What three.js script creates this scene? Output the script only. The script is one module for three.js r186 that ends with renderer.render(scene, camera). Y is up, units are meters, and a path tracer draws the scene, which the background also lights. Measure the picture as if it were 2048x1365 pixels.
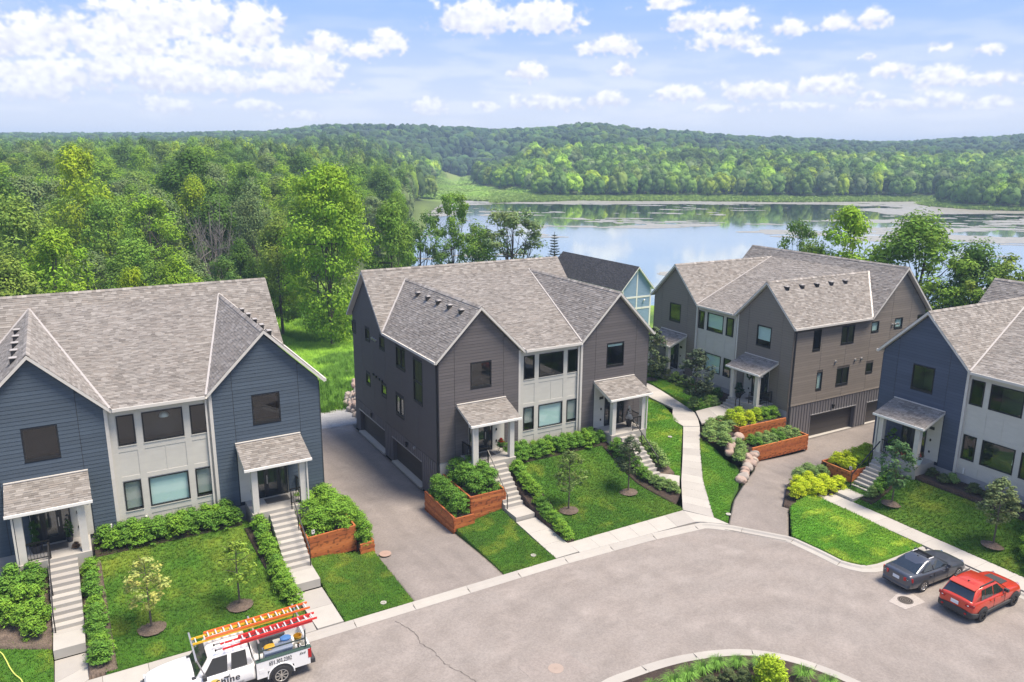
import * as THREE from 'three';
import { mergeGeometries } from 'three/addons/utils/BufferGeometryUtils.js';

// ---------- camera, sky, sun, exposure ----------
const W = 1024, H = 682, R = Math.PI / 180;
const scene = new THREE.Scene();
const camera = new THREE.PerspectiveCamera(47.69, W / H, 0.5, 9000);
const CAM = [-27.6, 21.9, 51.29];
camera.position.set(...CAM);
camera.rotation.set(-13.807 * R, -30.047 * R, 0.416 * R, 'YXZ');
scene.add(camera);
const renderer = new THREE.WebGLRenderer({ antialias: true });
renderer.setSize(W, H);
renderer.toneMapping = THREE.LinearToneMapping;
renderer.toneMappingExposure = 1.6;
renderer.shadowMap.enabled = true;
const SUN_EL = 66 * R, SUN_DIR = new THREE.Vector3(0.70 * Math.cos(SUN_EL), Math.sin(SUN_EL), 0.714 * Math.cos(SUN_EL)).normalize();
const sun = new THREE.DirectionalLight(0xfff1dd, 5);
sun.position.copy(SUN_DIR).multiplyScalar(200).add(new THREE.Vector3(0, 0, 10));
sun.target.position.set(0, 0, 10);
sun.castShadow = true; sun.shadow.radius = 42;
sun.shadow.mapSize.set(4096, 4096);
Object.assign(sun.shadow.camera, { left: -90, right: 90, top: 90, bottom: -90, near: 1, far: 500 });
scene.add(sun, sun.target);

// ---------- random and noise ----------
function rngOf(seed) { let s = seed >>> 0; return () => { s = (s + 0x6d2b79f5) >>> 0; let t = Math.imul(s ^ (s >>> 15), 1 | s); t = (t + Math.imul(t ^ (t >>> 7), 61 | t)) ^ t; return ((t ^ (t >>> 14)) >>> 0) / 4294967296; }; }
const rnd = rngOf(77);
const lerp = (a, b, t) => a + (b - a) * t, clamp = (x, a = 0, b = 1) => Math.min(b, Math.max(a, x));
const smooth = (a, b, x) => { const t = clamp((x - a) / (b - a)); return t * t * (3 - 2 * t); };
const pick = (r, a) => a[Math.floor(r() * a.length)];
function hash2(x, y, p = 0) { if (p) { x = ((x % p) + p) % p; y = ((y % p) + p) % p; } let h = Math.imul(x, 374761393) ^ Math.imul(y, 668265263); h = Math.imul(h ^ (h >>> 13), 1274126177); return ((h ^ (h >>> 16)) >>> 0) / 4294967296; }
function vnoise(x, y, p = 0) { const xi = Math.floor(x), yi = Math.floor(y), fx = x - xi, fy = y - yi, u = fx * fx * (3 - 2 * fx), v = fy * fy * (3 - 2 * fy); return lerp(lerp(hash2(xi, yi, p), hash2(xi + 1, yi, p), u), lerp(hash2(xi, yi + 1, p), hash2(xi + 1, yi + 1, p), u), v); }
function fbm(x, y, o = 4, p = 0) { let a = 0.5, s = 0, t = 0; for (let i = 0; i < o; i++) { s += a * vnoise(x, y, p); t += a; x = x * 2 + 17 * !p; y = y * 2 + 9 * !p; p *= 2; a *= 0.5; } return s / t; }

// ---------- sky: air and clouds ----------
{
  const CL = `-31.1,5.8,2.4,2.2 -28.7,6.7,1.5,1.6 -24.2,7.3,3.6,2.2 -20.9,7.6,2.3,2.1 -17.8,7.2,1.9,2.3 -25.4,6.0,3.2,1.5 -30.0,4.0,2.7,1.7 -25.3,4.6,2.4,1.8 -20.4,5.7,2.2,1.8 -22.4,4.1,4.0,1.8 -16.0,5.5,2.1,1.4 -14.1,5.0,2.3,1.6 -13.0,6.8,1.5,0.9 -16.1,4.1,4.0,1.1 -20.6,4.0,3.2,1.3 -30.4,3.2,2.0,1.2 -10.2,6.3,1.4,0.8 -8.4,7.0,1.1,1.1 -16.0,8.2,0.5,0.9 -2.7,8.4,2.6,1.9 1.8,8.5,2.6,1.9 1.1,5.2,1.2,1.0 6.8,6.8,1.9,1.0 7.6,5.4,0.9,0.7 12.0,8.3,1.6,0.9 14.6,8.3,1.8,1.1 18.2,7.8,1.1,0.9 21.2,7.9,1.3,0.9 23.4,8.1,1.0,0.9 14.4,7.1,2.3,0.9 17.2,6.5,1.0,0.4 10.3,9.6,1.8,0.6 4.6,8.5,0.4,0.4 -6.1,2.8,1.4,0.9 -2.0,2.9,1.1,0.6 2.6,3.1,2.5,0.9 6.6,3.4,1.4,0.9 11.5,3.7,2.0,0.8 16.6,3.9,2.7,1.0 21.3,4.1,1.7,1.2 25.1,5.0,1.0,0.7 27.7,4.4,1.6,1.0 30.4,4.3,1.8,0.7 28.1,3.1,1.5,0.8 30.8,2.9,1.2,0.6 25.0,3.0,2.3,0.4 19.2,3.0,2.5,0.4 14.4,2.9,1.3,0.4 27.6,6.4,0.5,0.3 30.1,6.1,0.6,0.5 23.9,3.6,0.6,0.4 23.5,6.0,0.6,0.3 -23.1,2.5,1.7,0.8 -17.5,2.8,1.3,0.5 -14.9,2.2,1.7,0.5 -20.0,3.0,0.6,0.3`.split(' ').map(s => s.split(',').map(Number));
  const NW = 4096, NH = 2048, data = new Float32Array(NW * NH * 4);
  const fwd = Math.atan2(-0.8658, 0.5004) / R;                     // azimuth of the view direction, degrees from +x toward +z
  const hor = [0.80, 0.835, 0.93], low = [0.70, 0.775, 0.94], mid = [0.33, 0.52, 0.95], zen = [0.15, 0.30, 0.74];
  for (let j = 0; j < NH; j++) {
    const el = ((j + 0.5) / NH - 0.5) * 180;
    const e = Math.max(el, 0);
    for (let i = 0; i < NW; i++) {
      const k = (j * NW + i) * 4;
      const az = ((i + 0.5) / NW - 0.5) * 360;
      let c = [0, 0, 0];
      const t1 = smooth(0, 4.5, e), t2 = smooth(1.5, 11, e), t3 = smooth(13, 60, e);
      for (let q = 0; q < 3; q++) c[q] = lerp(lerp(lerp(hor[q], low[q], t1), mid[q], t2), zen[q], t3);
      if (el > 0.2) {
        let a = az - fwd; while (a > 180) a -= 360; while (a < -180) a += 360;
        let d = 0, sh = 0;
        if (Math.abs(a) < 40 && el < 14) {
          const n1 = fbm(a * 0.9 + 100, el * 1.5 + 40, 6), n2 = fbm(a * 2.6 + 50, el * 3.6 + 11, 5), n3 = fbm(a * 7 + 9, el * 9 + 3, 4);
          const wx = (n1 - 0.5) * 1.5, wy = (n2 - 0.5) * 0.75;
          for (const b of CL) {
            const u = (a + wx - b[0]) / (b[2] * 1.25); if (u > 1.4 || u < -1.4) continue;
            const v = (el + wy - b[1]) / (b[3] * 1.2); if (v > 1.5 || v < -0.45) continue;
            const up = v > 0 ? v : v * -3.2;
            const f = 1 - Math.sqrt(u * u + up * up) + (n2 - 0.5) * 0.95 + (n1 - 0.5) * 0.6 + (n3 - 0.5) * 0.3;
            const g = smooth(-0.04, 0.40, f);
            if (g > 0) { const lit = clamp(0.28 + v * 1.15 + (n2 - 0.5) * 1.1 + (n3 - 0.5) * 0.2); sh = lerp(sh, lit, g * (1 - d * 0.3)); d = d + g * (1 - d); }
          }
          // thin veil toward the horizon
          const veil = smooth(0.42, 0.75, fbm(a * 0.25 + 7, el * 1.3 + 3, 5)) * 0.4 * smooth(12, 2, el);
          d = Math.max(d, veil); if (veil >= d) sh = Math.max(sh, 0.8);
        }
        if (el > 9 || Math.abs(a) > 34) {
          const w = Math.max(smooth(9, 14, el), smooth(33, 40, Math.abs(a)));
          const rr = 1 / Math.tan(Math.max(el, 3) * R), X = Math.cos(az * R) * rr, Y = Math.sin(az * R) * rr;
          const n = fbm(X * 2.2 + 31, Y * 2.2 + 17, 5);
          const g = smooth(0.53, 0.66, n) * w * smooth(2, 7, el);
          if (g > d) { d = g; sh = 0.75; }
        }
        const wt = [lerp(0.72, 1.05, sh), lerp(0.745, 1.05, sh), lerp(0.88, 1.05, sh)];
        const hz = smooth(0.5, 4.5, el), o = d * lerp(0.5, 1, hz);
        for (let q = 0; q < 3; q++) c[q] = lerp(c[q], wt[q], o);
      }
      if (el < 0) for (let q = 0; q < 3; q++) c[q] = lerp(hor[q], [0.16, 0.19, 0.13][q], smooth(0, -6, el));
      data[k] = c[0]; data[k + 1] = c[1]; data[k + 2] = c[2]; data[k + 3] = 1;
    }
  }
  const sky = new THREE.DataTexture(data, NW, NH, THREE.RGBAFormat, THREE.FloatType);
  sky.mapping = THREE.EquirectangularReflectionMapping;
  sky.magFilter = sky.minFilter = THREE.LinearFilter; sky.needsUpdate = true;
  scene.background = sky; scene.environment = sky;
  scene.backgroundIntensity = 0.7; scene.environmentIntensity = 0.7;
}
scene.fog = new THREE.FogExp2(0xb4d0f2, 0.00038);

// ---------- names, labels ----------
const used = new Map();
function numbered(n) { const k = used.get(n) || 0; used.set(n, k + 1); return k ? `${n}_${String(k).padStart(3, '0')}` : n; }
function thing(name, label, category, pos = [0, 0, 0], turn = 0, group, kind) {
  const o = new THREE.Group(); o.name = numbered(name); scene.add(o); o.position.set(...pos); o.rotation.y = turn;
  o.userData = { label, category }; if (group) o.userData.group = group; if (kind) o.userData.kind = kind; return o;
}
function solo(name, geo, mat, label, category, group, kind) {
  const o = new THREE.Mesh(geo, mat); o.name = numbered(name); scene.add(o);
  o.userData = { label, category }; if (group) o.userData.group = group; if (kind) o.userData.kind = kind; return o;
}
function part(name, geo, mat, parent, kind, label) {
  const m = new THREE.Mesh(geo, mat); parent.add(m); m.name = name;
  if (kind) m.userData.kind = kind; if (label) m.userData.label = label; return m;
}
function copyOf(src, pos, turn, scale, label, group, name) {
  const c = src.clone(); c.userData = { ...src.userData }; c.name = numbered(name || src.userData.base || src.name.replace(/_\d+$/, '')); scene.add(c);
  c.position.set(...pos); c.rotation.y = turn; if (scale) c.scale.set(...(Array.isArray(scale) ? scale : [scale, scale, scale]));
  if (label) c.userData.label = label; if (group) c.userData.group = group; return c;
}

// ---------- geometry collector ----------
const V = (x, y, z) => new THREE.Vector3(x, y, z);
class MB {
  constructor(colored) { this.p = []; this.n = []; this.u = []; this.c = colored ? [] : null; this.col = [1, 1, 1]; this.m = null; }
  v(p, n) { this.p.push(p[0], p[1], p[2]); this.n.push(n[0], n[1], n[2]);
    const ax = Math.abs(n[0]), ay = Math.abs(n[1]), az = Math.abs(n[2]);
    if (ay >= ax && ay >= az) this.u.push(p[0], p[2]); else if (ax > az) this.u.push(p[2], p[1]); else this.u.push(p[0], p[1]);
    if (this.c) this.c.push(...this.col); }
  tri(a, b, c) {
    const ux = b[0] - a[0], uy = b[1] - a[1], uz = b[2] - a[2], wx = c[0] - a[0], wy = c[1] - a[1], wz = c[2] - a[2];
    let n = [uy * wz - uz * wy, uz * wx - ux * wz, ux * wy - uy * wx]; const l = Math.hypot(...n) || 1; n = n.map(x => x / l);
    this.v(a, n); this.v(b, n); this.v(c, n); return this; }
  quad(a, b, c, d) { this.tri(a, b, c); this.tri(a, c, d); return this; }
  box(x0, x1, y0, y1, z0, z1) {
    const A = [x0, y0, z0], B = [x1, y0, z0], C = [x1, y1, z0], D = [x0, y1, z0], E = [x0, y0, z1], F = [x1, y0, z1], G = [x1, y1, z1], I = [x0, y1, z1];
    return this.quad(E, F, G, I).quad(B, A, D, C).quad(F, B, C, G).quad(A, E, I, D).quad(I, G, C, D).quad(A, B, F, E); }
  // polygon (counter-clockwise seen from outside) thickened along -off
  prism(poly, off) {
    const q = poly.map(p => [p[0] - off[0], p[1] - off[1], p[2] - off[2]]), n = poly.length;
    const fan = (P, flip) => { const f3 = faces(P); for (const t of f3) flip ? this.tri(P[t[0]], P[t[2]], P[t[1]]) : this.tri(P[t[0]], P[t[1]], P[t[2]]); };
    fan(poly, false); fan(q, true);
    for (let i = 0; i < n; i++) { const j = (i + 1) % n; this.quad(poly[i], q[i], q[j], poly[j]); } return this; }
  bar(a, b, w, h) {
    const d = V(b[0] - a[0], b[1] - a[1], b[2] - a[2]).normalize();
    let s = V(0, 1, 0).cross(d); if (s.length() < 1e-3) s = V(1, 0, 0); s.normalize(); const t = d.clone().cross(s).normalize();
    const k = (p, i, j) => [p[0] + s.x * w / 2 * i + t.x * h / 2 * j, p[1] + s.y * w / 2 * i + t.y * h / 2 * j, p[2] + s.z * w / 2 * i + t.z * h / 2 * j];
    const A = [k(a, -1, -1), k(a, 1, -1), k(a, 1, 1), k(a, -1, 1)], B = [k(b, -1, -1), k(b, 1, -1), k(b, 1, 1), k(b, -1, 1)];
    for (let i = 0; i < 4; i++) { const j = (i + 1) % 4; this.quad(A[i], A[j], B[j], B[i]); }
    return this.quad(A[3], A[2], A[1], A[0]).quad(B[0], B[1], B[2], B[3]); }
  tube(a, b, r0, r1 = r0, n = 8, caps = true) {
    const d = V(b[0] - a[0], b[1] - a[1], b[2] - a[2]).normalize(); const s = Math.abs(d.y) > 0.9 ? V(1, 0, 0) : V(0, 1, 0); s.cross(d).normalize(); const t = d.clone().cross(s);
    const k = (p, r, i) => { const A = i / n * Math.PI * 2, c = Math.cos(A) * r, e = Math.sin(A) * r; return [p[0] + s.x * c + t.x * e, p[1] + s.y * c + t.y * e, p[2] + s.z * c + t.z * e]; };
    for (let i = 0; i < n; i++) { this.quad(k(a, r0, i), k(a, r0, i + 1), k(b, r1, i + 1), k(b, r1, i)); if (caps) { this.tri(b, k(b, r1, i), k(b, r1, i + 1)); this.tri(a, k(a, r0, i + 1), k(a, r0, i)); } } return this; }
  path(pts, r, n = 6) { for (let i = 0; i + 1 < pts.length; i++) this.tube(pts[i], pts[i + 1], r, r, n); return this; }
  geo(g, m) { const h = g.index ? g.toNonIndexed() : g.clone(); if (m) h.applyMatrix4(m); const P = h.attributes.position, N = h.attributes.normal; for (let i = 0; i < P.count; i++) this.v([P.getX(i), P.getY(i), P.getZ(i)], [N.getX(i), N.getY(i), N.getZ(i)]); return this; }
  build() { const g = new THREE.BufferGeometry(); g.setAttribute('position', new THREE.Float32BufferAttribute(this.p, 3)); g.setAttribute('normal', new THREE.Float32BufferAttribute(this.n, 3)); g.setAttribute('uv', new THREE.Float32BufferAttribute(this.u, 2)); if (this.c) g.setAttribute('color', new THREE.Float32BufferAttribute(this.c, 3)); return g; }
}
function faces(P) { // triangulate a planar polygon in space
  if (P.length === 3) return [[0, 1, 2]];
  const n = V(0, 0, 0); for (let i = 0; i < P.length; i++) { const a = P[i], b = P[(i + 1) % P.length]; n.x += (a[1] - b[1]) * (a[2] + b[2]); n.y += (a[2] - b[2]) * (a[0] + b[0]); n.z += (a[0] - b[0]) * (a[1] + b[1]); } n.normalize();
  const s = Math.abs(n.y) > 0.9 ? V(1, 0, 0) : V(0, 1, 0); s.cross(n).normalize(); const t = n.clone().cross(s);
  const Q = P.map(p => new THREE.Vector2(p[0] * s.x + p[1] * s.y + p[2] * s.z, p[0] * t.x + p[1] * t.y + p[2] * t.z));
  return THREE.ShapeUtils.triangulateShape(Q, []);
}
const boxG = (...a) => new MB().box(...a).build();

// ---------- textures and materials ----------
function tex(n, size, fn, srgb = true) { // fn(u, v in 0..1) -> linear [r,g,b] in 0..1
  const d = new Uint8Array(n * n * 4);
  for (let j = 0; j < n; j++) for (let i = 0; i < n; i++) { const c = fn(i / n, j / n, i, j), k = (j * n + i) * 4; for (let q = 0; q < 3; q++) d[k + q] = Math.round((srgb ? Math.pow(clamp(c[q]), 1 / 2.2) : clamp(c[q])) * 255); d[k + 3] = 255; }
  const t = new THREE.DataTexture(d, n, n, THREE.RGBAFormat); t.wrapS = t.wrapT = THREE.RepeatWrapping; t.magFilter = THREE.LinearFilter; t.minFilter = THREE.LinearMipmapLinearFilter; t.generateMipmaps = true;
  t.repeat.set(1 / size, 1 / size); if (srgb) t.colorSpace = THREE.SRGBColorSpace; t.needsUpdate = true; return t;
}
const g3 = x => [x, x, x];
const tAsphalt = tex(1024, 6, (u, v, i, j) => { const s = hash2(i, j), f = fbm(u * 8, v * 8, 5, 8), g = fbm(u * 90, v * 90, 2, 90); return g3(0.80 + 0.16 * (f - 0.5) + 0.24 * (g - 0.5) + (s > 0.94 ? 0.14 : s < 0.07 ? -0.14 : (s - 0.5) * 0.12)); });
const tConcrete = tex(512, 3, (u, v, i, j) => g3(0.90 + 0.14 * (fbm(u * 6, v * 6, 5, 6) - 0.5) + (hash2(i, j) - 0.5) * 0.05));
const tGrass = tex(1024, 7, (u, v, i, j) => { const f = fbm(u * 7, v * 7, 4, 7), g = fbm(u * 70 + 4, v * 28, 3, 140), s = hash2(i, j); const y = smooth(0.5, 0.75, fbm(u * 11 + 3, v * 11, 4, 11)); const b = 0.72 + 0.5 * (g - 0.5) + 0.3 * (f - 0.5) + (s - 0.5) * 0.22; return [b * (0.96 + 0.14 * y), b, b * (0.95 - 0.1 * y)]; });
const tMulch = tex(512, 2, (u, v, i, j) => { const g = fbm(u * 60, v * 60, 2, 60), f = fbm(u * 9, v * 9, 3, 9), s = hash2(i >> 1, j >> 1); return g3(0.55 + 0.6 * (g - 0.5) + 0.3 * (f - 0.5) + (s > 0.9 ? 0.3 : 0)); });
const tGravel = tex(512, 3, (u, v, i, j) => g3(0.78 + 0.5 * (vnoise(u * 110, v * 110, 110) - 0.5) + 0.2 * (fbm(u * 8, v * 8, 3, 8) - 0.5)));
const tWood = tex(512, 1.6, (u, v) => { const g = fbm(u * 3, v * 60, 4, 60), k = fbm(u * 5 + 2, v * 7, 3, 35), kn = smooth(0.72, 0.8, vnoise(u * 9, v * 14, 126)); return g3(0.86 + 0.45 * (g - 0.5) + 0.3 * (k - 0.5) - kn * 0.4); });
const tFine = tex(512, 2.4, (u, v, i, j) => g3(0.92 + 0.1 * (fbm(u * 5, v * 16, 4, 80) - 0.5) + (hash2(i, j) - 0.5) * 0.05));
const lin = a => new THREE.Color().setRGB(...a);
function M(c, rough = 0.85, o = {}) { const { phys, ...q } = o; return new (phys ? THREE.MeshPhysicalMaterial : THREE.MeshStandardMaterial)({ color: lin(c), roughness: rough, ...q }); }
const X = {
  trim: M([0.60, 0.575, 0.535], 0.6, { map: tFine }), white: M([0.78, 0.77, 0.74], 0.55, { map: tFine }), bay: M([0.54, 0.525, 0.48], 0.7, { map: tFine }),
  black: M([0.012, 0.013, 0.015], 0.45), iron: M([0.012, 0.012, 0.013], 0.4, { metalness: 0.3 }), dark: M([0.03, 0.03, 0.032], 0.6),
  concrete: M([0.395, 0.375, 0.345], 0.9, { map: tConcrete }), concrete2: M([0.425, 0.405, 0.372], 0.9, { map: tConcrete }), concrete3: M([0.37, 0.35, 0.325], 0.9, { map: tConcrete }),
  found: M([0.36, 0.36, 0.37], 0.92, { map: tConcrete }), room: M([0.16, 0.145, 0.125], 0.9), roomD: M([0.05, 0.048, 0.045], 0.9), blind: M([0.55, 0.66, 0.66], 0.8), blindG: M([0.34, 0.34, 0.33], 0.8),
  glass: new THREE.MeshPhysicalMaterial({ color: lin([0.86, 0.95, 0.93]), roughness: 0.02, transmission: 1, thickness: 0, ior: 1.75 }),
  wood: [[0.50, 0.155, 0.042], [0.44, 0.13, 0.036], [0.55, 0.18, 0.052], [0.38, 0.105, 0.03]].map(c => M(c, 0.7, { map: tWood })),
  mulch: M([0.085, 0.058, 0.045], 1, { map: tMulch, bumpMap: tMulch, bumpScale: 0.03 }), mulchL: M([0.22, 0.165, 0.13], 1, { map: tMulch, bumpMap: tMulch, bumpScale: 0.03 }), gravel: M([0.40, 0.40, 0.40], 1, { map: tGravel, bumpMap: tGravel, bumpScale: 0.02 }),
  door: M([0.014, 0.017, 0.022], 0.4), metal: M([0.45, 0.45, 0.46], 0.4, { metalness: 0.6 }), flash: M([0.42, 0.395, 0.375], 0.5, { metalness: 0.2 }),
};
// ---------- terrain ----------
const FX = 0.5007, FZ = -0.8656;                                   // level view direction; s = to the right, d = ahead
const toSD = (x, z) => { const a = x - CAM[0], b = z - CAM[2]; return [-a * FZ + b * FX, a * FX + b * FZ]; };
const fromSD = (s, d) => [CAM[0] - s * FZ + d * FX, CAM[2] + s * FX + d * FZ];
const LAKE = -4.5;
const DR = [60, 80, 100, 130, 200, 300, 400, 470, 540, 600, 800, 1000, 1300, 1800, 2600, 6000];
const TB = [
  [-0.95, [-1, -2, -3, -2, 1, 7, 7, 7, 9, 11, 17, 23, 29, 33, 36, 36]],
  [-0.663, [-1, -2, -3, -2, 1, 7, 7, 7, 9, 11, 17, 23, 29, 33, 36, 36]],
  [-0.50, [-1, -2, -3, -2.5, 1, 8, 8, 7, 9, 11, 17, 24, 31, 35, 37, 36]],
  [-0.34, [-1, -2, -3, -3, 0, 9, 9, 8, 10, 13, 20, 28, 34, 37, 38, 36]],
  [-0.21, [-1, -2.2, -3.4, -4.1, -3, 3, 6, 8, 11, 14, 27, 38, 43, 44, 44, 40]],
  [-0.12, [-1, -2.3, -3.6, -4.6, -5, -4.3, -3.8, -3.4, -2, 0, 14, 38, 43, 44, 44, 40]],
  [-0.07, [-1, -2.3, -3.6, -5, -6, -5.5, -5, -4.35, -4.2, -4.2, -4, 36, 42, 44, 44, 40]],
  [-0.02, [-1, -2.3, -3.6, -5, -6, -6, -5, -4.3, -4, -3.5, 2, 34, 40, 42, 42, 40]],
  [0.03, [-1, -2.3, -3.6, -5.2, -6, -6, -5.4, -3.6, 3, 8, 20, 36, 42, 44, 42, 40]],
  [0.09, [-1, -2.3, -3.6, -5.4, -6, -6, -6, -3.9, 4, 10, 24, 42, 44, 44, 42, 40]],
  [0.20, [-1, -2.3, -3.6, -5.5, -6, -6, -6, -3.9, 3, 8, 20, 34, 36, 36, 36, 36]],
  [0.31, [-1, -2.3, -3.6, -5.5, -6, -6, -6, -3.9, 3, 7, 16, 27, 30, 30, 30, 30]],
  [0.47, [-1, -2.3, -3.6, -5.5, -6, -6, -6, -4.3, 2, 6, 13, 21, 26, 28, 28, 28]],
  [0.57, [-1, -2.3, -3.6, -5.3, -6, -6, -6, -4.6, 0, 5, 15, 27, 32, 34, 32, 30]],
  [0.66, [-1, -2.3, -3.6, -5.2, -6, -6, -5.8, -4.4, 0, 6, 18, 33, 38, 40, 38, 34]],
  [1.0, [-1, -2.3, -3.4, -4.8, -5.6, -5.6, -5, -3, 2, 8, 20, 33, 38, 40, 38, 34]],
];
const rowAt = (row, d) => { if (d <= DR[0]) return row[0]; for (let i = 1; i < DR.length; i++) if (d <= DR[i]) { const t = (d - DR[i - 1]) / (DR[i] - DR[i - 1]); return lerp(row[i - 1], row[i], t * t * (3 - 2 * t) * 0.5 + t * 0.5); } return row[DR.length - 1]; };
function T(x, z) {
  const [s, d] = toSD(x, z), r = Math.hypot(s, d);
  let t = d > 1 ? clamp(s / d, -1, 1) : (s < 0 ? -1 : 1), h = 0;
  for (let i = 1; i < TB.length; i++) if (t <= TB[i][0] || i === TB.length - 1) { const a = clamp((t - TB[i - 1][0]) / (TB[i][0] - TB[i - 1][0])); const w = a * a * (3 - 2 * a); h = lerp(rowAt(TB[i - 1][1], Math.max(d, r * 0.7)), rowAt(TB[i][1], Math.max(d, r * 0.7)), w); break; }
  const bx = fromSD(0.615 * 408, 408); const db = Math.hypot(x - bx[0], z - bx[1]); h += 2.6 * smooth(46, 14, db);
  if (r > 120) h += (fbm(x * 0.012, z * 0.012, 3) - 0.5) * smooth(120, 400, r) * (h > -3 ? 3 : 0.8);
  // ground behind the houses falls to the meadow
  if (z < 5 && z > -60 && x > -20 && x < 60) { h = Math.max(h, lerp(-0.75, -3.6, smooth(-14, -58, z))); }
  const dev = smooth(6, 0, Math.max(-70 - x, x - 21, -8.5 - z, 0)); h = lerp(h, -1.4, dev);
  const dv2 = smooth(8, 0, Math.max(18 - x, x - 45, -8 - z, z - 75, 0)); h = lerp(h, Math.min(h, -1.4), dv2);
  return h;
}
const cForest = [0.030, 0.052, 0.012], cMead = [0.24, 0.40, 0.045], cMarsh = [0.24, 0.38, 0.07], cMud = [0.075, 0.055, 0.04];
function inMarsh(s, d) { const t = s / d; return (d > 430 && d < 800 && t > lerp(-0.135, -0.095, smooth(430, 700, d)) && t < lerp(0.035, -0.045, smooth(440, 620, d))); }
{
  const rad = [0]; for (let i = 0; i < 120; i++) rad.push(6 * Math.pow(1.0565, i)); rad.push(6500);
  const NA = 260, pos = [], col = [], idx = [];
  for (const r of rad) for (let i = 0; i <= NA; i++) {
    const a = i / NA * Math.PI * 2, x = CAM[0] + r * Math.cos(a), z = CAM[2] + r * Math.sin(a), y = T(x, z), [s, d] = toSD(x, z);
    pos.push(x, y, z);
    let c = cForest; const n = fbm(x * 0.08, z * 0.08, 4);
    const shore = smooth(-3.2, -4.2, y) * smooth(-5.2, -4.4, y);
    if (d > 60 && inMarsh(s, d)) c = cMarsh.map((q, k) => lerp(q, [0.24, 0.27, 0.09][k], smooth(0.45, 0.7, n)));
    else if (d < 150 && x > -14 && z < -10) c = cMead.map((q, k) => lerp(q, [0.07, 0.15, 0.02][k], smooth(0.4, 0.62, n)));
    else if (shore > 0 && r > 150) c = cForest.map((q, k) => lerp(q, [0.16, 0.23, 0.05][k], shore));
    if (y < LAKE + 0.15 && r < 150) c = cMud;
    col.push(...c);
  }
  for (let j = 0; j + 1 < rad.length; j++) for (let i = 0; i < NA; i++) { const a = j * (NA + 1) + i, b = a + NA + 1; idx.push(a, a + 1, b, b, a + 1, b + 1); }
  const g = new THREE.BufferGeometry(); g.setAttribute('position', new THREE.Float32BufferAttribute(pos, 3)); g.setAttribute('color', new THREE.Float32BufferAttribute(col, 3));
  g.setAttribute('uv', new THREE.Float32BufferAttribute(pos.filter((_, i) => i % 3 !== 1), 2)); g.setIndex(idx); g.computeVertexNormals();
  const m = new THREE.MeshStandardMaterial({ vertexColors: true, roughness: 1, map: tGrass }); m.side = THREE.DoubleSide;
  solo('ground', g, m, 'rolling green ground that falls from the houses to the lake and rises in hills behind', 'ground', null, 'structure');
}
// lake
{
  const g = new THREE.PlaneGeometry(1500, 1500, 150, 150).rotateX(-Math.PI / 2); const [cx, cz] = fromSD(120, 480); g.translate(cx, LAKE, cz);
  const bump = tex(512, 9, (u, v) => g3(fbm(u * 9, v * 9, 4, 9)), false);
  const uv = g.attributes.uv, p = g.attributes.position; for (let i = 0; i < uv.count; i++) uv.setXY(i, p.getX(i), p.getZ(i));
  const wc = []; for (let i = 0; i < p.count; i++) { const [s, d] = toSD(p.getX(i), p.getZ(i)); const deep = smooth(300, 255, d - 40 * s / Math.max(d, 1) + 30 * (fbm(p.getX(i) * 0.02, p.getZ(i) * 0.02, 3) - 0.5)); wc.push(...[0.03, 0.045, 0.035].map((q, k) => lerp(q, [0.205, 0.28, 0.27][k], deep))); } g.setAttribute('color', new THREE.Float32BufferAttribute(wc, 3));  // weight of pale near water; far tone holds painted tree reflections and weeds
  solo('lake', g, new THREE.MeshPhysicalMaterial({ vertexColors: true, roughness: 0.06, ior: 1.45, specularIntensity: 1, clearcoat: 1, clearcoatRoughness: 0.04, bumpMap: bump, bumpScale: 0.012 }), 'calm pale blue lake behind the houses reflecting the wooded far shore', 'lake', null, 'structure');
}
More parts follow.
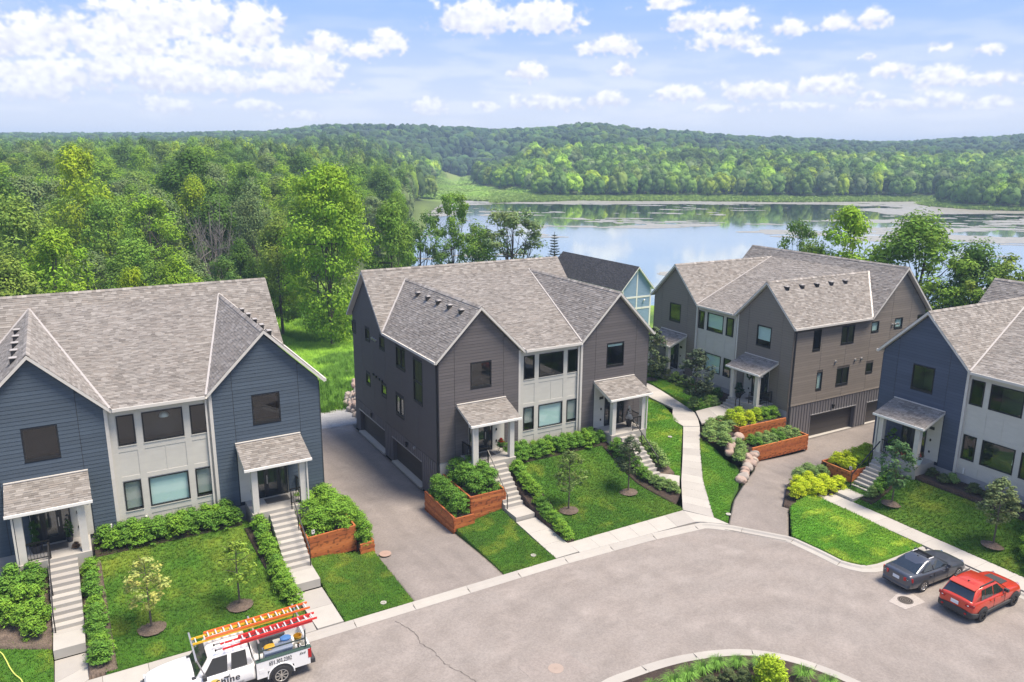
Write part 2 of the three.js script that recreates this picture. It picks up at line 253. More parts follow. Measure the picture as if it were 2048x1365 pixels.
// ---------- ground sheets near the houses ----------
// strip between two polylines of [x, z]; height from hf(x, z)
function samplePL(P, t) { let L = 0; const l = []; for (let i = 1; i < P.length; i++) { const q = Math.hypot(P[i][0] - P[i - 1][0], P[i][1] - P[i - 1][1]); l.push(q); L += q; } let a = t * L; for (let i = 0; i < l.length; i++) { if (a <= l[i] || i === l.length - 1) { const k = clamp(a / (l[i] || 1)); return [lerp(P[i][0], P[i + 1][0], k), lerp(P[i][1], P[i + 1][1], k)]; } a -= l[i]; } }
const byIndex = (P, t) => { const f = t * (P.length - 1), i = Math.min(P.length - 2, Math.floor(f)), k = f - i; return [lerp(P[i][0], P[i + 1][0], k), lerp(P[i][1], P[i + 1][1], k)]; };
function stripGeo(A, B, nu, nv, hf, colFn, skirt = 0.5) {
  const pos = [], uv = [], col = [], idx = [];
  const nU = nu + 3, nV = nv + 3;
  for (let j = 0; j < nV; j++) for (let i = 0; i < nU; i++) {
    const u = clamp((i - 1) / nu), v = clamp((j - 1) / nv), sm = A.length === B.length && A.length > 2 ? byIndex : samplePL, a = sm(A, u), b = sm(B, u), x = lerp(a[0], b[0], v), z = lerp(a[1], b[1], v);
    const edge = i === 0 || j === 0 || i === nU - 1 || j === nV - 1; pos.push(x, hf(x, z) - (edge ? skirt : 0), z); uv.push(x, z); if (colFn) col.push(...colFn(x, z));
  }
  for (let j = 0; j + 1 < nV; j++) for (let i = 0; i + 1 < nU; i++) { const a = j * nU + i, b = a + nU; idx.push(a, a + 1, b, b, a + 1, b + 1); }
  const g = new THREE.BufferGeometry(); g.setAttribute('position', new THREE.Float32BufferAttribute(pos, 3)); g.setAttribute('uv', new THREE.Float32BufferAttribute(uv, 2)); if (colFn) g.setAttribute('color', new THREE.Float32BufferAttribute(col, 3)); g.setIndex(idx);
  // make faces look up
  const ax = pos[(nU + 2) * 3] - pos[(nU + 1) * 3], az = pos[(nU + 2) * 3 + 2] - pos[(nU + 1) * 3 + 2], bx = pos[(2 * nU + 1) * 3] - pos[(nU + 1) * 3], bz = pos[(2 * nU + 1) * 3 + 2] - pos[(nU + 1) * 3 + 2];
  if (az * bx - ax * bz < 0) { for (let i = 0; i < idx.length; i += 3) { const t = idx[i]; idx[i] = idx[i + 1]; idx[i + 1] = t; } g.setIndex(idx); }
  g.computeVertexNormals(); return g;
}
const mAsph = new THREE.MeshStandardMaterial({ color: lin([0.305, 0.272, 0.252]), roughness: 0.95, vertexColors: true, map: tAsphalt, bumpMap: tAsphalt, bumpScale: 0.006 });
const mLawn = new THREE.MeshStandardMaterial({ color: lin([1, 1, 1]), roughness: 1, vertexColors: true, map: tGrass, bumpMap: tGrass, bumpScale: 0.05 });
const asphCol = (x, z) => { const f = fbm(x * 0.16, z * 0.5, 4), g = fbm(x * 0.9 + 5, z * 0.9, 3), k = 0.94 + 0.11 * (f - 0.5) + 0.13 * (g - 0.5) + 0.10 * smooth(0.80, 0.86, vnoise(x * 1.7 + 40, z * 1.7)) - 0.05 * smooth(0.58, 0.78, fbm(x * 0.35 + 60, z * 0.35, 3)) - 0.05 * smooth(0.62, 0.7, vnoise(x * 4.1, z * 4.1 + 9)); const r = Math.hypot(x + 4, z - 36); const ring = 0.04 * Math.sin(r * 3.1 + 2 * f) * smooth(5, 8, r); return [k + ring, (k + ring) * (0.985 + 0.03 * g), (k + ring) * (0.97 + 0.05 * g)]; };
const driveCol = (x, z) => { const f = fbm(x * 0.5, z * 0.22, 4), g = fbm(x * 1.3 + 9, z * 1.3, 3); const tr = 0.08 * smooth(0.5, 0.75, fbm(x * 1.6, z * 0.12 + 3, 3)); const k = 0.84 + 0.3 * (f - 0.5) + 0.14 * (g - 0.5) - tr; return [k, k * 0.99, k * (0.985)]; };
const lawnCol = (dry = 0.5, br = 1) => (x, z) => { const f = fbm(x * 0.35 + 3, z * 0.35, 4), g = fbm(x * 1.1, z * 1.1 + 8, 4), e = fbm(x * 0.8 + 20, z * 0.8, 4); const y = smooth(0.60 - dry * 0.06, 0.74, e) * 0.75 + smooth(0.5, 0.7, f) * 0.25; const k = 0.80 + 0.36 * (g - 0.45); const a = [0.038, 0.108, 0.006], b = [0.12, 0.178, 0.016]; return a.map((q, i) => lerp(q, b[i], y) * k * 2.2 * br); };
const YZ = [[10.4, 2.02], [11.2, 1.76], [12, 1.4], [12.8, 1.07], [13.5, 0.8], [14.2, 0.6], [15, 0.45], [16.5, 0.27], [18, 0.15]];
const yardY = z => { if (z <= 10.4) return 2.02; for (let i = 1; i < YZ.length; i++) if (z <= YZ[i][0]) return lerp(YZ[i - 1][1], YZ[i][1], (z - YZ[i - 1][0]) / (YZ[i][0] - YZ[i - 1][0])); return 0.15; };
const yA = (x, z) => yardY(z);
const driveY = (x, z) => z > 19.2 ? 0.02 : lerp(0.02, -0.52, smooth(19.2, 7, z));
const solidStruct = (name, geo, mat, label, cat, kind = 'structure') => solo(name, geo, mat, label, cat, null, kind);

// street: kerb line (back of kerb) from the left to the parking bay
const KB = [[-75, 19.3], [-20, 19.3], [-6, 19.3], [0, 19.55], [4.0, 20.0], [5.2, 21.1], [7.25, 23.9], [7.45, 25.8], [7.5, 27.3], [8.1, 28.15], [9, 28.35], [12.9, 28.35]];
solidStruct('street', stripGeo([[-75, 19.4], [-75, 21], [-75, 24], [-75, 26], [-75, 28.2], [-75, 36], [-75, 46], [-75, 75]], [[4.4, 19.4], [5.4, 21], [7.5, 24], [7.7, 26], [13.2, 28.2], [13.2, 36], [13.2, 46], [13.2, 75]], 120, 180, () => 0, asphCol), mAsph, 'grey brown asphalt cul-de-sac in front of the houses', 'road');
// crack and patches in the asphalt
{
  const m = new MB(); const C = [[-16.01, 20.25], [-15.75, 20.9], [-15.56, 21.64], [-15.6, 22.4], [-15.29, 23.28], [-15.35, 24], [-15.15, 24.56], [-14.8, 25.4], [-14.54, 26.2], [-14.5, 27.5]]; const r = rngOf(5);
  for (let i = 0; i + 1 < C.length; i++) for (let k = 0; k < 5; k++) { const q = t => [lerp(C[i][0], C[i + 1][0], t) + (hash2(i * 5 + Math.round(t * 5), 3) - 0.5) * 0.12, 0.006, lerp(C[i][1], C[i + 1][1], t)]; const a = q(k / 5), b = q((k + 1) / 5), w = 0.012 + 0.02 * r(); m.quad([a[0] - w, a[1], a[2]], [b[0] - w, b[1], b[2]], [b[0] + w, b[1], b[2]], [a[0] + w, a[1], a[2]]); }
  solidStruct('road_crack', m.build(), M([0.11, 0.098, 0.09], 1, { side: THREE.DoubleSide }), 'thin dark crack wandering across the asphalt from the kerb', 'crack');
}
// driveways
solidStruct('driveway', stripGeo([[-14.62, 19.5], [-14.62, 13.6], [-15.6, 12], [-15.75, 9], [-15.9, -8.6]], [[-9.42, 19.5], [-9.42, 13.6], [-9.42, 9], [-8.5, 8.6], [-8.5, -8.6]], 90, 24, driveY, driveCol), mAsph, 'asphalt driveway between the blue house and the charcoal house', 'driveway');
const drCY = (x, z) => lerp(0.02, -0.86, smooth(7, 21, x));
solidStruct('driveway', stripGeo([[4.6, 21.2], [5.3, 20.8], [8.03, 18.55], [11.44, 16.4], [13.58, 15.1], [15.2, 13.75], [18, 13.6], [21, 13.5], [21.2, 11.8], [36, 11.8]], [[7.0, 24.4], [7.35, 23.6], [9.95, 21.36], [12.5, 19.6], [14.4, 18.6], [15.6, 18.4], [17.5, 18.6], [19.8, 18.9], [21.2, 19.4], [36, 19.4]], 90, 24, drCY, driveCol), mAsph, 'curving asphalt driveway beside the brown house', 'driveway');
solidStruct('gravel_strip', stripGeo([[-15.9, -8.5], [-14, -17]], [[-7.2, -8.5], [-7.4, -17]], 20, 20, (x, z) => lerp(-0.5, -0.75, smooth(-8.5, -17, z)), null, 0.4), X.gravel, 'blue grey gravel at the back end of the driveway', 'gravel');

// kerbs: profile swept along the kerb line, one piece per joint
function kerb(name, label, PL, side, piece = 3.0, wd = 0.56, hgt = 0.12) {
  const k = thing(name, label, 'kerb', [0, 0, 0], 0, null, 'structure'); let L = 0; for (let i = 1; i < PL.length; i++) L += Math.hypot(PL[i][0] - PL[i - 1][0], PL[i][1] - PL[i - 1][1]);
  const n = Math.round(L / piece), mats = [X.concrete3, X.concrete, X.concrete];
  const prof = [[0, hgt], [0.15, hgt - 0.005], [0.24, 0.035], [wd, 0.012], [wd, -0.1], [0, -0.1]];
  for (let p = 0; p < n; p++) {
    const t0 = p / n, t1 = (p + 1) / n - 0.012 / L, m = new MB(); const S = 6, rings = [];
    for (let i = 0; i <= S; i++) { const t = lerp(t0, t1, i / S), a = samplePL(PL, t), b0 = samplePL(PL, Math.max(0, t - 0.4 / L)), b1 = samplePL(PL, Math.min(1, t + 0.4 / L)); let dx = b1[0] - b0[0], dz = b1[1] - b0[1]; const l = Math.hypot(dx, dz); dx /= l; dz /= l; rings.push(prof.map(q => [a[0] - dz * q[0] * side, q[1], a[1] + dx * q[0] * side])); }
    for (let i = 0; i < S; i++) for (let q = 0; q < prof.length; q++) { const e = (q + 1) % prof.length; const A = rings[i][q], B = rings[i + 1][q], C = rings[i + 1][e], D = rings[i][e]; side > 0 ? m.quad(A, D, C, B) : m.quad(A, B, C, D); }
    for (const [ri, f] of [[0, 0], [S, 1]]) { const P = rings[ri]; for (let q = 1; q + 1 < P.length; q++) m.tri(P[0], P[f ? q : q + 1], P[f ? q + 1 : q]); }
    part('kerb_piece', m.build(), mats[p % 3], k);
  }
  return k;
}
kerb('kerb', 'long pale concrete kerb along the street and around the parking bay', KB, 1);
kerb('kerb', 'pale concrete kerb between the parking bay and the footpath before the two parked cars', [[12.9, 28.7], [12.95, 40], [13, 60]], 1, 3, 0.5);

// paved strips of separate slabs
function paving(name, label, A, B, n, hf, cat = 'footpath', th = 0.12, matf) {
  const w = thing(name, label, cat, [0, 0, 0], 0, null, 'structure'), r = rngOf(n * 31 + A.length), mats = [X.concrete, X.concrete2, X.concrete2, X.concrete3];
  for (let i = 0; i < n; i++) {
    const g = 0.004, t0 = i / n + g / n, t1 = (i + 1) / n - g / n, P = [samplePL(A, t0), samplePL(B, t0), samplePL(B, t1), samplePL(A, t1)].map(p => [p[0], hf(p[0], p[1]), p[1]]);
    const n1 = (P[1][0] - P[0][0]) * (P[2][2] - P[0][2]) - (P[1][2] - P[0][2]) * (P[2][0] - P[0][0]);
    part('slab', new MB().prism(n1 > 0 ? P.reverse() : P, [0, th, 0]).build(), matf || pick(r, mats), w);
  }
  return w;
}
paving('footpath', 'pale concrete footpath along the kerb in front of the left blue house', [[-62, 18.05], [-19.5, 18.05]], [[-62, 19.28], [-19.5, 19.28]], 24, () => 0.13);
paving('footpath', 'pale concrete footpath along the kerb in front of the charcoal house', [[-4.65, 18.15], [4, 18.2]], [[-4.65, 19.36], [3.6, 19.75]], 6, () => 0.13);
const walkY = (x, z) => z < 14.7 ? lerp(0.42, 0.36, (z - 13.4) / 1.2) : lerp(0.2, 0.13, smooth(14.6, 18, z));
paving('front_walk', 'concrete walk from the left porch stairs of the left blue house to the kerb', [[-30.1, 15.95], [-30.1, 19.25]], [[-28.85, 15.95], [-28.85, 18.0]], 2, () => 0.16);
paving('front_walk', 'concrete walk from the right porch stairs of the left blue house to the kerb', [[-19.62, 15.85], [-19.45, 19.25]], [[-18.25, 15.85], [-18.2, 19.25]], 2, () => 0.16);
paving('front_walk', 'concrete walk from the left porch stairs of the charcoal house to the kerb', [[-6.05, 14.7], [-6.15, 19.25]], [[-4.68, 14.7], [-4.66, 19.25]], 3, (x, z) => lerp(0.24, 0.13, smooth(14.6, 19, z)));
const diaY = (x, z) => { const s = (x - 4) * 0.69 - (z - 19) * 0.72; return lerp(0.13, 1.02, smooth(0, 13.5, s) * 0.35 + clamp(s / 13.5) * 0.65) + 0.25 * smooth(13, 20, s); };
paving('footpath', 'long pale concrete footpath climbing between the charcoal house and the brown house', [[4.0, 18.2], [6.54, 15.22], [9.28, 12.3], [12.75, 8.5]], [[5.0, 19.9], [7.85, 15.9], [10.7, 12.6], [13.85, 9.16]], 13, diaY);
{ const fp = scene.children[scene.children.length - 1]; part('slab', new MB().prism([[3.55, 0.128, 19.72], [4.0, 0.128, 19.98], [5.2, 0.128, 21.05], [5.02, 0.128, 19.92], [4.0, 0.128, 18.25]], [0, 0.12, 0]).build(), X.concrete2, fp); }
paving('footpath', 'pale concrete footpath running past the front lawn of the brown house', [[12.8, 8.45], [13.0, 6.9], [14.75, 5.0], [14.6, 2.5], [15.2, -1], [15.8, -6]], [[13.9, 9.1], [15.6, 7.0], [16.1, 5.0], [16.3, 3.5], [17.0, -0.5], [17.4, -6]], 11, (x, z) => lerp(1.03, 1.4, smooth(9, 0, z)));
paving('front_walk', 'short concrete walk leading to the porch steps of the brown house', [[15.7, 6.7], [17.9, 7.1]], [[14.3, 8.9], [17.9, 8.9]], 2, (x, z) => lerp(1.12, 1.5, smooth(14, 18, x)));
paving('front_walk', 'concrete walk from the right porch stairs of the charcoal house to the long footpath', [[4.55, 13.95], [5.9, 15.75]], [[5.9, 13.7], [6.95, 14.6]], 2, (x, z) => lerp(0.5, 0.3, smooth(13.9, 15.8, z)));
paving('footpath', 'pale concrete footpath along the parking bay in front of the right blue house', [[12.85, 20.6], [13.05, 28.4], [13.1, 60]], [[14.35, 20.6], [14.5, 28.4], [14.55, 60]], 26, () => 0.14);

// lawns and planting beds
const dLawnY = (x, z) => lerp(0.14, 1.55, smooth(14.4, 19.4, x));
const lawns = [
  ['front lawn of the left blue house with two young trees', [[-28.2, 10.4], [-28.2, 15.4], [-28.2, 16.4], [-28.2, 18.04]], [[-20.7, 10.4], [-20.2, 14], [-19.75, 17.0], [-19.6, 18.04]], yA, 0.9, 0.84],
  ['lower lawn left of the left porch stairs of the left blue house', [[-42, 13.2], [-42, 18.04]], [[-30.15, 14.3], [-30.15, 18.04]], yA, 0.8, 0.95],
  ['strip of lawn between the stairs of the left blue house and the driveway', [[-18.2, 13.0], [-18.15, 19.28]], [[-14.62, 13.4], [-14.62, 19.28]], (x, z) => lerp(yardY(Math.min(z + 1.5, 18)) * 0.6 + 0.06, 0.1, smooth(-18, -14.6, x)), 0.5, 0.82],
  ['strip of lawn between the driveway and the stairs of the charcoal house', [[-9.42, 13.2], [-9.42, 19.28]], [[-6.1, 13.0], [-6.2, 19.28]], (x, z) => lerp(0.06, yardY(Math.min(z + 1.5, 18)) * 0.6 + 0.06, smooth(-9.4, -6.2, x)), 0.5, 0.82],
  ['front lawn of the charcoal house with two young trees', [[-3.7, 10.4], [-3.25, 14], [-4.2, 18.15]], [[3.2, 10.4], [3.8, 14], [4.1, 18.2]], yA, 0.35, 0.82],
  ['lawn between the charcoal house and the long footpath', [[6.9, 14.5], [7.4, 10.2], [8.5, 8.6], [8.7, 2], [8.7, -8]], [[6.95, 14.7], [9.2, 12.25], [12.7, 8.45], [14.6, 4], [15.8, -8]], (x, z) => lerp(0.3, 1.1, smooth(14.5, 6, z)) + 0.2 * smooth(6, -4, z), 0.3, 1.3],
  ['front lawn of the brown house beside the footpath', [[16.2, 6.6], [16.4, 3.5], [17.1, -0.5], [17.5, -6]], [[18.6, 6.8], [19.6, 3.5], [19.6, -0.5], [19.6, -6]], (x, z) => 1.42 + 0.05 * (x - 16), 0.2, 1.25],
  ['narrow lawn between the long footpath and the boulder edging of the curved driveway', [[5.0, 19.9], [7.85, 15.9], [10.7, 12.6], [12.3, 10.8]], [[5.2, 20.85], [8.0, 18.4], [11.3, 16.1], [12.9, 14.0]], (x, z) => lerp(diaY(x, z), drCY(x, z) + 0.09, smooth(0.0, 2.3, (x - 5) * 0.78 + (z - 19.9) * 0.63)), 0.5, 1.2],
  ['bright wedge of lawn between the curved driveway and the parking bay', [[12.8, 20.6], [10.2, 21.25], [7.3, 23.9], [7.5, 25.8], [7.55, 27.2], [8.2, 28.17]], [[12.9, 20.7], [12.85, 22], [12.9, 24.5], [12.9, 26], [12.9, 27.4], [12.9, 28.36]], (x, z) => 0.14 + 0.12 * smooth(9, 11, x) * smooth(28, 23, z), 0.35, 1.5],
  ['front lawn of the right blue house with two young trees', [[14.4, 20.6], [14.5, 60]], [[18.6, 20.6], [18.6, 60]], dLawnY, 0.3, 0.85],
];
const lawnObjs = [];
for (const [label, A, B, hf, dry, br] of lawns) { const g = stripGeo(A, B, 46, 30, hf, lawnCol(dry, br)); lawnObjs.push([g, hf]); solidStruct('lawn', g, mLawn, label, 'lawn'); }
// bare straw patches worn into the lawns are part of the colour above; short blades stand on every lawn
{
  const blade = new MB(true); for (let k = 0; k < 4; k++) { const a = k * 1.7, c = Math.cos(a), s = Math.sin(a), o = 0.02; blade.col = [0.8, 0.8, 0.8]; blade.tri([c * o - s * 0.012, 0, s * o + c * 0.012], [c * o + s * 0.012, 0, s * o - c * 0.012], [c * 0.05, 0.055 + 0.02 * (k % 2), s * 0.05]); }
  const g = blade.build(), r = rngOf(9), list = [];
  for (const [lg] of lawnObjs) { const P = lg.attributes.position, C = lg.attributes.color, I = lg.index.array; for (let i = 0; i < I.length; i += 3) { const [a, b, c] = [I[i], I[i + 1], I[i + 2]]; const A = V().fromBufferAttribute(P, a), B = V().fromBufferAttribute(P, b), D = V().fromBufferAttribute(P, c); const nn = B.clone().sub(A).cross(D.clone().sub(A)); const ar = nn.length() / 2; if (Math.abs(nn.y) < nn.length() * 0.7) continue; if (A.z > 45 || A.x < -38) continue; let n = ar * 130; while (n > r()) { n--; let u = r(), v = r(); if (u + v > 1) { u = 1 - u; v = 1 - v; } const p = A.clone().addScaledVector(B.clone().sub(A), u).addScaledVector(D.clone().sub(A), v); list.push([p, C.getX(a), C.getY(a), C.getZ(a)]); } } }
  const im = new THREE.InstancedMesh(g, new THREE.MeshStandardMaterial({ roughness: 1, side: THREE.DoubleSide, vertexColors: true }), list.length), m4 = new THREE.Matrix4(), q = new THREE.Quaternion(), up = V(0, 1, 0);
  list.forEach(([p, cr, cg, cb], i) => { q.setFromAxisAngle(up, r() * 6.28); const s = 0.75 + 0.7 * r(); m4.compose(p, q, V(s * 1.4, s, s * 1.4)); im.setMatrixAt(i, m4); const k = 0.85 + 0.5 * r(); im.setColorAt(i, lin([cr * k * (0.9 + 0.35 * r()), cg * k, cb * k])); });
  im.name = numbered('lawn_grass'); im.userData = { label: 'short mown grass blades covering the lawns', category: 'grass', kind: 'stuff' }; scene.add(im);
}
const beds = [
  ['mulch bed along the front of the left blue house', [[-28.1, 9.0], [-21, 9.0]], [[-28.1, 10.6], [-21, 10.6]], yA, X.mulch],
  ['mulch bed beside the left porch stairs of the left blue house', [[-28.85, 10.9], [-28.85, 17.9]], [[-27.9, 10.9], [-27.75, 17.9]], (x, z) => yardY(z) + 0.02, X.mulchL],
  ['mulch bed left of the left porch stairs of the left blue house', [[-34, 10.7], [-34, 13.6]], [[-30.15, 10.7], [-30.15, 15.4]], (x, z) => yardY(z) + 0.03, X.mulchL],
  ['mulch bed beside the right porch stairs of the left blue house', [[-21, 10.9], [-20.0, 17.2]], [[-19.6, 10.9], [-19.6, 17.2]], (x, z) => yardY(z) + 0.02, X.mulch],
  ['mulch bed along the front of the charcoal house', [[-4.2, 9.0], [4, 9.0]], [[-4.2, 10.6], [4, 10.6]], yA, X.mulch],
  ['mulch bed beside the left porch stairs of the charcoal house', [[-4.66, 10.9], [-4.66, 14], [-4.66, 18.1]], [[-3.6, 10.9], [-3.2, 14], [-4.15, 18.1]], (x, z) => yardY(z) + 0.02, X.mulch],
  ['mulch bed along the right porch stairs of the charcoal house', [[3.2, 10.8], [3.4, 14.5], [4.0, 17.4]], [[4.6, 10.8], [4.6, 14], [5.6, 16.2]], (x, z) => yardY(z) + 0.02, X.mulch],
  ['mulch bed right of the right porch stairs of the charcoal house', [[5.85, 10.9], [5.9, 14]], [[7.6, 10], [7.0, 14]], (x, z) => lerp(1.4, 0.4, smooth(10, 14.5, z)), X.mulchL],
  ['mulch bed along the front of the brown house', [[18.4, 6.8], [18.8, -6]], [[20.7, 6.8], [20.7, -6]], (x, z) => 1.56, X.mulch],
  ['mulch bed above the boulders beside the brown house', [[14.0, 9.2], [17.9, 8.9], [18, 9.2]], [[12.1, 11.3], [15.3, 11.6], [16, 11.6]], (x, z) => 0.95, X.mulch],
  ['mulch bed along the front of the right blue house', [[18.4, 22.6], [18.4, 60]], [[20.2, 22.6], [20.2, 60]], (x, z) => 1.6, X.mulch],
  ['mulch bed under the yellow shrubs beside the curved driveway', [[10.3, 20.6], [13, 18.6], [16.3, 18.4]], [[10.5, 21.2], [14.3, 21.25], [16.4, 21.3]], (x, z) => lerp(drCY(x, z) + 0.12, 0.3, smooth(11, 15, x)), X.mulch],
  ['mulch bed beside the porch stairs of the right blue house', [[15.0, 22.7], [18.3, 22.7]], [[15.0, 23.6], [18.3, 23.6]], (x, z) => dLawnY(x, z) + 0.02, X.mulch],
];
for (const [label, A, B, hf, mat] of beds) solidStruct('mulch_bed', stripGeo(A, B, 14, 8, (x, z) => hf(x, z) + 0.025, null, 0.4), mat, label, 'mulch bed');
// soil inside the terraces next to the garages
solidStruct('soil', stripGeo([[-18.1, 8.8], [-18.1, 12.8]], [[-15.5, 8.8], [-15.5, 12.8]], 4, 4, () => 1.38, null, 1.3), X.mulch, 'dark soil inside the upper planter of the left blue house', 'soil');
solidStruct('soil', stripGeo([[-15.4, 8.8], [-15.4, 13.4]], [[-14.7, 8.8], [-14.7, 13.4]], 4, 4, () => 0.5, null, 0.9), X.mulch, 'dark soil inside the lower planter of the left blue house', 'soil');
solidStruct('soil', stripGeo([[-8.1, 8.9], [-8.1, 12.7]], [[-5.9, 8.9], [-5.9, 12.7]], 4, 4, () => 1.4, null, 1.3), X.mulch, 'dark soil inside the upper planter of the charcoal house', 'soil');
solidStruct('soil', stripGeo([[-9.5, 9.2], [-9.5, 13.2]], [[-8.2, 9.2], [-8.2, 13.2]], 4, 4, () => 0.55, null, 1.0), X.mulch, 'dark soil inside the lower planter of the charcoal house', 'soil');
solidStruct('soil', stripGeo([[15.4, 9.0], [20.6, 9.0]], [[15.6, 11.65], [20.6, 11.7]], 4, 4, () => 1.35, null, 1.6), X.mulch, 'dark soil inside the upper planter of the brown house', 'soil');
solidStruct('soil', stripGeo([[15.2, 11.7], [21.0, 11.8]], [[15.2, 13.4], [21.0, 13.4]], 4, 4, () => 0.28, null, 1.2), X.mulch, 'dark soil inside the lower planter of the brown house', 'soil');
solidStruct('soil', stripGeo([[16.3, 18.9], [20.1, 18.9]], [[16.3, 21.0], [18.2, 21.1], [20.1, 21]], 4, 4, () => 1.0, null, 1.3), X.mulch, 'dark soil inside the planter of the right blue house', 'soil');
// ---------- duplex houses ----------
const BASE = 9.75, Y = h => h + BASE;                               // h is measured from the eaves
const SH = [[0.172, 0.157, 0.144], [0.213, 0.197, 0.183], [0.23, 0.214, 0.199], [0.274, 0.256, 0.24], [0.222, 0.20, 0.182]];
const SHD = [[0.03, 0.03, 0.036], [0.045, 0.045, 0.052], [0.06, 0.06, 0.07], [0.04, 0.04, 0.046]];
const mShingle = new THREE.MeshStandardMaterial({ vertexColors: true, roughness: 0.95, map: tFine });
function shingles(m, poly, eaveA, eaveB, r, pal = SH, ex = 0.152, wd = 0.29) {   // poly: corners in space, eaveA->eaveB along the eave
  const a = V(...eaveA), t = V(...eaveB).sub(a).normalize(); const n = V(0, 0, 0);
  for (let i = 0; i < poly.length; i++) { const p = poly[i], q = poly[(i + 1) % poly.length]; n.x += (p[1] - q[1]) * (p[2] + q[2]); n.y += (p[2] - q[2]) * (p[0] + q[0]); n.z += (p[0] - q[0]) * (p[1] + q[1]); }
  n.normalize(); if (n.y < 0) n.negate();
  const up = n.clone().cross(t); if (up.y < 0) up.negate();
  const Q = poly.map(p => { const d = V(...p).sub(a); return [d.dot(t), d.dot(up)]; });
  const sMax = Math.max(...Q.map(q => q[1])), sMin = Math.min(...Q.map(q => q[1]));
  const at = (x, s, k) => [a.x + t.x * x + up.x * s + n.x * k, a.y + t.y * x + up.y * s + n.y * k, a.z + t.z * x + up.z * s + n.z * k];
  let row = 0;
  for (let s = sMin - 0.03; s < sMax; s += ex, row++) {
    const span = ss => { const xs = []; for (let i = 0; i < Q.length; i++) { const p = Q[i], q = Q[(i + 1) % Q.length]; if ((p[1] <= ss) !== (q[1] <= ss)) xs.push(p[0] + (ss - p[1]) / (q[1] - p[1]) * (q[0] - p[0])); } return xs.sort((x, y) => x - y); };
    const X0 = span(clamp(s + ex * 0.5, sMin + 1e-3, sMax - 1e-3));
    for (let e = 0; e + 1 < X0.length; e += 2) {
      let x = X0[e] - (row % 2) * wd * 0.5 - r() * 0.1;
      while (x < X0[e + 1]) {
        const w = wd * (0.6 + 0.8 * r()), x0 = Math.max(x, X0[e]), x1 = Math.min(x + w - 0.006, X0[e + 1]); x += w;
        if (x1 - x0 < 0.03) continue;
        const blot = fbm((a.x + x0) * 0.5 + 3, s * 0.7 + a.z, 3), c = pick(r, pal), k = (0.91 + 0.18 * r()) * (1 + 0.12 * (blot - 0.5)); m.col = c.map(q => q * k);
        const h0 = 0.018 + (r() < 0.35 ? 0.012 : 0) + r() * 0.004, h1 = 0.006, s1 = Math.min(s + ex * 1.06, sMax);
        const A = at(x0, s, h0), B = at(x1, s, h0), C = at(x1, s1, h1 + 0.004), D = at(x0, s1, h1 + 0.004), E = at(x0, s, 0), F = at(x1, s, 0);
        const cr = V(...B).sub(V(...A)).cross(V(...D).sub(V(...A)));
        if (cr.dot(n) > 0) m.quad(A, B, C, D).quad(E, F, B, A); else m.quad(A, D, C, B).quad(E, A, B, F);
      }
    }
  }
}
const frameMat = X.black;
// a window in a wall: axis 'z' (front, outward sign +) or 'x' (side, outward sign sg); a0..a1 along the wall, h0..h1, plane position
function addWindow(root, ax, sg, pl, a0, a1, h0, h1, o = {}) {
  const P = (a, h, d) => ax === 'z' ? [a, Y(h), pl + d] : [pl + sg * d, Y(h), a];
  const bx = (m, A0, A1, H0, H1, D0, D1) => { const p = P(A0, H0, D0), q = P(A1, H1, D1); m.box(Math.min(p[0], q[0]), Math.max(p[0], q[0]), Math.min(p[1], q[1]), Math.max(p[1], q[1]), Math.min(p[2], q[2]), Math.max(p[2], q[2])); };
  const fw = 0.06, m = new MB(); bx(m, a0, a1, h1 - fw, h1, -0.08, 0.035); bx(m, a0, a1, h0, h0 + fw, -0.08, 0.04); bx(m, a0, a0 + fw, h0 + fw, h1 - fw, -0.08, 0.035); bx(m, a1 - fw, a1, h0 + fw, h1 - fw, -0.08, 0.035);
  if (o.split) { const c = (a0 + a1) / 2; bx(m, c - 0.05, c + 0.05, h0 + fw, h1 - fw, -0.075, 0.03); }
  if (o.rail) bx(m, a0 + fw, a1 - fw, o.rail - 0.05, o.rail + 0.05, -0.075, 0.03);
  const win = part('window', m.build(), frameMat, root);
  const g = new MB(); const q = (H0, H1, A0, A1, D) => { const A = P(A0, H0, D), B = P(A1, H0, D), C = P(A1, H1, D), E = P(A0, H1, D); (ax === 'z' || sg < 0) ? g.quad(A, B, C, E) : g.quad(B, A, E, C); };
  q(h0 + 0.03, h1 - 0.03, a0 + 0.03, a1 - 0.03, -0.03); part('pane', g.build(), X.glass, win);
  const s = new MB(); bx(s, a0 - 0.02, a1 + 0.02, h0 - 0.05, h0, -0.06, 0.05); part('sill', s.build(), o.sill || X.black, win);
  // room behind the glass
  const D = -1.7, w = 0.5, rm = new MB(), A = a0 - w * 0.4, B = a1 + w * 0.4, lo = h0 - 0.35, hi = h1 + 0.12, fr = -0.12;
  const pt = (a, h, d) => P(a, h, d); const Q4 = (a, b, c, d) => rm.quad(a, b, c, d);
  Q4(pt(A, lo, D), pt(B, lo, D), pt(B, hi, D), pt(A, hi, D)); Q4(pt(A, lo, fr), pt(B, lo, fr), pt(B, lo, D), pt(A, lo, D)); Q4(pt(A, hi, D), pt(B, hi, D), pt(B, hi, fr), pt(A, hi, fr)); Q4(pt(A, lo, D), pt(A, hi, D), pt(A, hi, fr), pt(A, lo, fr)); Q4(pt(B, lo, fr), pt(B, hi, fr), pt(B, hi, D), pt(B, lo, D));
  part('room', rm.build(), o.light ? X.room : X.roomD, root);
  if (o.blind) { const b = new MB(); const bh = lerp(h1, h0, o.blind); bx(b, a0 + 0.05, a1 - 0.05, bh, h1 - 0.03, -0.11, -0.10); part('blind', b.build(), o.bm || X.blind, win); }
  return win;
}
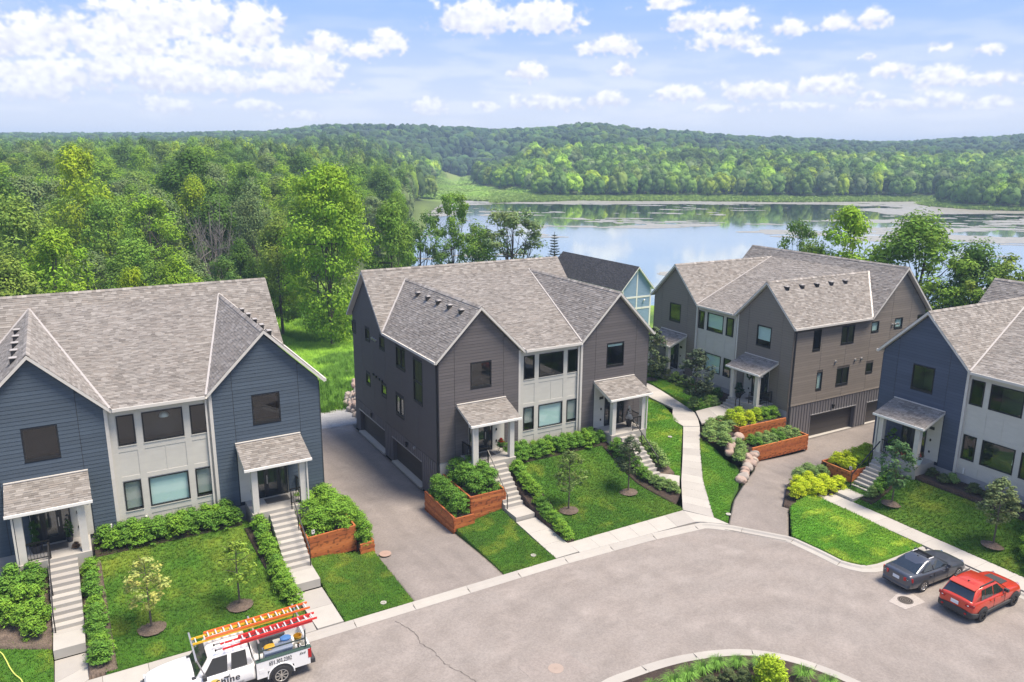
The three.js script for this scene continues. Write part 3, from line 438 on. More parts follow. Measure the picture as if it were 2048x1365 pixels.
function wallWithHoles(pts, holes, toP, flip) { // pts/holes in wall coordinates
  const s = new THREE.Shape(pts.map(p => new THREE.Vector2(...p))); for (const h of holes) { const q = new THREE.Path(); q.moveTo(h[0], h[2]); q.lineTo(h[0], h[3]); q.lineTo(h[1], h[3]); q.lineTo(h[1], h[2]); q.closePath(); s.holes.push(q); }
  const g = new THREE.ShapeGeometry(s).toNonIndexed(), P = g.attributes.position, m = new MB();
  for (let i = 0; i < P.count; i += 3) { const q = [0, 1, 2].map(k => toP(P.getX(i + k), P.getY(i + k))); flip ? m.tri(q[0], q[2], q[1]) : m.tri(...q); }
  return m;
}
const V0 = 8.94, UW = 8.38, UI = 2.58, RC = 5.48, LH = 8.68, VF = 9.24;
// lapped siding between x0..x1 at height h (wedge proud of the wall)
function lap(m, P, a0, a1, b0, b1, h0, h1) { h1 -= 0.017; const A = P(a0, h0, 0.024), B = P(a1, h0, 0.024), C = P(b1, h1, 0.012), D = P(b0, h1, 0.012), E = P(a0, h0, 0), F = P(a1, h0, 0), G = P(b1, h1, 0), I = P(b0, h1, 0); m.quad(A, B, C, D).quad(E, F, B, A).quad(F, G, C, B).quad(I, E, A, D); }
function sidingWall(root, P, rows, limits, holes, joints, mats, separate, r) {
  // rows: [hBottom, hTop, step]; limits(h) -> [a0, a1]; leaves gaps at holes and joints
  const all = new MB(); let n = 0;
  for (let h = rows[0]; h < rows[1] - 0.03; h += rows[2]) {
    const ht = Math.min(h + rows[2], rows[1]), L0 = limits(h), L1 = limits(ht); if (!L0 || L0[1] - L0[0] < 0.1) continue;
    let cuts = [[L0[0], L0[1]]];
    for (const H of holes) if (ht > H[2] - 0.05 && h < H[3] + 0.05) cuts = cuts.flatMap(([a, b]) => (H[1] + 0.02 <= a || H[0] - 0.02 >= b) ? [[a, b]] : [[a, H[0] - 0.02], [H[1] + 0.02, b]].filter(q => q[1] - q[0] > 0.05));
    for (const j of joints) cuts = cuts.flatMap(([a, b]) => (j > a + 0.05 && j < b - 0.05) ? [[a, j - 0.012], [j + 0.012, b]] : [[a, b]]);
    for (const [a, b] of cuts) {
      const m = separate && n < 300 ? new MB() : all; const b0 = a === L0[0] && L1 ? Math.max(a, L1[0]) : a, b1 = b === L0[1] && L1 ? Math.min(b, L1[1]) : b; if (b1 - b0 < 0.02) continue;
      lap(m, P, a, b, b0, b1, h, ht + 0.004); if (m !== all) { part('siding_board', m.build(), pick(r, mats), root); n++; }
    }
  }
  if (all.p.length) part('siding_boards', all.build(), mats[0], root, 'stuff');
  // dark vertical reveals at the joints
  if (joints.length) { const j = new MB(); for (const q of joints) { const t = rows[1]; let hi = rows[0]; for (let h = rows[0]; h < t; h += 0.1) { const L = limits(h); if (L && q > L[0] + 0.1 && q < L[1] - 0.1) hi = h; } const A = P(q - 0.012, rows[0], 0.003), B = P(q + 0.012, rows[0], 0.003), C = P(q + 0.012, hi, 0.003), D = P(q - 0.012, hi, 0.003); j.quad(A, B, C, D); } part('joint_strip', j.build(), X.dark, root); }
}
function house(o) {
  const r = rngOf(o.seed), root = thing(o.name, o.label, 'house', [o.pos[0], o.pos[1] - BASE, o.pos[2]], o.rot);
  const cs = o.color, sideM = [1, 0.93, 1.07, 0.97].map(k => M(cs.map(q => q * k), 0.75, { map: tFine }));
  const sb = o.sideBottom || -7.0;
  // --- walls
  const winW = [[-RC - 0.75 + 0.08, -RC + 0.75 + 0.08, -2.11, -0.48], [RC - 0.75 - 0.08, RC + 0.75 - 0.08, -2.11, -0.48]];
  const wall = new MB();
  const merge = q => { wall.p.push(...q.p); wall.n.push(...q.n); wall.u.push(...q.u); };
  const PF = (a, h, d = 0) => [a, Y(h), V0 + d];
  for (const s of [-1, 1]) { const i = s < 0 ? 0 : 1; const pts = [[s * UI, -6.82], [s * UW, -6.82], [s * UW, 0.05], [s * RC, 2.95], [s * UI, 0.05]]; if (s < 0) pts.reverse(); merge(wallWithHoles(pts, [winW[i]], (a, h) => PF(a, h), false)); }
  const side = o.garage, wins = o.sideWins || [];
  for (const s of [-1, 1]) {
    const holes = s === side ? wins.map(w => w.slice(0, 4)) : [];
    if (s === side) for (const g of o.doors) holes.push([g[0], g[1], -9.7, g[2]]);
    const pts = [[-7.57, -9.75], [V0, -9.75], [V0, -0.25], [0.1, -0.25], [-3.93, 3.75], [-7.57, 0.1]];
    merge(wallWithHoles(pts, holes, (a, h) => [s * UW, Y(h), a], s > 0));
  }
  wall.quad([UW, Y(-9.75), -7.57], [-UW, Y(-9.75), -7.57], [-UW, Y(0.1), -7.57], [UW, Y(0.1), -7.57]);
  // inner cheeks of the recessed bay
  for (const s of [-1, 1]) { const A = [s * UI, Y(-6.82), V0], B = [s * UI, Y(-6.82), 8.7], C = [s * UI, Y(0), 8.7], D = [s * UI, Y(0), V0]; s < 0 ? wall.quad(A, B, C, D) : wall.quad(B, A, D, C); }
  part('wall', wall.build(), M(cs.map(q => q * 0.42), 0.85), root);
  // siding boards
  for (const s of [-1, 1]) {
    const i = s < 0 ? 0 : 1, W0 = winW[i];
    const lim = h => { const hw = h < 0.0 ? 2.9 : 2.9 - h; return hw > 0.06 ? [s * RC - hw, s * RC + hw] : null; };
    const pd = [s < 0 ? -6.35 : 3.62, s < 0 ? -3.62 : 6.35, -6.9, -3.3];
    const J = [s * RC - 1.82, s * RC + 1.75];
    sidingWall(root, PF, [-6.82, 2.86, 0.2], lim, [W0, pd], J, sideM, o.sepFront, r);
  }
  for (const s of [-1, 1]) {
    const PS = (a, h, d) => [s * (UW + (d || 0)), Y(h), s > 0 ? -a : a];
    const lim = h => { const hi = h > -0.3 ? [-7.5 + Math.max(0, h), -0.3 - Math.max(0, h)] : [-7.55, V0 - 0.02]; if (h > 3.5) return null; return s > 0 ? [-hi[1], -hi[0]] : hi; };
    const fl = q => s > 0 ? [-q[1], -q[0], q[2], q[3]] : q;
    if (s !== side && !o.otherSide) continue;
    sidingWall(root, PS, [s === side ? sb : -6.82, 3.6, 0.2], lim, s === side ? wins.map(fl) : [], [-5.45, -2.9, -0.37, 2.62, 5.6].map(q => s > 0 ? -q : q), sideM, s === side && o.sepSide, r);
  }
  // dark corner boards
  for (const s of [-1, 1]) part('corner_board', boxG(Math.min(s * UW, s * (UW + 0.035)), Math.max(s * UW, s * (UW + 0.035)), Y(-6.85), Y(-0.2), V0 - 0.09, V0 + 0.03), M(cs.map(q => q * 0.55), 0.7), root);
  // metal cladding and garages
  if (side) {
    const m = new MB(), x = side * (UW + 0.012), seg = [[-7.57, o.doors[0][0]], [o.doors[0][1], o.doors[1][0]], [o.doors[1][1], V0]];
    const ribs = (z0, z1, h0, h1) => { m.box(Math.min(side * UW, x), Math.max(side * UW, x), Y(h0), Y(h1), z0, z1); for (let z = z0 + 0.15; z < z1 - 0.05; z += 0.33) m.box(Math.min(x, x + side * 0.045), Math.max(x, x + side * 0.045), Y(h0), Y(h1), z - 0.02, z + 0.02); };
    for (const [a, b] of seg) ribs(a, b, -9.72, sb - 0.02); for (const d of o.doors) ribs(d[0], d[1], d[2], sb - 0.02);
    part('metal_cladding', m.build(), M(o.clad || [0.085, 0.08, 0.09], 0.5, { metalness: 0.25 }), root);
    const tb = new MB().box(Math.min(side * UW, side * (UW + 0.06)), Math.max(side * UW, side * (UW + 0.06)), Y(sb - 0.05), Y(sb + 0.0), -7.57, V0 + 0.01); part('drip_edge', tb.build(), M(cs.map(q => q * 0.8), 0.6), root);
    for (const d of o.doors) {
      const x1 = side * (UW - 0.32), jam = new MB(); const lo = Math.min(x1, side * UW), hi = Math.max(x1, side * UW);
      jam.box(lo, hi, Y(-9.7), Y(d[2]), d[0] - 0.04, d[0]); jam.box(lo, hi, Y(-9.7), Y(d[2]), d[1], d[1] + 0.04); jam.box(lo, hi, Y(d[2]), Y(d[2]) + 0.04, d[0] - 0.04, d[1] + 0.04);
      const gd = part('garage_door', jam.build(), M([0.10, 0.095, 0.10], 0.6), root); const hgt = d[2] + 9.66;
      for (let k = 0; k < 4; k++) { const p = new MB(), b0 = Y(-9.66) + hgt * k / 4 + 0.008, b1 = Y(-9.66) + hgt * (k + 1) / 4 - 0.008; p.box(Math.min(x1, x1 - side * 0.05), Math.max(x1, x1 - side * 0.05), b0, b1, d[0], d[1]); part('door_panel', p.build(), M([0.058, 0.05, 0.047], 0.55), gd); }
      part('apron', boxG(Math.min(x1, side * (UW + 0.16)), Math.max(x1, side * (UW + 0.16)), Y(-9.85), Y(-9.64), d[0] + 0.005, d[1] - 0.005), X.concrete2, root);
      part('head_trim', boxG(Math.min(side * UW, side * (UW + 0.07)), Math.max(side * UW, side * (UW + 0.07)), Y(d[2] - 0.02), Y(d[2] + 0.04), d[0] - 0.05, d[1] + 0.05), X.metal, root);
      const lz = (d[0] + d[1]) / 2 + 0.2; const lm = new MB().box(Math.min(side * (UW + 0.02), side * (UW + 0.2)), Math.max(side * (UW + 0.02), side * (UW + 0.2)), Y(d[2] + 0.38), Y(d[2] + 0.56), lz - 0.09, lz + 0.09).box(Math.min(side * (UW + 0.06), side * (UW + 0.16)), Math.max(side * (UW + 0.06), side * (UW + 0.16)), Y(d[2] + 0.22), Y(d[2] + 0.38), lz - 0.05, lz + 0.05); part('wall_lamp', lm.build(), X.black, root);
    }
    for (const w of wins) addWindow(root, 'x', side, side * UW, w[0], w[1], w[2], w[3], w[4] || {});
    for (const q of o.vents || []) { const m2 = new MB(); m2.tube([side * UW, Y(q[1]), q[0]], [side * (UW + 0.14), Y(q[1]) - 0.03, q[0]], 0.09, 0.10, 10); part('wall_vent', m2.build(), q[2] ? X.black : X.metal, root); }
  }
  // foundation
  { const m = new MB(); for (const s of [-1, 1]) m.box(Math.min(s * UI, s * (UW + 0.01)), Math.max(s * UI, s * (UW + 0.01)), Y(-8.6), Y(-6.82), V0 - 0.3, V0 - 0.01); m.box(-UI - 0.1, UI + 0.1, Y(-8.6), Y(-6.83), 8.5, 8.80); part('foundation', m.build(), X.found, root); }
  // --- bay between the wings
  const dx = o.bayDx || 0, vb = 8.82, bw = [];
  for (const [a, b] of [[-2.18, -1.36], [-0.99, 0.97], [1.33, 2.2]]) { bw.push([a + dx, b + dx, -2.17, -0.55]); bw.push([a + dx, b + dx, -5.8, -4.17]); }
  part('bay_wall', wallWithHoles([[-UI, -6.82], [UI, -6.82], [UI, -0.05], [-UI, -0.05]], bw, (a, h) => [a, Y(h), vb - 0.03], false).build(), X.bay, root);
  const tb = (u0, u1, h0, h1, d = 0.022) => part('trim_board', boxG(u0, u1, Y(h0), Y(h1), vb - 0.03, vb - 0.03 + d), X.bay, root);
  const c1 = dx - 1.175, c2 = dx + 1.15;
  tb(-UI, -2.22 + dx, -6.82, -0.05); tb(2.24 + dx, UI, -6.82, -0.05); tb(c1 - 0.165, c1 + 0.165, -6.82, -0.05); tb(c2 - 0.165, c2 + 0.165, -6.82, -0.05);
  for (const [a, b] of [[-2.22 + dx, c1 - 0.165], [c1 + 0.165, c2 - 0.165], [c2 + 0.165, 2.24 + dx]]) { tb(a, b, -0.5, -0.05, 0.02); tb(a, b, -2.52, -2.22, 0.02); tb(a, b, -4.12, -3.88, 0.02); tb(a, b, -6.18, -5.85, 0.02); }
  tb(dx - 0.02, dx + 0.02, -3.88, -2.52, 0.014); tb(dx - 0.02, dx + 0.02, -6.82, -6.18, 0.014);
  // water table and pale corner posts either side of the bay
  for (const s of [-1, 1]) part('corner_post', boxG(Math.min(s * (UI - 0.16), s * (UI + 0.0)), Math.max(s * (UI - 0.16), s * (UI + 0.0)), Y(-6.85), Y(-0.05), vb - 0.005, V0 + 0.02), X.trim, root);
  const bo = o.bay || {};
  bw.forEach((q, i) => addWindow(root, 'z', 1, vb - 0.02, q[0], q[1], q[2], q[3], { sill: X.bay, ...(bo[i] || {}) }));
  winW.forEach((q, i) => addWindow(root, 'z', 1, V0, q[0], q[1], q[2], q[3], (o.wingWin || {})[i] || {}));
  // --- roof
  const roof = new MB(), sh = new MB(true), B3 = 3.2;
  const P = (u, h, v) => [u, Y(h), v];
  const slope = (poly, ea, eb, th = 0.2) => { roof.prism(poly, [0, th, 0]); shingles(sh, poly, ea, eb, r); };
  for (const s of [-1, 1]) {
    const oS = [P(s * LH, 0, VF), P(s * LH, 0, 0), P(s * RC, B3, -B3), P(s * RC, B3, VF)]; if (s < 0) oS.reverse();
    slope(oS, P(s * LH, 0, 0), P(s * LH, 0, VF));
    const iS = [P(s * RC, B3, VF), P(s * RC, B3, -B3), P(s * 2.28, 0, VF)]; if (s < 0) iS.reverse();
    slope(iS, P(s * 2.28, 0, -B3), P(s * 2.28, 0, VF));
  }
  const cS = [P(-2.28, 0, VF), P(2.28, 0, VF), P(RC, B3, -B3), P(-RC, B3, -B3)]; slope(cS, P(-2.28, 0, VF), P(2.28, 0, VF));
  const RM = 3.93, LM = 8.77;
  const fS = [P(-LM, RM, -RM), P(-LM, 0, 0), P(-LH, 0, 0), P(-RC, B3, -B3), P(RC, B3, -B3), P(LH, 0, 0), P(LM, 0, 0), P(LM, RM, -RM)]; slope(fS, P(-LM, 0, 0), P(LM, 0, 0));
  const bS = [P(LM, RM, -RM), P(LM, 0, -RM * 2), P(-LM, 0, -RM * 2), P(-LM, RM, -RM)]; slope(bS, P(LM, 0, -RM * 2), P(-LM, 0, -RM * 2));
  const rf = part('roof', roof.build(), X.trim, root); part('shingles', sh.build(), mShingle, rf, 'stuff');
  // ridge caps
  { const m = new MB(true); const cap = (a, b, e) => { const A = V(...a), B = V(...b), L = A.distanceTo(B), n = Math.floor(L / 0.25), d = B.clone().sub(A).normalize(), sx = V(0, 1, 0).cross(d).normalize(); for (let i = 0; i < n; i++) { const c = pick(r, SH), k = 0.9 + 0.5 * r(); m.col = c.map(q => q * k); const q = (t, s) => { const p = A.clone().addScaledVector(d, t).addScaledVector(sx, s * 0.15); return [p.x, p.y + 0.045 - (s ? 0.13 : 0) * e + (t % 1) * 0, p.z]; }; const t0 = i * 0.25, t1 = t0 + 0.255; m.quad(q(t0, 0), q(t0, 1), q(t1, 1), q(t1, 0)).quad(q(t1, 0), q(t1, -1), q(t0, -1), q(t0, 0)); } };
    cap(P(-LM, RM, -RM), P(LM, RM, -RM), 1); for (const s of [-1, 1]) cap(P(s * RC, B3, VF), P(s * RC, B3, -B3 + 0.1), 1);
    const mm = mShingle.clone(); mm.side = THREE.DoubleSide; part('ridge_caps', m.build(), mm, rf, 'stuff'); }
  // valley flashing strips
  for (const s of [-1, 1]) { const m = new MB(), m2 = new MB(); const a = P(s * 2.28, 0.055, VF), b = P(s * RC, B3 + 0.04, -B3); m.bar([a[0], a[1], a[2]], [b[0], b[1], b[2]], 0.13, 0.03); part('valley_flashing', m.build(), X.flash, rf);
    const c = P(s * LH, 0.05, 0), e = P(s * RC, B3 + 0.05, -B3); m2.bar(c, e, 0.15, 0.03); part('valley_flashing', m2.build(), X.flash, rf); }
  // roof vents along one wing ridge
  for (const s of o.roofVents || []) for (let k = 0; k < 5; k++) { const m = new MB(), v = 7.6 - k * 1.75, u = s * (RC + 0.62), y = Y(B3 - 0.62); m.prism([[u - 0.14, y + 0.26, v - 0.17], [u - 0.14, y + 0.26, v + 0.17], [u + 0.2 * s + 0.0, y + 0.14, v + 0.17], [u + 0.2 * s, y + 0.14, v - 0.17]].slice(0, 4), [0, 0.02, 0]); m.box(u - 0.14, u + 0.14, y - 0.1, y + 0.2, v - 0.15, v + 0.15); part('roof_vent', m.build(), k % 2 ? X.dark : X.black, rf); part('vent_cap', boxG(u - 0.17, u + 0.17, y + 0.2, y + 0.235, v - 0.18, v + 0.18), X.flash, rf); }
  // gutters and downspouts
  { const m = new MB(); m.box(-2.2, 2.2, Y(-0.16), Y(0.0), VF, VF + 0.12); part('gutter', m.build(), X.trim, root);
    for (const s of [-1, 1]) { const g = new MB(); g.box(Math.min(s * LH, s * (LH + 0.12)), Math.max(s * LH, s * (LH + 0.12)), Y(-0.16), Y(0), 0.1, VF - 0.02); part('gutter', g.build(), X.trim, root); }
    const dp = new MB(); dp.box(UI - 0.36, UI - 0.27, Y(-6.85), Y(-0.3), vb + 0.02, vb + 0.1); dp.bar([UI - 0.31, Y(-0.3), vb + 0.06], [UI - 0.31, Y(-0.12), VF + 0.04], 0.08, 0.08); part('downspout', dp.build(), X.trim, root);
    for (const s of [-1, 1]) part('downspout', boxG(Math.min(s * (UW + 0.035), s * (UW + 0.12)), Math.max(s * (UW + 0.035), s * (UW + 0.12)), Y(s === side ? -9.7 : -7.0), Y(-0.2), V0 - 0.25, V0 - 0.16), X.dark, root); }
  // --- porches
  for (const s of [-1, 1]) {
    if (o.skipPorch === s) continue;
    const q = o.porch[s], U = (a, b) => [Math.min(s * a, s * b), Math.max(s * a, s * b)];
    const bx = (m, a, b, h0, h1, v0, v1) => { const [x0, x1] = U(a, b); m.box(x0, x1, Y(h0), Y(h1), v0, v1); return m; };
    part('porch_slab', bx(new MB(), 3.86, 6.95, -8.1, -6.58, V0 - 0.02, 10.88).build(), X.concrete, root);
    part('porch_panel', bx(new MB(), 3.66, 6.33, -6.58, -3.3, V0 - 0.01, V0 + 0.03).build(), X.bay, root);
    for (const a of [3.95, 6.55]) part('post', bx(new MB(), a, a + 0.32, -6.58, -4.12, 10.48, 10.80).build(), X.trim, root);
    const bm = new MB(); bx(bm, 3.75, 7.05, -4.14, -3.86, 10.46, 10.82); for (const a of [3.72, 6.86]) { const [x0, x1] = U(a, a + 0.14); bm.prism([[x0, Y(-3.15), V0], [x0, Y(-3.9), 10.8], [x1, Y(-3.9), 10.8], [x1, Y(-3.15), V0]], [0, 0.28, 0]); } part('beam', bm.build(), X.trim, root);
    const A = P(s * 3.58, -3.1, V0), B = P(s * 7.18, -3.1, V0), C = P(s * 7.18, -3.86, 11.0), D = P(s * 3.58, -3.86, 11.0), poly = s > 0 ? [D, C, B, A] : [C, D, A, B];
    const pr = part('porch_roof', new MB().prism(poly, [0, 0.16, 0]).build(), X.trim, root), ps = new MB(true); shingles(ps, poly, D, C, r); part('shingles', ps.build(), mShingle, pr, 'stuff');
    const [f0, f1] = U(3.58, 7.18); part('flashing', new MB().bar([f0, Y(-3.06), V0 + 0.05], [f1, Y(-3.06), V0 + 0.05], 0.12, 0.05).build(), X.trim, pr);
    part('gutter', bx(new MB(), 3.56, 7.2, -4.0, -3.87, 11.0, 11.11).build(), X.white, pr);
    part('downspout', bx(new MB(), 6.9, 6.98, -6.58, -4.0, 10.82, 10.9).build(), X.trim, root);
    // door with side lights
    const d0 = 4.6, d1 = 6.3, hb = -6.56, ht = -4.12, fm = new MB(); const zf = V0 + 0.03;
    bx(fm, d0, d1, ht - 0.08, ht, zf, zf + 0.07); bx(fm, d0, d0 + 0.06, hb, ht - 0.08, zf, zf + 0.07); bx(fm, d1 - 0.06, d1, hb, ht - 0.08, zf, zf + 0.07); bx(fm, d0 + 0.38, d0 + 0.46, hb, ht - 0.08, zf, zf + 0.07); bx(fm, d1 - 0.46, d1 - 0.38, hb, ht - 0.08, zf, zf + 0.07); bx(fm, d0 + 0.06, d1 - 0.06, hb, hb + 0.06, zf, zf + 0.06);
    const dr = part('door', fm.build(), X.door, root), lf = new MB(); bx(lf, d0 + 0.46, d0 + 0.62, hb + 0.06, ht - 0.08, zf, zf + 0.05); bx(lf, d1 - 0.62, d1 - 0.46, hb + 0.06, ht - 0.08, zf, zf + 0.05); bx(lf, d0 + 0.62, d1 - 0.62, hb + 0.06, hb + 0.3, zf, zf + 0.05); bx(lf, d0 + 0.62, d1 - 0.62, ht - 0.24, ht - 0.08, zf, zf + 0.05); part('door_leaf', lf.build(), X.door, dr);
    const gl = new THREE.MeshPhysicalMaterial({ color: lin([0.035, 0.04, 0.04]), roughness: 0.04, ior: 1.9 });
    part('door_glass', bx(new MB(), d0 + 0.62, d1 - 0.62, hb + 0.3, ht - 0.24, zf + 0.002, zf + 0.02).build(), gl, dr); for (const a of [d0 + 0.06, d1 - 0.38]) part('side_light', bx(new MB(), a, a + 0.32, hb + 0.06, ht - 0.08, zf + 0.002, zf + 0.02).build(), gl, dr);
    part('door_handle', bx(new MB(), d0 + 0.51, d0 + 0.55, -5.75, -5.25, zf + 0.05, zf + 0.1).build(), X.metal, dr);
    // plate, bell, lamp
    part('number_plate', bx(new MB(), d1 + (q.plateIn ? -2.1 : 0.0) + 0.0, d1 + (q.plateIn ? -1.78 : 0.0) + (q.plateIn ? 0.0 : 0.0) + (q.plateIn ? 0 : 0.001), -4.42, -4.24, V0 + 0.03, V0 + 0.06).build(), X.black, root);
    part('number_plate', bx(new MB(), 4.12, 4.46, -4.5, -4.3, V0 + 0.03, V0 + 0.055).build(), X.black, root);
    part('wall_lamp', bx(new MB(), 4.24, 4.32, -5.3, -5.14, V0 + 0.03, V0 + 0.09).build(), X.black, root);
    part('outlet_box', bx(new MB(), 4.22, 4.32, -6.1, -5.96, V0 + 0.03, V0 + 0.07).build(), X.black, root);
    part('door_mat', bx(new MB(), 4.85, 6.15, -6.58, -6.555, 9.25, 9.95).build(), M([0.10, 0.09, 0.08], 1), root);
    // railings
    const rail = (pts) => { const m = new MB(), tp = -5.62; for (let i = 0; i + 1 < pts.length; i++) { const [a, b] = [pts[i], pts[i + 1]]; const p = (t, h) => [s * lerp(a[0], b[0], t), Y(h), lerp(a[1], b[1], t)]; m.bar(p(0, tp), p(1, tp), 0.06, 0.05); m.bar(p(0, -6.45), p(1, -6.45), 0.035, 0.035); const L = Math.hypot(b[0] - a[0], b[1] - a[1]), n = Math.max(2, Math.round(L / 0.13)); for (let k = 0; k <= n; k++) m.bar(p(k / n, k % n ? -6.45 : -6.58), p(k / n, tp), k % n ? 0.018 : 0.045, k % n ? 0.018 : 0.045); } part('railing', m.build(), X.iron, root); };
    if (q.rails) for (const pts of q.rails) rail(pts);
  }
  return root;
}
const HA = house({ name: 'duplex_house', seed: 11, label: 'dark blue duplex house at the left with two front gables and a pale panelled bay', pos: [-24.49, 9.21, 0.19], rot: 0.0127, color: [0.066, 0.092, 0.124], garage: 0, doors: [], sepFront: true, otherSide: true, bayDx: 0.12, roofVents: [-1, 1],
  bay: { 0: { light: 1 }, 2: { light: 1 }, 4: { light: 1 }, 1: { blind: 0.95, bm: X.blindG }, 3: { blind: 1, light: 1 }, 5: { blind: 0.9, bm: X.blindG } }, wingWin: { 0: {}, 1: { blind: 0.06 } },
  porch: { [-1]: { rails: [[[6.55, 10.72], [5.6, 10.72]]] }, 1: { rails: [[[6.0, 10.72], [6.55, 10.72]], [[6.78, 10.48], [6.78, 9.0]]] } } });
const HB = house({ name: 'duplex_house', seed: 23, label: 'charcoal duplex house in the middle with two garages on its dark left side', pos: [0, 9.23, 0], rot: 0, color: [0.114, 0.103, 0.104], garage: -1, doors: [[-6.6, -0.98, -7.8], [0.65, 6.0, -7.78]], sepFront: true, sideBottom: -7.0, bayDx: 0.09, roofVents: [-1], clad: [0.17, 0.165, 0.18],
  sideWins: [[-7.7, -6.73, -1.45, -0.6], [-4.56, -3.57, -1.45, -0.6], [-1.5, -0.42, -1.47, -0.6], [1.8, 3.45, -2.02, -0.62, { split: 1 }], [4.87, 6.38, -3.7, -0.76, { rail: -2.3, split: 0 }], [-4.7, -3.74, -5.05, -4.2], [-1.36, -0.31, -5.0, -4.2], [1.5, 3.05, -5.6, -4.22, { split: 1 }]],
  vents: [[-2.9, -1.05], [-2.5, -1.05], [-2.1, -1.05], [-2.9, -3.9, 1], [-2.3, -3.95, 1], [-1.6, -3.95, 1], [-1.1, -3.95, 1], [4.9, -7.15]],
  bay: { 1: { light: 1, blind: 0.7, bm: X.blindG }, 3: { blind: 1, light: 1 }, 5: { blind: 0.9, bm: X.blindG } }, wingWin: { 0: { light: 1 }, 1: { blind: 0.16 } },
  porch: { [-1]: { rails: [[[6.78, 10.48], [6.78, 9.0]], [[6.55, 10.72], [5.85, 10.72]]] }, 1: { rails: [[[6.78, 10.48], [6.78, 9.0]], [[5.86, 10.72], [6.55, 10.72]]] } } });
const HC = house({ name: 'duplex_house', seed: 37, label: 'taupe brown duplex house near the lake with a sunlit side wall above its garages', pos: [29.71, 8.75, 3.4], rot: -90.67 * R, color: [0.205, 0.178, 0.152], garage: 1, doors: [[-6.6, -1.0, -7.62], [0.55, 6.05, -7.62]], sepSide: true, sideBottom: -6.45, bayDx: -0.3, roofVents: [1], clad: [0.19, 0.18, 0.185],
  sideWins: [[5.78, 6.66, -2.09, -0.48], [1.75, 3.32, -1.95, -0.5, { split: 1 }], [-1.33, -0.38, -1.35, -0.5, { blind: 0.9 }], [-4.48, -3.42, -1.35, -0.5, { blind: 0.9 }], [-7.45, -6.5, -1.35, -0.5], [5.15, 5.8, -5.48, -4.03, { blind: 1 }], [1.9, 3.4, -5.45, -4.03, { split: 1 }], [-1.15, -0.26, -4.88, -4.04]],
  vents: [[-3.1, -0.95], [-3.45, -0.95], [-3.8, -0.95], [3.75, -3.35], [1.3, -3.5], [0.5, -3.5]],
  bay: { 2: { light: 1, blind: 0.8 }, 3: { blind: 1, light: 1 } }, wingWin: { 1: { blind: 0.72, light: 1 } },
  porch: { [-1]: { rails: [] }, 1: { rails: [[[6.78, 10.48], [6.78, 9.0]], [[6.0, 10.72], [6.55, 10.72]]] } } });
const HD = house({ name: 'duplex_house', seed: 51, label: 'slate blue duplex house at the right edge with a shaded front gable', pos: [29.14, 8.88, 28.11], rot: -90.61 * R, color: [0.066, 0.085, 0.13], garage: 0, doors: [], sepFront: true, otherSide: true, bayDx: -0.12, roofVents: [],
  bay: { 0: {}, 2: { light: 1 }, 1: {}, 3: { light: 1 } }, wingWin: { 0: { light: 1 } },
  porch: { [-1]: { rails: [[[6.78, 10.48], [6.78, 9.0]], [[6.62, 10.72], [6.2, 10.72]]] }, 1: { rails: [] } } });
// ---------- porch stairs, handrails, planters, boulders ----------
// stairs run outward from a porch: origin at the porch edge, dir = [dx, dz] outward, across = [ax, az]
function stairs(label, railLabel, o) { // o: x,z of the inner corner of the top riser, dir, across, width, top, n, rise, tread, landing, railSide
  const st = thing('concrete_staircase', label, 'stairs'); const r = rngOf(Math.round(o.x * 7 + o.z * 13));
  const at = (a, f) => [o.x + o.across[0] * a + o.dir[0] * f, o.z + o.across[1] * a + o.dir[1] * f];
  const block = (name, f0, f1, y0, y1, mat, a0 = 0, a1 = o.width) => { const p = at(a0, f0), q = at(a1, f1); part(name, boxG(Math.min(p[0], q[0]), Math.max(p[0], q[0]), y0, y1, Math.min(p[1], q[1]), Math.max(p[1], q[1])), mat, st); };
  let y = o.top, f = 0;
  for (let i = 0; i < o.n; i++) { y = o.top - (i + 1) * o.rise; block('step', f, f + o.tread, y - 0.7, y, pick(r, [X.concrete, X.concrete2, X.concrete3])); f += o.tread; }
  if (o.landing) { y -= o.rise * 0; block('landing', f, f + o.landing, y - 0.45, y - 0.004, X.concrete2); f += o.landing; }
  if (o.rail) {
    const a = o.rail.a, h = thing('handrail', railLabel, 'handrail'); const P = (ff, yy) => { const p = at(a, ff); return [p[0], yy, p[1]]; };
    const f0 = o.rail.f0, f1 = o.rail.f1, ys = ff => o.top - Math.min(o.n, Math.max(0, ff / o.tread + 0.6)) * o.rise;
    const pts = [P(f0 - 0.05, ys(f0) + 0.96), P(f1, ys(f1) + 0.96), P(f1 + 0.12, ys(f1) + 0.88)];
    part('rail', new MB().bar(pts[0], pts[1], 0.055, 0.055).build(), X.iron, h);
    for (const ff of o.rail.posts) part('post', new MB().bar(P(ff, ys(ff) - 0.15), P(ff, ys(ff) + 0.94), 0.045, 0.045).build(), X.iron, h);
  }
  return st;
}
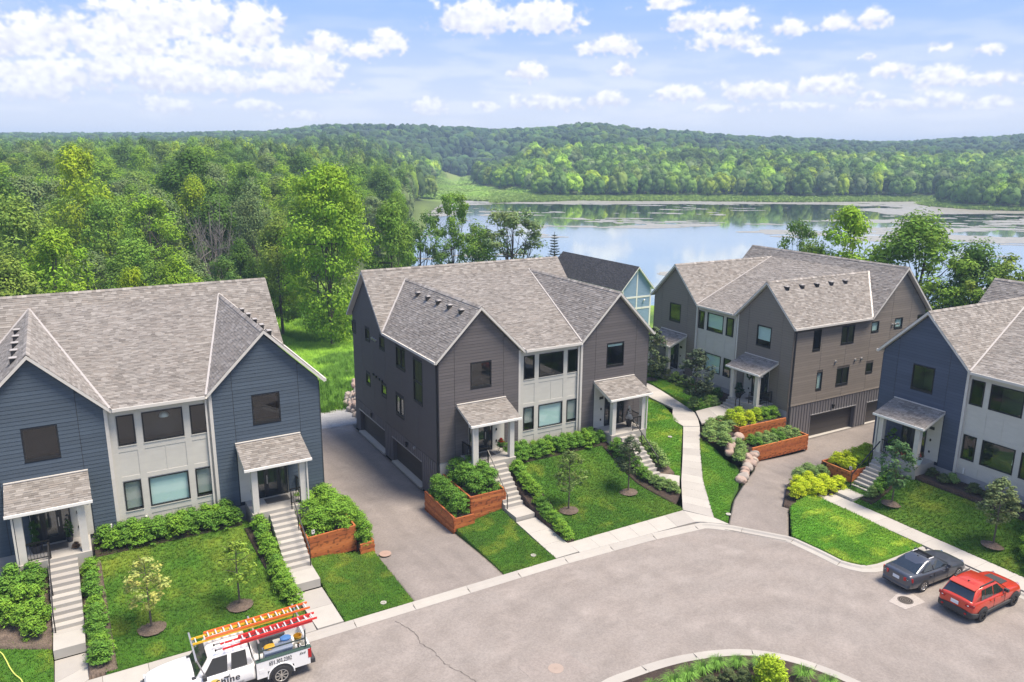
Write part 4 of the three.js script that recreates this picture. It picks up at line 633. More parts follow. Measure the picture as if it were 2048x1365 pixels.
// in A the house is a little turned; the stairs follow the ground grid
stairs('concrete stairs of eleven steps down from the left porch of the left blue house', 'black metal handrail down the left stairs of the left blue house', { x: -30.1, z: 11.02, dir: [0, 1], across: [1, 0], width: 1.24, top: 2.62, n: 11, rise: 0.178, tread: 0.335, landing: 1.25, rail: { a: 0.1, f0: 0.0, f1: 3.5, posts: [0.05, 1.7, 3.5] } });
stairs('concrete stairs down from the right porch of the left blue house beside the orange planter', 'black metal handrail down the right stairs of the left blue house', { x: -19.62, z: 10.95, dir: [0, 1], across: [1, 0], width: 1.32, top: 2.62, n: 11, rise: 0.178, tread: 0.33, landing: 1.25, rail: { a: 1.25, f0: 0.0, f1: 3.4, posts: [0.05, 1.3, 3.4] } });
stairs('concrete stairs down from the left porch of the charcoal house beside the orange planter', 'black metal handrail down the left stairs of the charcoal house', { x: -6.0, z: 10.88, dir: [0, 1], across: [1, 0], width: 1.3, top: 2.65, n: 10, rise: 0.215, tread: 0.262, landing: 1.12, rail: { a: 0.08, f0: 0.0, f1: 2.5, posts: [0.05, 2.5] } });
stairs('concrete stairs down from the right porch of the charcoal house toward the long footpath', 'black metal handrail down the right stairs of the charcoal house', { x: 4.55, z: 10.88, dir: [0, 1], across: [1, 0], width: 1.3, top: 2.65, n: 10, rise: 0.2, tread: 0.3, rail: { a: 1.24, f0: 0.0, f1: 2.75, posts: [0.9, 2.75] } });
stairs('three concrete steps at the right porch of the brown house', 'black metal handrail over the short steps of the brown house', { x: 18.83, z: 8.95, dir: [-1, 0], across: [0, -1], width: 1.75, top: 2.17, n: 3, rise: 0.19, tread: 0.32, rail: { a: 0.08, f0: 0.0, f1: 0.95, posts: [0.5, 0.95] } });
stairs('concrete stairs down from the left porch of the right blue house', 'black metal handrail down the stairs of the right blue house', { x: 18.3, z: 21.35, dir: [-1, 0], across: [0, 1], width: 1.3, top: 2.28, n: 10, rise: 0.195, tread: 0.265, landing: 1.25, rail: { a: 0.08, f0: 0.0, f1: 2.55, posts: [0.9, 2.55] } });

// timber planters: stacked boards, each board a part, butt-jointed corners
function boardWall(root, p0, p1, y0, y1, th, r) { const n = Math.max(1, Math.round((y1 - y0) / 0.19)), L = Math.hypot(p1[0] - p0[0], p1[1] - p0[1]), dx = (p1[0] - p0[0]) / L, dz = (p1[1] - p0[1]) / L;
  for (let i = 0; i < n; i++) { const a = lerp(y0, y1, i / n) + 0.004, b = lerp(y0, y1, (i + 1) / n) - 0.004, o = (i % 2 ? 0.0 : th); const m = new MB(); const A = [p0[0] - dx * (i % 2 ? 0.0 : 0), (a + b) / 2, p0[1]], B = [p1[0], (a + b) / 2, p1[1]]; m.bar(A, B, th, b - a); part('board', m.build(), pick(r, X.wood), root);
    if (i % 2 === 0) for (const e of [p0, p1]) { const s = e === p0 ? 1 : -1; const k = new MB(); const c = [e[0] + dx * s * 0.02, (a + b) / 2, e[1] + dz * s * 0.02]; k.box(c[0] - 0.055 - Math.abs(dz) * 0.012, c[0] + 0.055 + Math.abs(dz) * 0.012, a + 0.02, b - 0.02, c[2] - 0.055 - Math.abs(dx) * 0.012, c[2] + 0.055 + Math.abs(dx) * 0.012); part('board_end', k.build(), X.wood[3], root); } } }
function planter(label, walls) { const p = thing('timber_planter', label, 'planter'), r = rngOf(Math.round(Math.abs(walls[0][0][0] * 91))); for (const w of walls) boardWall(p, w[0], w[1], w[2], w[3], 0.1, r); return p; }
planter('tall orange cedar planter beside the right stairs of the left blue house', [[[-18.05, 13.1], [-15.45, 12.95], 0.15, 1.62], [[-15.45, 12.95], [-15.45, 9.0], 0.0, 1.62], [[-18.12, 13.1], [-18.12, 9.0], 0.6, 1.6]]);
planter('low orange cedar planter at the driveway edge of the left blue house', [[[-15.4, 13.58], [-14.6, 13.5], -0.1, 0.72], [[-14.6, 13.5], [-14.6, 9.0], -0.5, 0.72]]);
planter('tall orange cedar planter beside the left stairs of the charcoal house', [[[-8.17, 12.85], [-5.78, 12.85], 0.1, 1.62], [[-8.17, 12.85], [-8.17, 8.98], 0.0, 1.62], [[-5.78, 12.85], [-5.78, 9.2], 0.7, 1.6]]);
planter('low orange cedar planter along the garage driveway of the charcoal house', [[[-9.55, 13.38], [-8.2, 13.38], -0.1, 0.75], [[-9.55, 13.38], [-9.55, 9.2], -0.5, 0.85]]);
planter('orange cedar planter with yellow shrubs above the driveway of the brown house', [[[15.5, 11.7], [20.4, 11.86], 0.35, 1.5], [[15.5, 11.7], [15.3, 9.3], 0.8, 1.5]]);
planter('long low orange cedar planter along the curved driveway by the brown house garage', [[[15.1, 13.45], [21.1, 13.55], -0.65, 0.5], [[21.1, 13.55], [21.1, 11.9], -0.8, 0.5]]);
planter('orange cedar planter beside the porch stairs of the right blue house', [[[16.12, 18.8], [16.12, 21.15], 0.15, 1.25], [[16.12, 21.15], [18.2, 21.2], 0.35, 1.35], [[16.12, 18.8], [20.1, 18.8], -0.3, 1.25]]);
planter('orange cedar retaining wall left of the left porch of the left blue house', [[[-36, 10.62], [-31.0, 10.62], 0.7, 1.35]]);
solo('number_plate', boxG(16.045, 16.065, 0.86, 1.2, 18.9, 19.2), X.black, 'small black plate on the corner of the planter of the right blue house', 'plate');
for (const [x, z, y, l] of [[-17.75, 12.8, 1.4, 'small white sign card standing in the planter of the left blue house'], [16.4, 20.85, 1.05, 'small white sign card standing in the planter of the right blue house']]) { const g = thing('sign_card', l, 'sign', [x, y, z], x > 0 ? -1.2 : 0.2); part('stake', boxG(-0.012, 0.012, -0.15, 0.3, -0.01, 0.01), X.metal, g); part('card', boxG(-0.09, 0.09, 0.22, 0.46, 0.01, 0.02), X.white, g); part('emblem', new MB().tube([0, 0.35, 0.02], [0, 0.35, 0.024], 0.045, 0.045, 10).build(), X.dark, g); }
// pale stone edging under the left porch side
solo('edging', boxG(-36, -30.95, 1.36, 1.44, 10.5, 10.68), X.concrete3, 'grey drain pipe lying along the planter wall left of the left porch', 'pipe');
// boulders
const stoneCols = [[0.36, 0.275, 0.235], [0.40, 0.34, 0.29], [0.27, 0.245, 0.225], [0.34, 0.30, 0.27], [0.38, 0.28, 0.235]].map(c => M(c, 0.95, { map: tConcrete }));
function stoneGeo(seed) { const g = new THREE.IcosahedronGeometry(1, 3), P = g.attributes.position; for (let i = 0; i < P.count; i++) { const v = V().fromBufferAttribute(P, i); const n = 0.82 + 0.36 * fbm(v.x * 1.3 + seed * 7 + 20, v.y * 1.3 + v.z * 1.7 + 20, 3); const q = v.multiplyScalar(n); q.x = Math.sign(q.x) * Math.min(Math.abs(q.x), 0.86); q.y = Math.sign(q.y) * Math.min(Math.abs(q.y), 0.8); P.setXYZ(i, q.x, q.y, q.z); } g.computeVertexNormals(); return g; }
const stones = [1, 2, 3, 4, 5].map(stoneGeo);
function boulder(root, x, y, z, s, r) { const m = part('boulder', pick(r, stones), pick(r, stoneCols), root); m.position.set(x, y, z); m.rotation.set(r() * 0.6, r() * 6, r() * 0.6); m.scale.set(s * (0.9 + 0.3 * r()), s * 0.72, s * (0.8 + 0.3 * r())); return m; }
{ const r = rngOf(3), w = thing('boulder_edging', 'row of pale pink boulders along the curved driveway', 'boulders');
  for (const [x, z, y] of [[15.15, 13.7, 0.1], [14.75, 13.9, 0.15], [14.5, 14.3, -0.05], [13.95, 14.2, 0.2], [13.75, 14.7, 0.0], [13.2, 14.75, 0.15], [12.85, 15.2, 0.1], [12.25, 15.5, 0.12], [11.75, 15.95, 0.12], [11.2, 16.35, 0.12], [10.7, 16.6, 0.12]]) boulder(w, x, y, z, 0.34 + 0.09 * r(), r);
  const w2 = thing('boulder_edging', 'short row of pale boulders between the green ground cover mounds', 'boulders'); for (const [x, z, y] of [[15.3, 11.9, 0.85], [14.9, 12.0, 0.7], [14.4, 12.2, 0.75], [13.9, 12.5, 0.6], [13.3, 12.9, 0.55], [12.9, 13.3, 0.5]]) boulder(w2, x, y, z, 0.3 + 0.08 * r(), r);
  const w3 = thing('boulder_wall', 'stacked wall of reddish boulders behind the rear corner of the charcoal house', 'boulders');
  for (let i = 0; i < 62; i++) { const t = r(), h = r(); boulder(w3, lerp(-7.6, -5.6, h) + r() * 0.3, lerp(-0.6, 1.5, h), lerp(-9.4, -14.6, t) - h * 0.6, 0.34 + 0.14 * r(), r); }
  const w4 = thing('rock_outcrop', 'pale flat rocks scattered on the grass behind the driveway', 'rocks'); for (let i = 0; i < 14; i++) { const x = lerp(-8.5, -2.5, r()), z = lerp(-18, -27, r()); const b = boulder(w4, x, T(x, z) + 0.02, z, 0.4 + 0.5 * r(), r); b.scale.y *= 0.35; }
}
// round the island: kerb, mulch
{
  kerb('island_kerb', 'curved pale concrete kerb round the planted island in the cul-de-sac', ISL(), -1, 2.4, 0.62, 0.13);
  const top = ISL();
  solidStruct('island_bed', stripGeo(top.map(p => p), top.map(() => [-6.5, 37.5]), 60, 12, () => 0.13, null, 0.2), X.mulch, 'dark mulch bed of the round planted island', 'mulch bed');
}
function ISL() { const out = []; const pts = [[-13.5, 33.2], [-12, 30.6], [-10.12, 29.3], [-8.3, 29.25], [-6.42, 29.45], [-5.2, 29.75], [-4.2, 30.1], [-3.33, 30.55], [-2.25, 31.5], [-1.5, 32.7], [-0.9, 34.4], [-0.8, 37], [-1.6, 40]]; const c = new THREE.CatmullRomCurve3(pts.map(p => V(p[0], 0, p[1]))); for (let i = 0; i <= 80; i++) { const p = c.getPoint(i / 80); out.push([p.x, p.z]); } return out; }
// manholes and grate
{
  const g = thing('storm_drain', 'round iron storm drain grate set in concrete behind the parked sedan', 'drain', [7.11, 0, 31.19]);
  part('collar', new MB().prism([[-0.85, 0.010, -0.35], [-0.75, 0.010, 0.5], [0.75, 0.010, 0.6], [0.9, 0.010, -0.3], [0.3, 0.010, -0.6]], [0, 0.02, 0]).build(), M([0.43, 0.39, 0.36], 0.95, { map: tAsphalt }), g);
  const gr = new MB(); const ring = (r0, r1, y) => { for (let i = 0; i < 28; i++) { const a = i / 28 * 6.2832, b = (i + 1) / 28 * 6.2832; gr.quad([Math.cos(a) * r0, y, Math.sin(a) * r0], [Math.cos(b) * r0, y, Math.sin(b) * r0], [Math.cos(b) * r1, y, Math.sin(b) * r1], [Math.cos(a) * r1, y, Math.sin(a) * r1]); } }; for (const [a, b] of [[0, 0.06], [0.11, 0.16], [0.21, 0.26], [0.31, 0.36]]) ring(a, b, 0.022);
  part('grate', gr.build(), M([0.10, 0.085, 0.075], 0.7, { side: THREE.DoubleSide }), g); part('pit', new MB().tube([0, 0.012, 0], [0, 0.015, 0], 0.37, 0.37, 28).build(), M([0.03, 0.025, 0.022], 0.9), g);
  const cover = (x, z, y, rr, c, l) => { const m = thing('manhole_cover', l, 'manhole cover', [x, y, z]); part('cover', new MB().tube([0, 0, 0], [0, 0.006, 0], rr, rr, 28).build(), M(c, 0.9, { map: tConcrete }), m); part('knob', new MB().tube([0, 0.006, 0], [0, 0.01, 0], rr * 0.22, rr * 0.2, 12).build(), M(c.map(q => q * 0.8), 0.9), m); };
  cover(-14.04, 13.8, -0.098, 0.34, [0.36, 0.25, 0.20], 'rust brown manhole cover in the driveway beside the planter');
  solidStruct('road_patch', new MB().prism([[-12.6, 0.006, 26.0], [-12.3, 0.006, 28.4], [-9.9, 0.006, 27.9], [-10.2, 0.006, 25.7]], [0, 0.02, 0]).build(), M([0.29, 0.255, 0.235], 0.95, { map: tAsphalt }), 'square darker asphalt patch around the manhole in the road', 'patch');
  cover(-11.19, 26.95, 0.008, 0.34, [0.34, 0.27, 0.23], 'brown manhole cover in the square patch of the road');
}
// ---------- foliage ----------
// crown of leaf sprays on many lobes; unit size: radius about 0.5, height 0..1
function crownGeo(seed, o) {
  const r = rngOf(seed), pos = [], nor = [], col = [], idx = []; const lobes = [];
  const prof = o.prof || (t => Math.sqrt(Math.max(0, 1 - Math.pow(t * 2 - 1, 2))));
  for (let i = 0; i < o.lobes; i++) {
    const t = o.lo !== undefined ? lerp(o.lo, 0.98, Math.pow(r(), o.pow || 0.9)) : r(), a = r() * 6.2832, R0 = 0.5 * prof(t), lr = (o.lr || 0.15) * (0.65 + 0.7 * r()), q = Math.max(0, R0 - lr * 0.75) * (r() < 0.72 ? 0.8 + 0.25 * r() : Math.sqrt(r()) * 0.8);
    lobes.push([Math.cos(a) * q, t, Math.sin(a) * q, lr, 0.82 + 0.36 * r(), (r() - 0.5) * 0.16]);
  }
  const N = o.n, L = o.leaf;
  for (let i = 0; i < N; i++) {
    const b = lobes[Math.floor(r() * lobes.length)]; const z = r() * 2 - 1, a = r() * 6.2832, k = Math.sqrt(1 - z * z); let d = [Math.cos(a) * k, z * 0.9 + 0.12, Math.sin(a) * k];
    const sh = Math.pow(r(), 0.45); const p = [b[0] + d[0] * b[3] * sh, b[1] + d[1] * b[3] * sh * (o.sq || 0.62), b[2] + d[2] * b[3] * sh]; if (p[1] < 0.0) p[1] *= 0.3;
    const n = V(d[0] * 1.0 + (r() - 0.5) * 1.0, d[1] * 1.0 + 0.35 + (r() - 0.5) * 0.9, d[2] * 1.0 + (r() - 0.5) * 1.0).normalize();
    const t = V(r() - 0.5, r() - 0.5 - (o.droop || 0.2), r() - 0.5).cross(n).normalize(), s = n.clone().cross(t); const l = L * (0.65 + 0.7 * r()), w = l * (o.wid || 0.55);
    const base = pos.length / 3; const c = b[4] * (0.85 + 0.3 * r()), hue = b[5] + (r() - 0.5) * 0.16;
    const P = (x, y, e) => pos.push(p[0] + s.x * x + t.x * y + n.x * e, p[1] + (s.y * x + t.y * y + n.y * e) * (o.flatY || 0.62), p[2] + s.z * x + t.z * y + n.z * e);
    P(-l, 0, -l * 0.18); P(0, -w, l * 0.05); P(l, 0, -l * 0.18); P(0, w, l * 0.05);
    // normals partly follow the lobe so that clumps shade as masses
    const m = n; for (let q = 0; q < 4; q++) { nor.push(m.x, m.y, m.z); col.push(clamp(c * (1 + hue * 0.9), 0, 2), c, clamp(c * (1 - hue * 0.6), 0, 2)); }
    idx.push(base, base + 2, base + 1, base, base + 3, base + 2);
  }
  const g = new THREE.BufferGeometry(); g.setAttribute('position', new THREE.Float32BufferAttribute(pos, 3)); g.setAttribute('normal', new THREE.Float32BufferAttribute(nor, 3)); g.setAttribute('color', new THREE.Float32BufferAttribute(col, 3)); g.setIndex(idx); g.userData.lobes = lobes; return g;
}
const leafM = (c, tr = 0.25) => new THREE.MeshPhysicalMaterial({ color: lin(c), vertexColors: true, roughness: 0.9, side: THREE.DoubleSide, transmission: tr, thickness: 0, specularIntensity: 0.25 });
const bark = M([0.115, 0.095, 0.08], 0.95, { map: tConcrete }), barkD = M([0.055, 0.048, 0.043], 0.95), barkG = M([0.21, 0.19, 0.175], 0.95);
// trunk with limbs reaching toward lobes; in the same unit box, crown starts at y0 (in units of the whole tree height)
function trunkGeo(seed, o) {
  const r = rngOf(seed), m = new MB(), top = o.top, w = o.w; let p = [0, 0, 0]; const pts = [p]; const n = 6;
  for (let i = 1; i <= n; i++) { p = [p[0] + (r() - 0.5) * o.wob + (o.lean || 0) / n, top * i / n, p[2] + (r() - 0.5) * o.wob]; pts.push(p); }
  for (let i = 0; i < n; i++) m.tube(pts[i], pts[i + 1], w * (1 - i / n * 0.8), w * (1 - (i + 1) / n * 0.8), 7, false);
  for (const b of o.to || []) { const k = clamp(Math.floor((0.25 + 0.6 * r()) * n), 1, n - 1), a = pts[k], c = [lerp(a[0], b[0], 0.55) + (r() - 0.5) * 0.04, lerp(a[1], b[1], 0.42), lerp(a[2], b[2], 0.55) + (r() - 0.5) * 0.04]; const w0 = w * (1 - k / n * 0.8) * 0.55; m.tube(a, c, w0, w0 * 0.6, 6, false).tube(c, [b[0], b[1], b[2]], w0 * 0.6, w0 * 0.15, 5, false); if (o.twigs) for (let q = 0; q < o.twigs; q++) { const t = 0.3 + 0.7 * r(), s = [lerp(c[0], b[0], t), lerp(c[1], b[1], t), lerp(c[2], b[2], t)]; m.tube(s, [s[0] + (r() - 0.5) * 0.2, s[1] + 0.02 + r() * 0.12, s[2] + (r() - 0.5) * 0.2], w0 * 0.3, w0 * 0.06, 4, false); } }
  return m.build();
}
const TINT = { bright: [0.26, 0.43, 0.035], light: [0.24, 0.37, 0.065], mid: [0.185, 0.325, 0.045], olive: [0.22, 0.32, 0.055], yellow: [0.33, 0.46, 0.03], dark: [0.095, 0.19, 0.03], grey: [0.19, 0.27, 0.10], deep: [0.13, 0.24, 0.052] };
const leafMats = Object.fromEntries(Object.entries(TINT).map(([k, c]) => [k, leafM(c)]));
const CR = {}; // crown kinds
const kinds = {
  broad: { n: 10500, leaf: 0.019, lobes: 54, lr: 0.165, lo: 0.1, prof: t => Math.pow(Math.sin(Math.PI * clamp(t * 0.86 + 0.12)), 0.6) },
  oak: { n: 11000, leaf: 0.017, lobes: 90, lr: 0.12, lo: 0.08, prof: t => Math.pow(Math.sin(Math.PI * clamp(t * 0.72 + 0.26)), 0.55) },
  tall: { n: 24000, leaf: 0.0155, lobes: 130, lr: 0.15, lo: 0.02, sq: 0.55, prof: t => Math.pow(Math.sin(Math.PI * clamp(t * 0.9 + 0.08)), 0.45) },
  feather: { n: 10500, leaf: 0.022, wid: 0.4, lobes: 64, lr: 0.145, lo: 0.05, prof: t => Math.pow(Math.sin(Math.PI * clamp(t * 0.8 + 0.14)), 0.7) },
  sparse: { n: 5600, leaf: 0.019, lobes: 58, lr: 0.10, lo: 0.22, pow: 0.8, prof: t => Math.pow(Math.sin(Math.PI * clamp(t * 0.8 + 0.16)), 0.5) },
};
const treeProto = {}; let protoN = 0;
function makeTree(kind, tint, seed, o = {}) { // unit tree scaled on placing: crown fills the upper part
  const K = kinds[kind]; const g = (CR[kind + seed] ||= (() => { const a = crownGeo(seed * 13 + kind.length, K); if (kind) return a; const lb = a.userData.lobes, c = massGeo(seed + 100, 4, { lumps: 46, tight: 0.9, core: kind === 'tall' ? 0.72 : 0.80 }); const q = a.toNonIndexed(); const C = c.attributes.color; for (let i = 0; i < C.count; i++) C.setXYZ(i, C.getX(i) * 0.85, C.getY(i) * 0.85, C.getZ(i) * 0.85); const m = mergeGeometries([q, c]); m.userData.lobes = lb; return m; })()); const to = g.userData.lobes.filter((_, i) => i % (o.every || 6) === 0).map(b => [b[0], (o.base ?? 0.12) + b[1] * (1 - (o.base ?? 0.12)), b[2]]);
  const root = new THREE.Group(); const cr = part('crown', g, leafMats[tint], root); cr.position.y = o.base ?? 0.12; cr.scale.set(1, 1 - (o.base ?? 0.12), 1);
  part('trunk', (CR['t' + kind + seed] ||= trunkGeo(seed, { top: 0.88, w: o.w || 0.028, wob: 0.035, to, twigs: o.twigs || 0 })), o.bark || bark, root); return root;
}
function placeTree(proto, x, z, y0, height, radius, turn, label, group, name = 'broadleaf_tree') { const c = proto.clone(); c.name = numbered(name); c.position.set(x, y0, z); c.rotation.y = turn; c.scale.set(radius * 2, height, radius * 2); c.userData = { label, category: 'tree' }; if (group) c.userData.group = group; scene.add(c); return c; }
const TP = (kind, tint, seed, o) => (treeProto[kind + tint + seed] ||= makeTree(kind, tint, seed, o));
const rT = rngOf(404);
const ground = (x, z) => T(x, z) - 0.15;
function hero(x, z, top, rad, kind, tint, seed, label, o = {}) { const y = o.y ?? ground(x, z); return placeTree(TP(kind, tint, seed, o), x, z, y, top - y, rad, rT() * 6.28, label, o.group, o.name); }
// trees one can point at
hero(0.9, -44.5, 19.9, 6.0, 'tall', 'bright', 1, 'tall full-crowned bright green tree between the left blue house and the charcoal house', { base: 0.06, w: 0.022 });
hero(10.2, -47, 14.4, 4.2, 'broad', 'mid', 2, 'rounded mid green tree right of the tall bright tree', { base: 0.1 });
hero(16, -49.5, 13.2, 4.4, 'sparse', 'deep', 3, 'thin dark tree with open branches left of the forked lakeside tree', { base: 0.1, bark: barkD, every: 2, twigs: 2, w: 0.02 });
hero(22.4, -52.5, 15.8, 4.3, 'sparse', 'mid', 4, 'slender lakeside tree with a high open crown and forked dark trunk', { base: 0.2, bark: barkD, every: 2, twigs: 2, w: 0.018 });
hero(24.2, -48, 11.2, 4.0, 'broad', 'mid', 5, 'compact leafy tree just behind the roof ridge of the charcoal house', { base: 0.1, bark: barkD });
hero(28.2, -46, 14.2, 6.4, 'sparse', 'grey', 6, 'wide open-branched tree leaning over the lake above the charcoal roof', { base: 0.12, bark: barkD, every: 2, twigs: 3, w: 0.022 });
hero(45.8, -9.5, 14.2, 3.4, 'sparse', 'deep', 7, 'small dark open tree left of the bright tree behind the brown house', { base: 0.15, bark: barkD, every: 2, twigs: 2, w: 0.02 });
hero(46.8, -3.2, 16, 5.4, 'feather', 'bright', 8, 'bright yellow green tree rising behind the roof of the brown house', { base: 0.12, every: 4, bark: barkD });
hero(48.8, 3.2, 15.5, 6.0, 'feather', 'mid', 9, 'green lakeside tree with dark branches behind the gable of the brown house', { base: 0.15, every: 4, bark: barkD });
hero(49.5, 8, 9.0, 4.2, 'sparse', 'mid', 10, 'low spreading tree right of the brown house gable', { base: 0.1, bark: barkD, every: 2, twigs: 2 });
hero(51, 12, 12.8, 5.0, 'sparse', 'olive', 11, 'thin olive tree at the right edge above the right blue house roof', { base: 0.12, bark: barkD, every: 2, twigs: 2 });
hero(55, 20, 11.5, 4.5, 'broad', 'deep', 2, 'dark leafy tree beyond the roof at the right edge', { base: 0.1, bark: barkD });
hero(47.5, 12.5, 6.8, 3.6, 'broad', 'mid', 5, 'bushy green tree between the brown house and the roof at the right edge', { base: 0.05, bark: barkD });
hero(54, 6.5, 12.5, 5, 'broad', 'deep', 17, 'dark green tree filling the gap behind the lakeside trees at the right', { base: 0.05, bark: barkD });
hero(44.5, -6.5, 12.2, 3.2, 'broad', 'light', 16, 'pale green tree touching the roof ridge of the brown house', { base: 0.08, bark: barkD });
hero(59, 17, 12.2, 5.5, 'oak', 'mid', 12, 'wide green tree at the far right by the lake', { base: 0.05, bark: barkD });
hero(24.5, -80, 14.6, 2.8, 'tall', 'mid', 1, 'narrow green tree on the left lake shore beside the tall bright tree', { base: 0.1 });
hero(-22.8, -63.6, 15.4, 5.2, 'oak', 'mid', 12, 'broad mid green tree in front of the yellow tree in the left wood');
hero(-25, -78.7, 21.3, 5.5, 'feather', 'yellow', 13, 'tall yellow green tree standing out in the left wood', { base: 0.1 });
hero(-7.8, -97.4, 21.5, 8.0, 'oak', 'dark', 14, 'large round dark green oak standing out above the left wood', { base: 0.15 });
hero(-8.4, -87.4, 16.6, 4.0, 'broad', 'yellow', 2, 'yellowish tree just before the large dark oak');
hero(-1.5, -76, 16.9, 4.2, 'oak', 'grey', 15, 'grey green tree with drooping layers left of the tall bright tree', { base: 0.06 });
hero(-3, -70, 14.5, 3.4, 'feather', 'grey', 9, 'slim grey green tree in front of the layered grey green tree');
hero(-28.9, -36.7, 13.7, 4.8, 'feather', 'bright', 13, 'large fresh green tree behind the roof of the left blue house');
hero(-32.5, -53.6, 16.2, 5.2, 'broad', 'light', 16, 'pale green broad tree at the left edge behind the blue house');
hero(-32.4, -30.6, 11.9, 3.8, 'broad', 'olive', 17, 'olive green tree at the left edge directly above the blue roof');
hero(-17.1, -43.1, 10.0, 3.4, 'broad', 'bright', 16, 'bright green tree behind the left blue house in front of the dead tree');
hero(-22.6, -30.6, 10.6, 2.3, 'feather', 'yellow', 8, 'small yellow green tree touching the ridge of the left blue house');
hero(-11.5, -47.4, 9.2, 3.2, 'oak', 'deep', 12, 'dense deep green tree beside the bare grey tree');
hero(-7.5, -57.3, 9.6, 3.0, 'broad', 'dark', 17, 'dark green tree at the edge of the marsh left of the tall bright tree');
// bare tree
{ const t = thing('bare_tree', 'bare grey dead tree with spreading twigs among the left wood', 'tree', [-9.5, ground(-9.5, -66), -66]); const r = rngOf(8), to = []; for (let i = 0; i < 34; i++) { const a = r() * 6.28, q = 0.15 + 0.34 * r(); to.push([Math.cos(a) * q, 0.5 + 0.5 * r(), Math.sin(a) * q]); } part('trunk', trunkGeo(8, { top: 0.9, w: 0.02, wob: 0.04, to, twigs: 10 }), barkG, t); t.scale.set(9.5, 18.2, 9.5); }
// little spruce behind the blue roof
{ const t = thing('spruce_tree', 'dark spindly spruce tip above the dark roof by the lake', 'tree', [37.2, ground(37, -48) + 0, -48]); const m = new MB(), r = rngOf(6); part('trunk', new MB().tube([0, 0, 0], [0, 13.4, 0], 0.16, 0.03, 6).build(), barkD, t); for (let k = 0; k < 26; k++) { const y = 2 + 11.2 * k / 26, l = (13.6 - y) * 0.28; for (let q = 0; q < 7; q++) { const a = q * 0.9 + k; const b = [Math.cos(a) * l, y + 0.25 * l, Math.sin(a) * l]; m.tube([0, y, 0], b, 0.05, 0.02, 3, false); for (let j = 0; j < 4; j++) { const e = 0.3 + 0.7 * r(); m.tube([b[0] * e, lerp(y, b[1], e), b[2] * e], [b[0] * e + (r() - 0.5) * 0.7, lerp(y, b[1], e) + 0.1, b[2] * e + (r() - 0.5) * 0.7], 0.07, 0.02, 3, false); } } } part('crown', m.build(), M([0.02, 0.04, 0.016], 0.9), t); }

// the near wood on the left: every tree its own
const taken = scene.children.filter(o => o.userData.category === 'tree').map(o => [o.position.x, o.position.z, o.scale.x / 2]);
const woodKinds = [['broad', 16], ['broad', 17], ['broad', 2], ['oak', 12], ['oak', 14], ['oak', 15], ['feather', 9], ['feather', 13], ['feather', 8]];
const woodTints = ['mid', 'mid', 'mid', 'deep', 'light', 'bright', 'bright', 'bright', 'grey', 'dark', 'mid', 'light', 'olive'];
const tintWord = { bright: 'fresh green', light: 'pale green', mid: 'mid green', olive: 'olive green', yellow: 'yellow green', dark: 'dark green', grey: 'grey green', deep: 'deep green' };
const leftWood = (s, d) => { const t = s / d; if (d < 74 || d > 420 || t < -0.8) return false; if (d < 100) return t < -0.36; if (d < 135) return t < -0.30; if (d < 180) return t < -0.22; if (d < 260) return t < -0.16; return t < -0.12; };
let nInd = 0;
{
  const r = rngOf(66), cand = [];
  for (let i = 0; i < 26000; i++) { const d = 72 + 190 * Math.sqrt(r()), s = -d * lerp(0.10, 0.80, r()); if (!leftWood(s, d)) continue; const [x, z] = fromSD(s, d); const rad = 3.3 + 2.6 * r() + d * 0.006; cand.push([x, z, rad, d]); }
  const acc = taken.slice();
  for (const c of cand) { if (nInd >= 215) break; if (acc.some(a => Math.hypot(a[0] - c[0], a[1] - c[1]) < (a[2] + c[2]) * 0.62)) continue; const y = ground(c[0], c[1]); if (y < -4.3) continue; acc.push(c);
    const [k, sd] = pick(r, woodKinds), tn = pick(r, woodTints); const h = (9.5 + 6.5 * r()) * (c[3] < 100 ? 0.85 : 1.05) + c[2] * 0.5;
    placeTree(TP(k, tn, sd, {}), c[0], c[1], y, h, c[2], r() * 6.28, `${tintWord[tn]} broadleaf tree in the wood on the left behind the blue house`, `${tintWord[tn]} trees of the left wood`); nInd++; }
}
// farther woods read as one mass: instanced crowns
// a lumpy crown mass for trees seen from afar, leaf sprays over it where they still show
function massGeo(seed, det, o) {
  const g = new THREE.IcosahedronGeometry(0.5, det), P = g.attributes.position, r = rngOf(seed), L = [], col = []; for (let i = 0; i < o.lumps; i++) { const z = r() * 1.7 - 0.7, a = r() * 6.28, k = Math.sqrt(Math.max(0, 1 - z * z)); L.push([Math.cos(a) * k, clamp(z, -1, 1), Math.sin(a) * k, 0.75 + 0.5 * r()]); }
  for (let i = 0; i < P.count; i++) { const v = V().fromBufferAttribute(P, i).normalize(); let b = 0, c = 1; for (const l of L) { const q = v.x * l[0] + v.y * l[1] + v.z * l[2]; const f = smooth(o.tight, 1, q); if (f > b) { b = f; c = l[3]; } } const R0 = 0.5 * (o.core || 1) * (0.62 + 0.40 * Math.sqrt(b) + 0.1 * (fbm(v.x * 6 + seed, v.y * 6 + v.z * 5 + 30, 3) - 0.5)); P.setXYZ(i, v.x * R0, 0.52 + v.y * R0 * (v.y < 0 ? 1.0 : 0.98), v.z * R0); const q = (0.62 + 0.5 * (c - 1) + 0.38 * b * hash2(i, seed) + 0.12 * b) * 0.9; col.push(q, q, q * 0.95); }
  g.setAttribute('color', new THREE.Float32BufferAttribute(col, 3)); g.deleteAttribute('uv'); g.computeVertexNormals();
  if (!o.leaves) return g;
  const lf = crownGeo(seed + 3, o.leaves).toNonIndexed(); { const C = lf.attributes.color; for (let i = 0; i < C.count; i++) C.setXYZ(i, C.getX(i) * 1.15, C.getY(i) * 1.15, C.getZ(i) * 1.1); } return mergeGeometries([g, lf]);
}
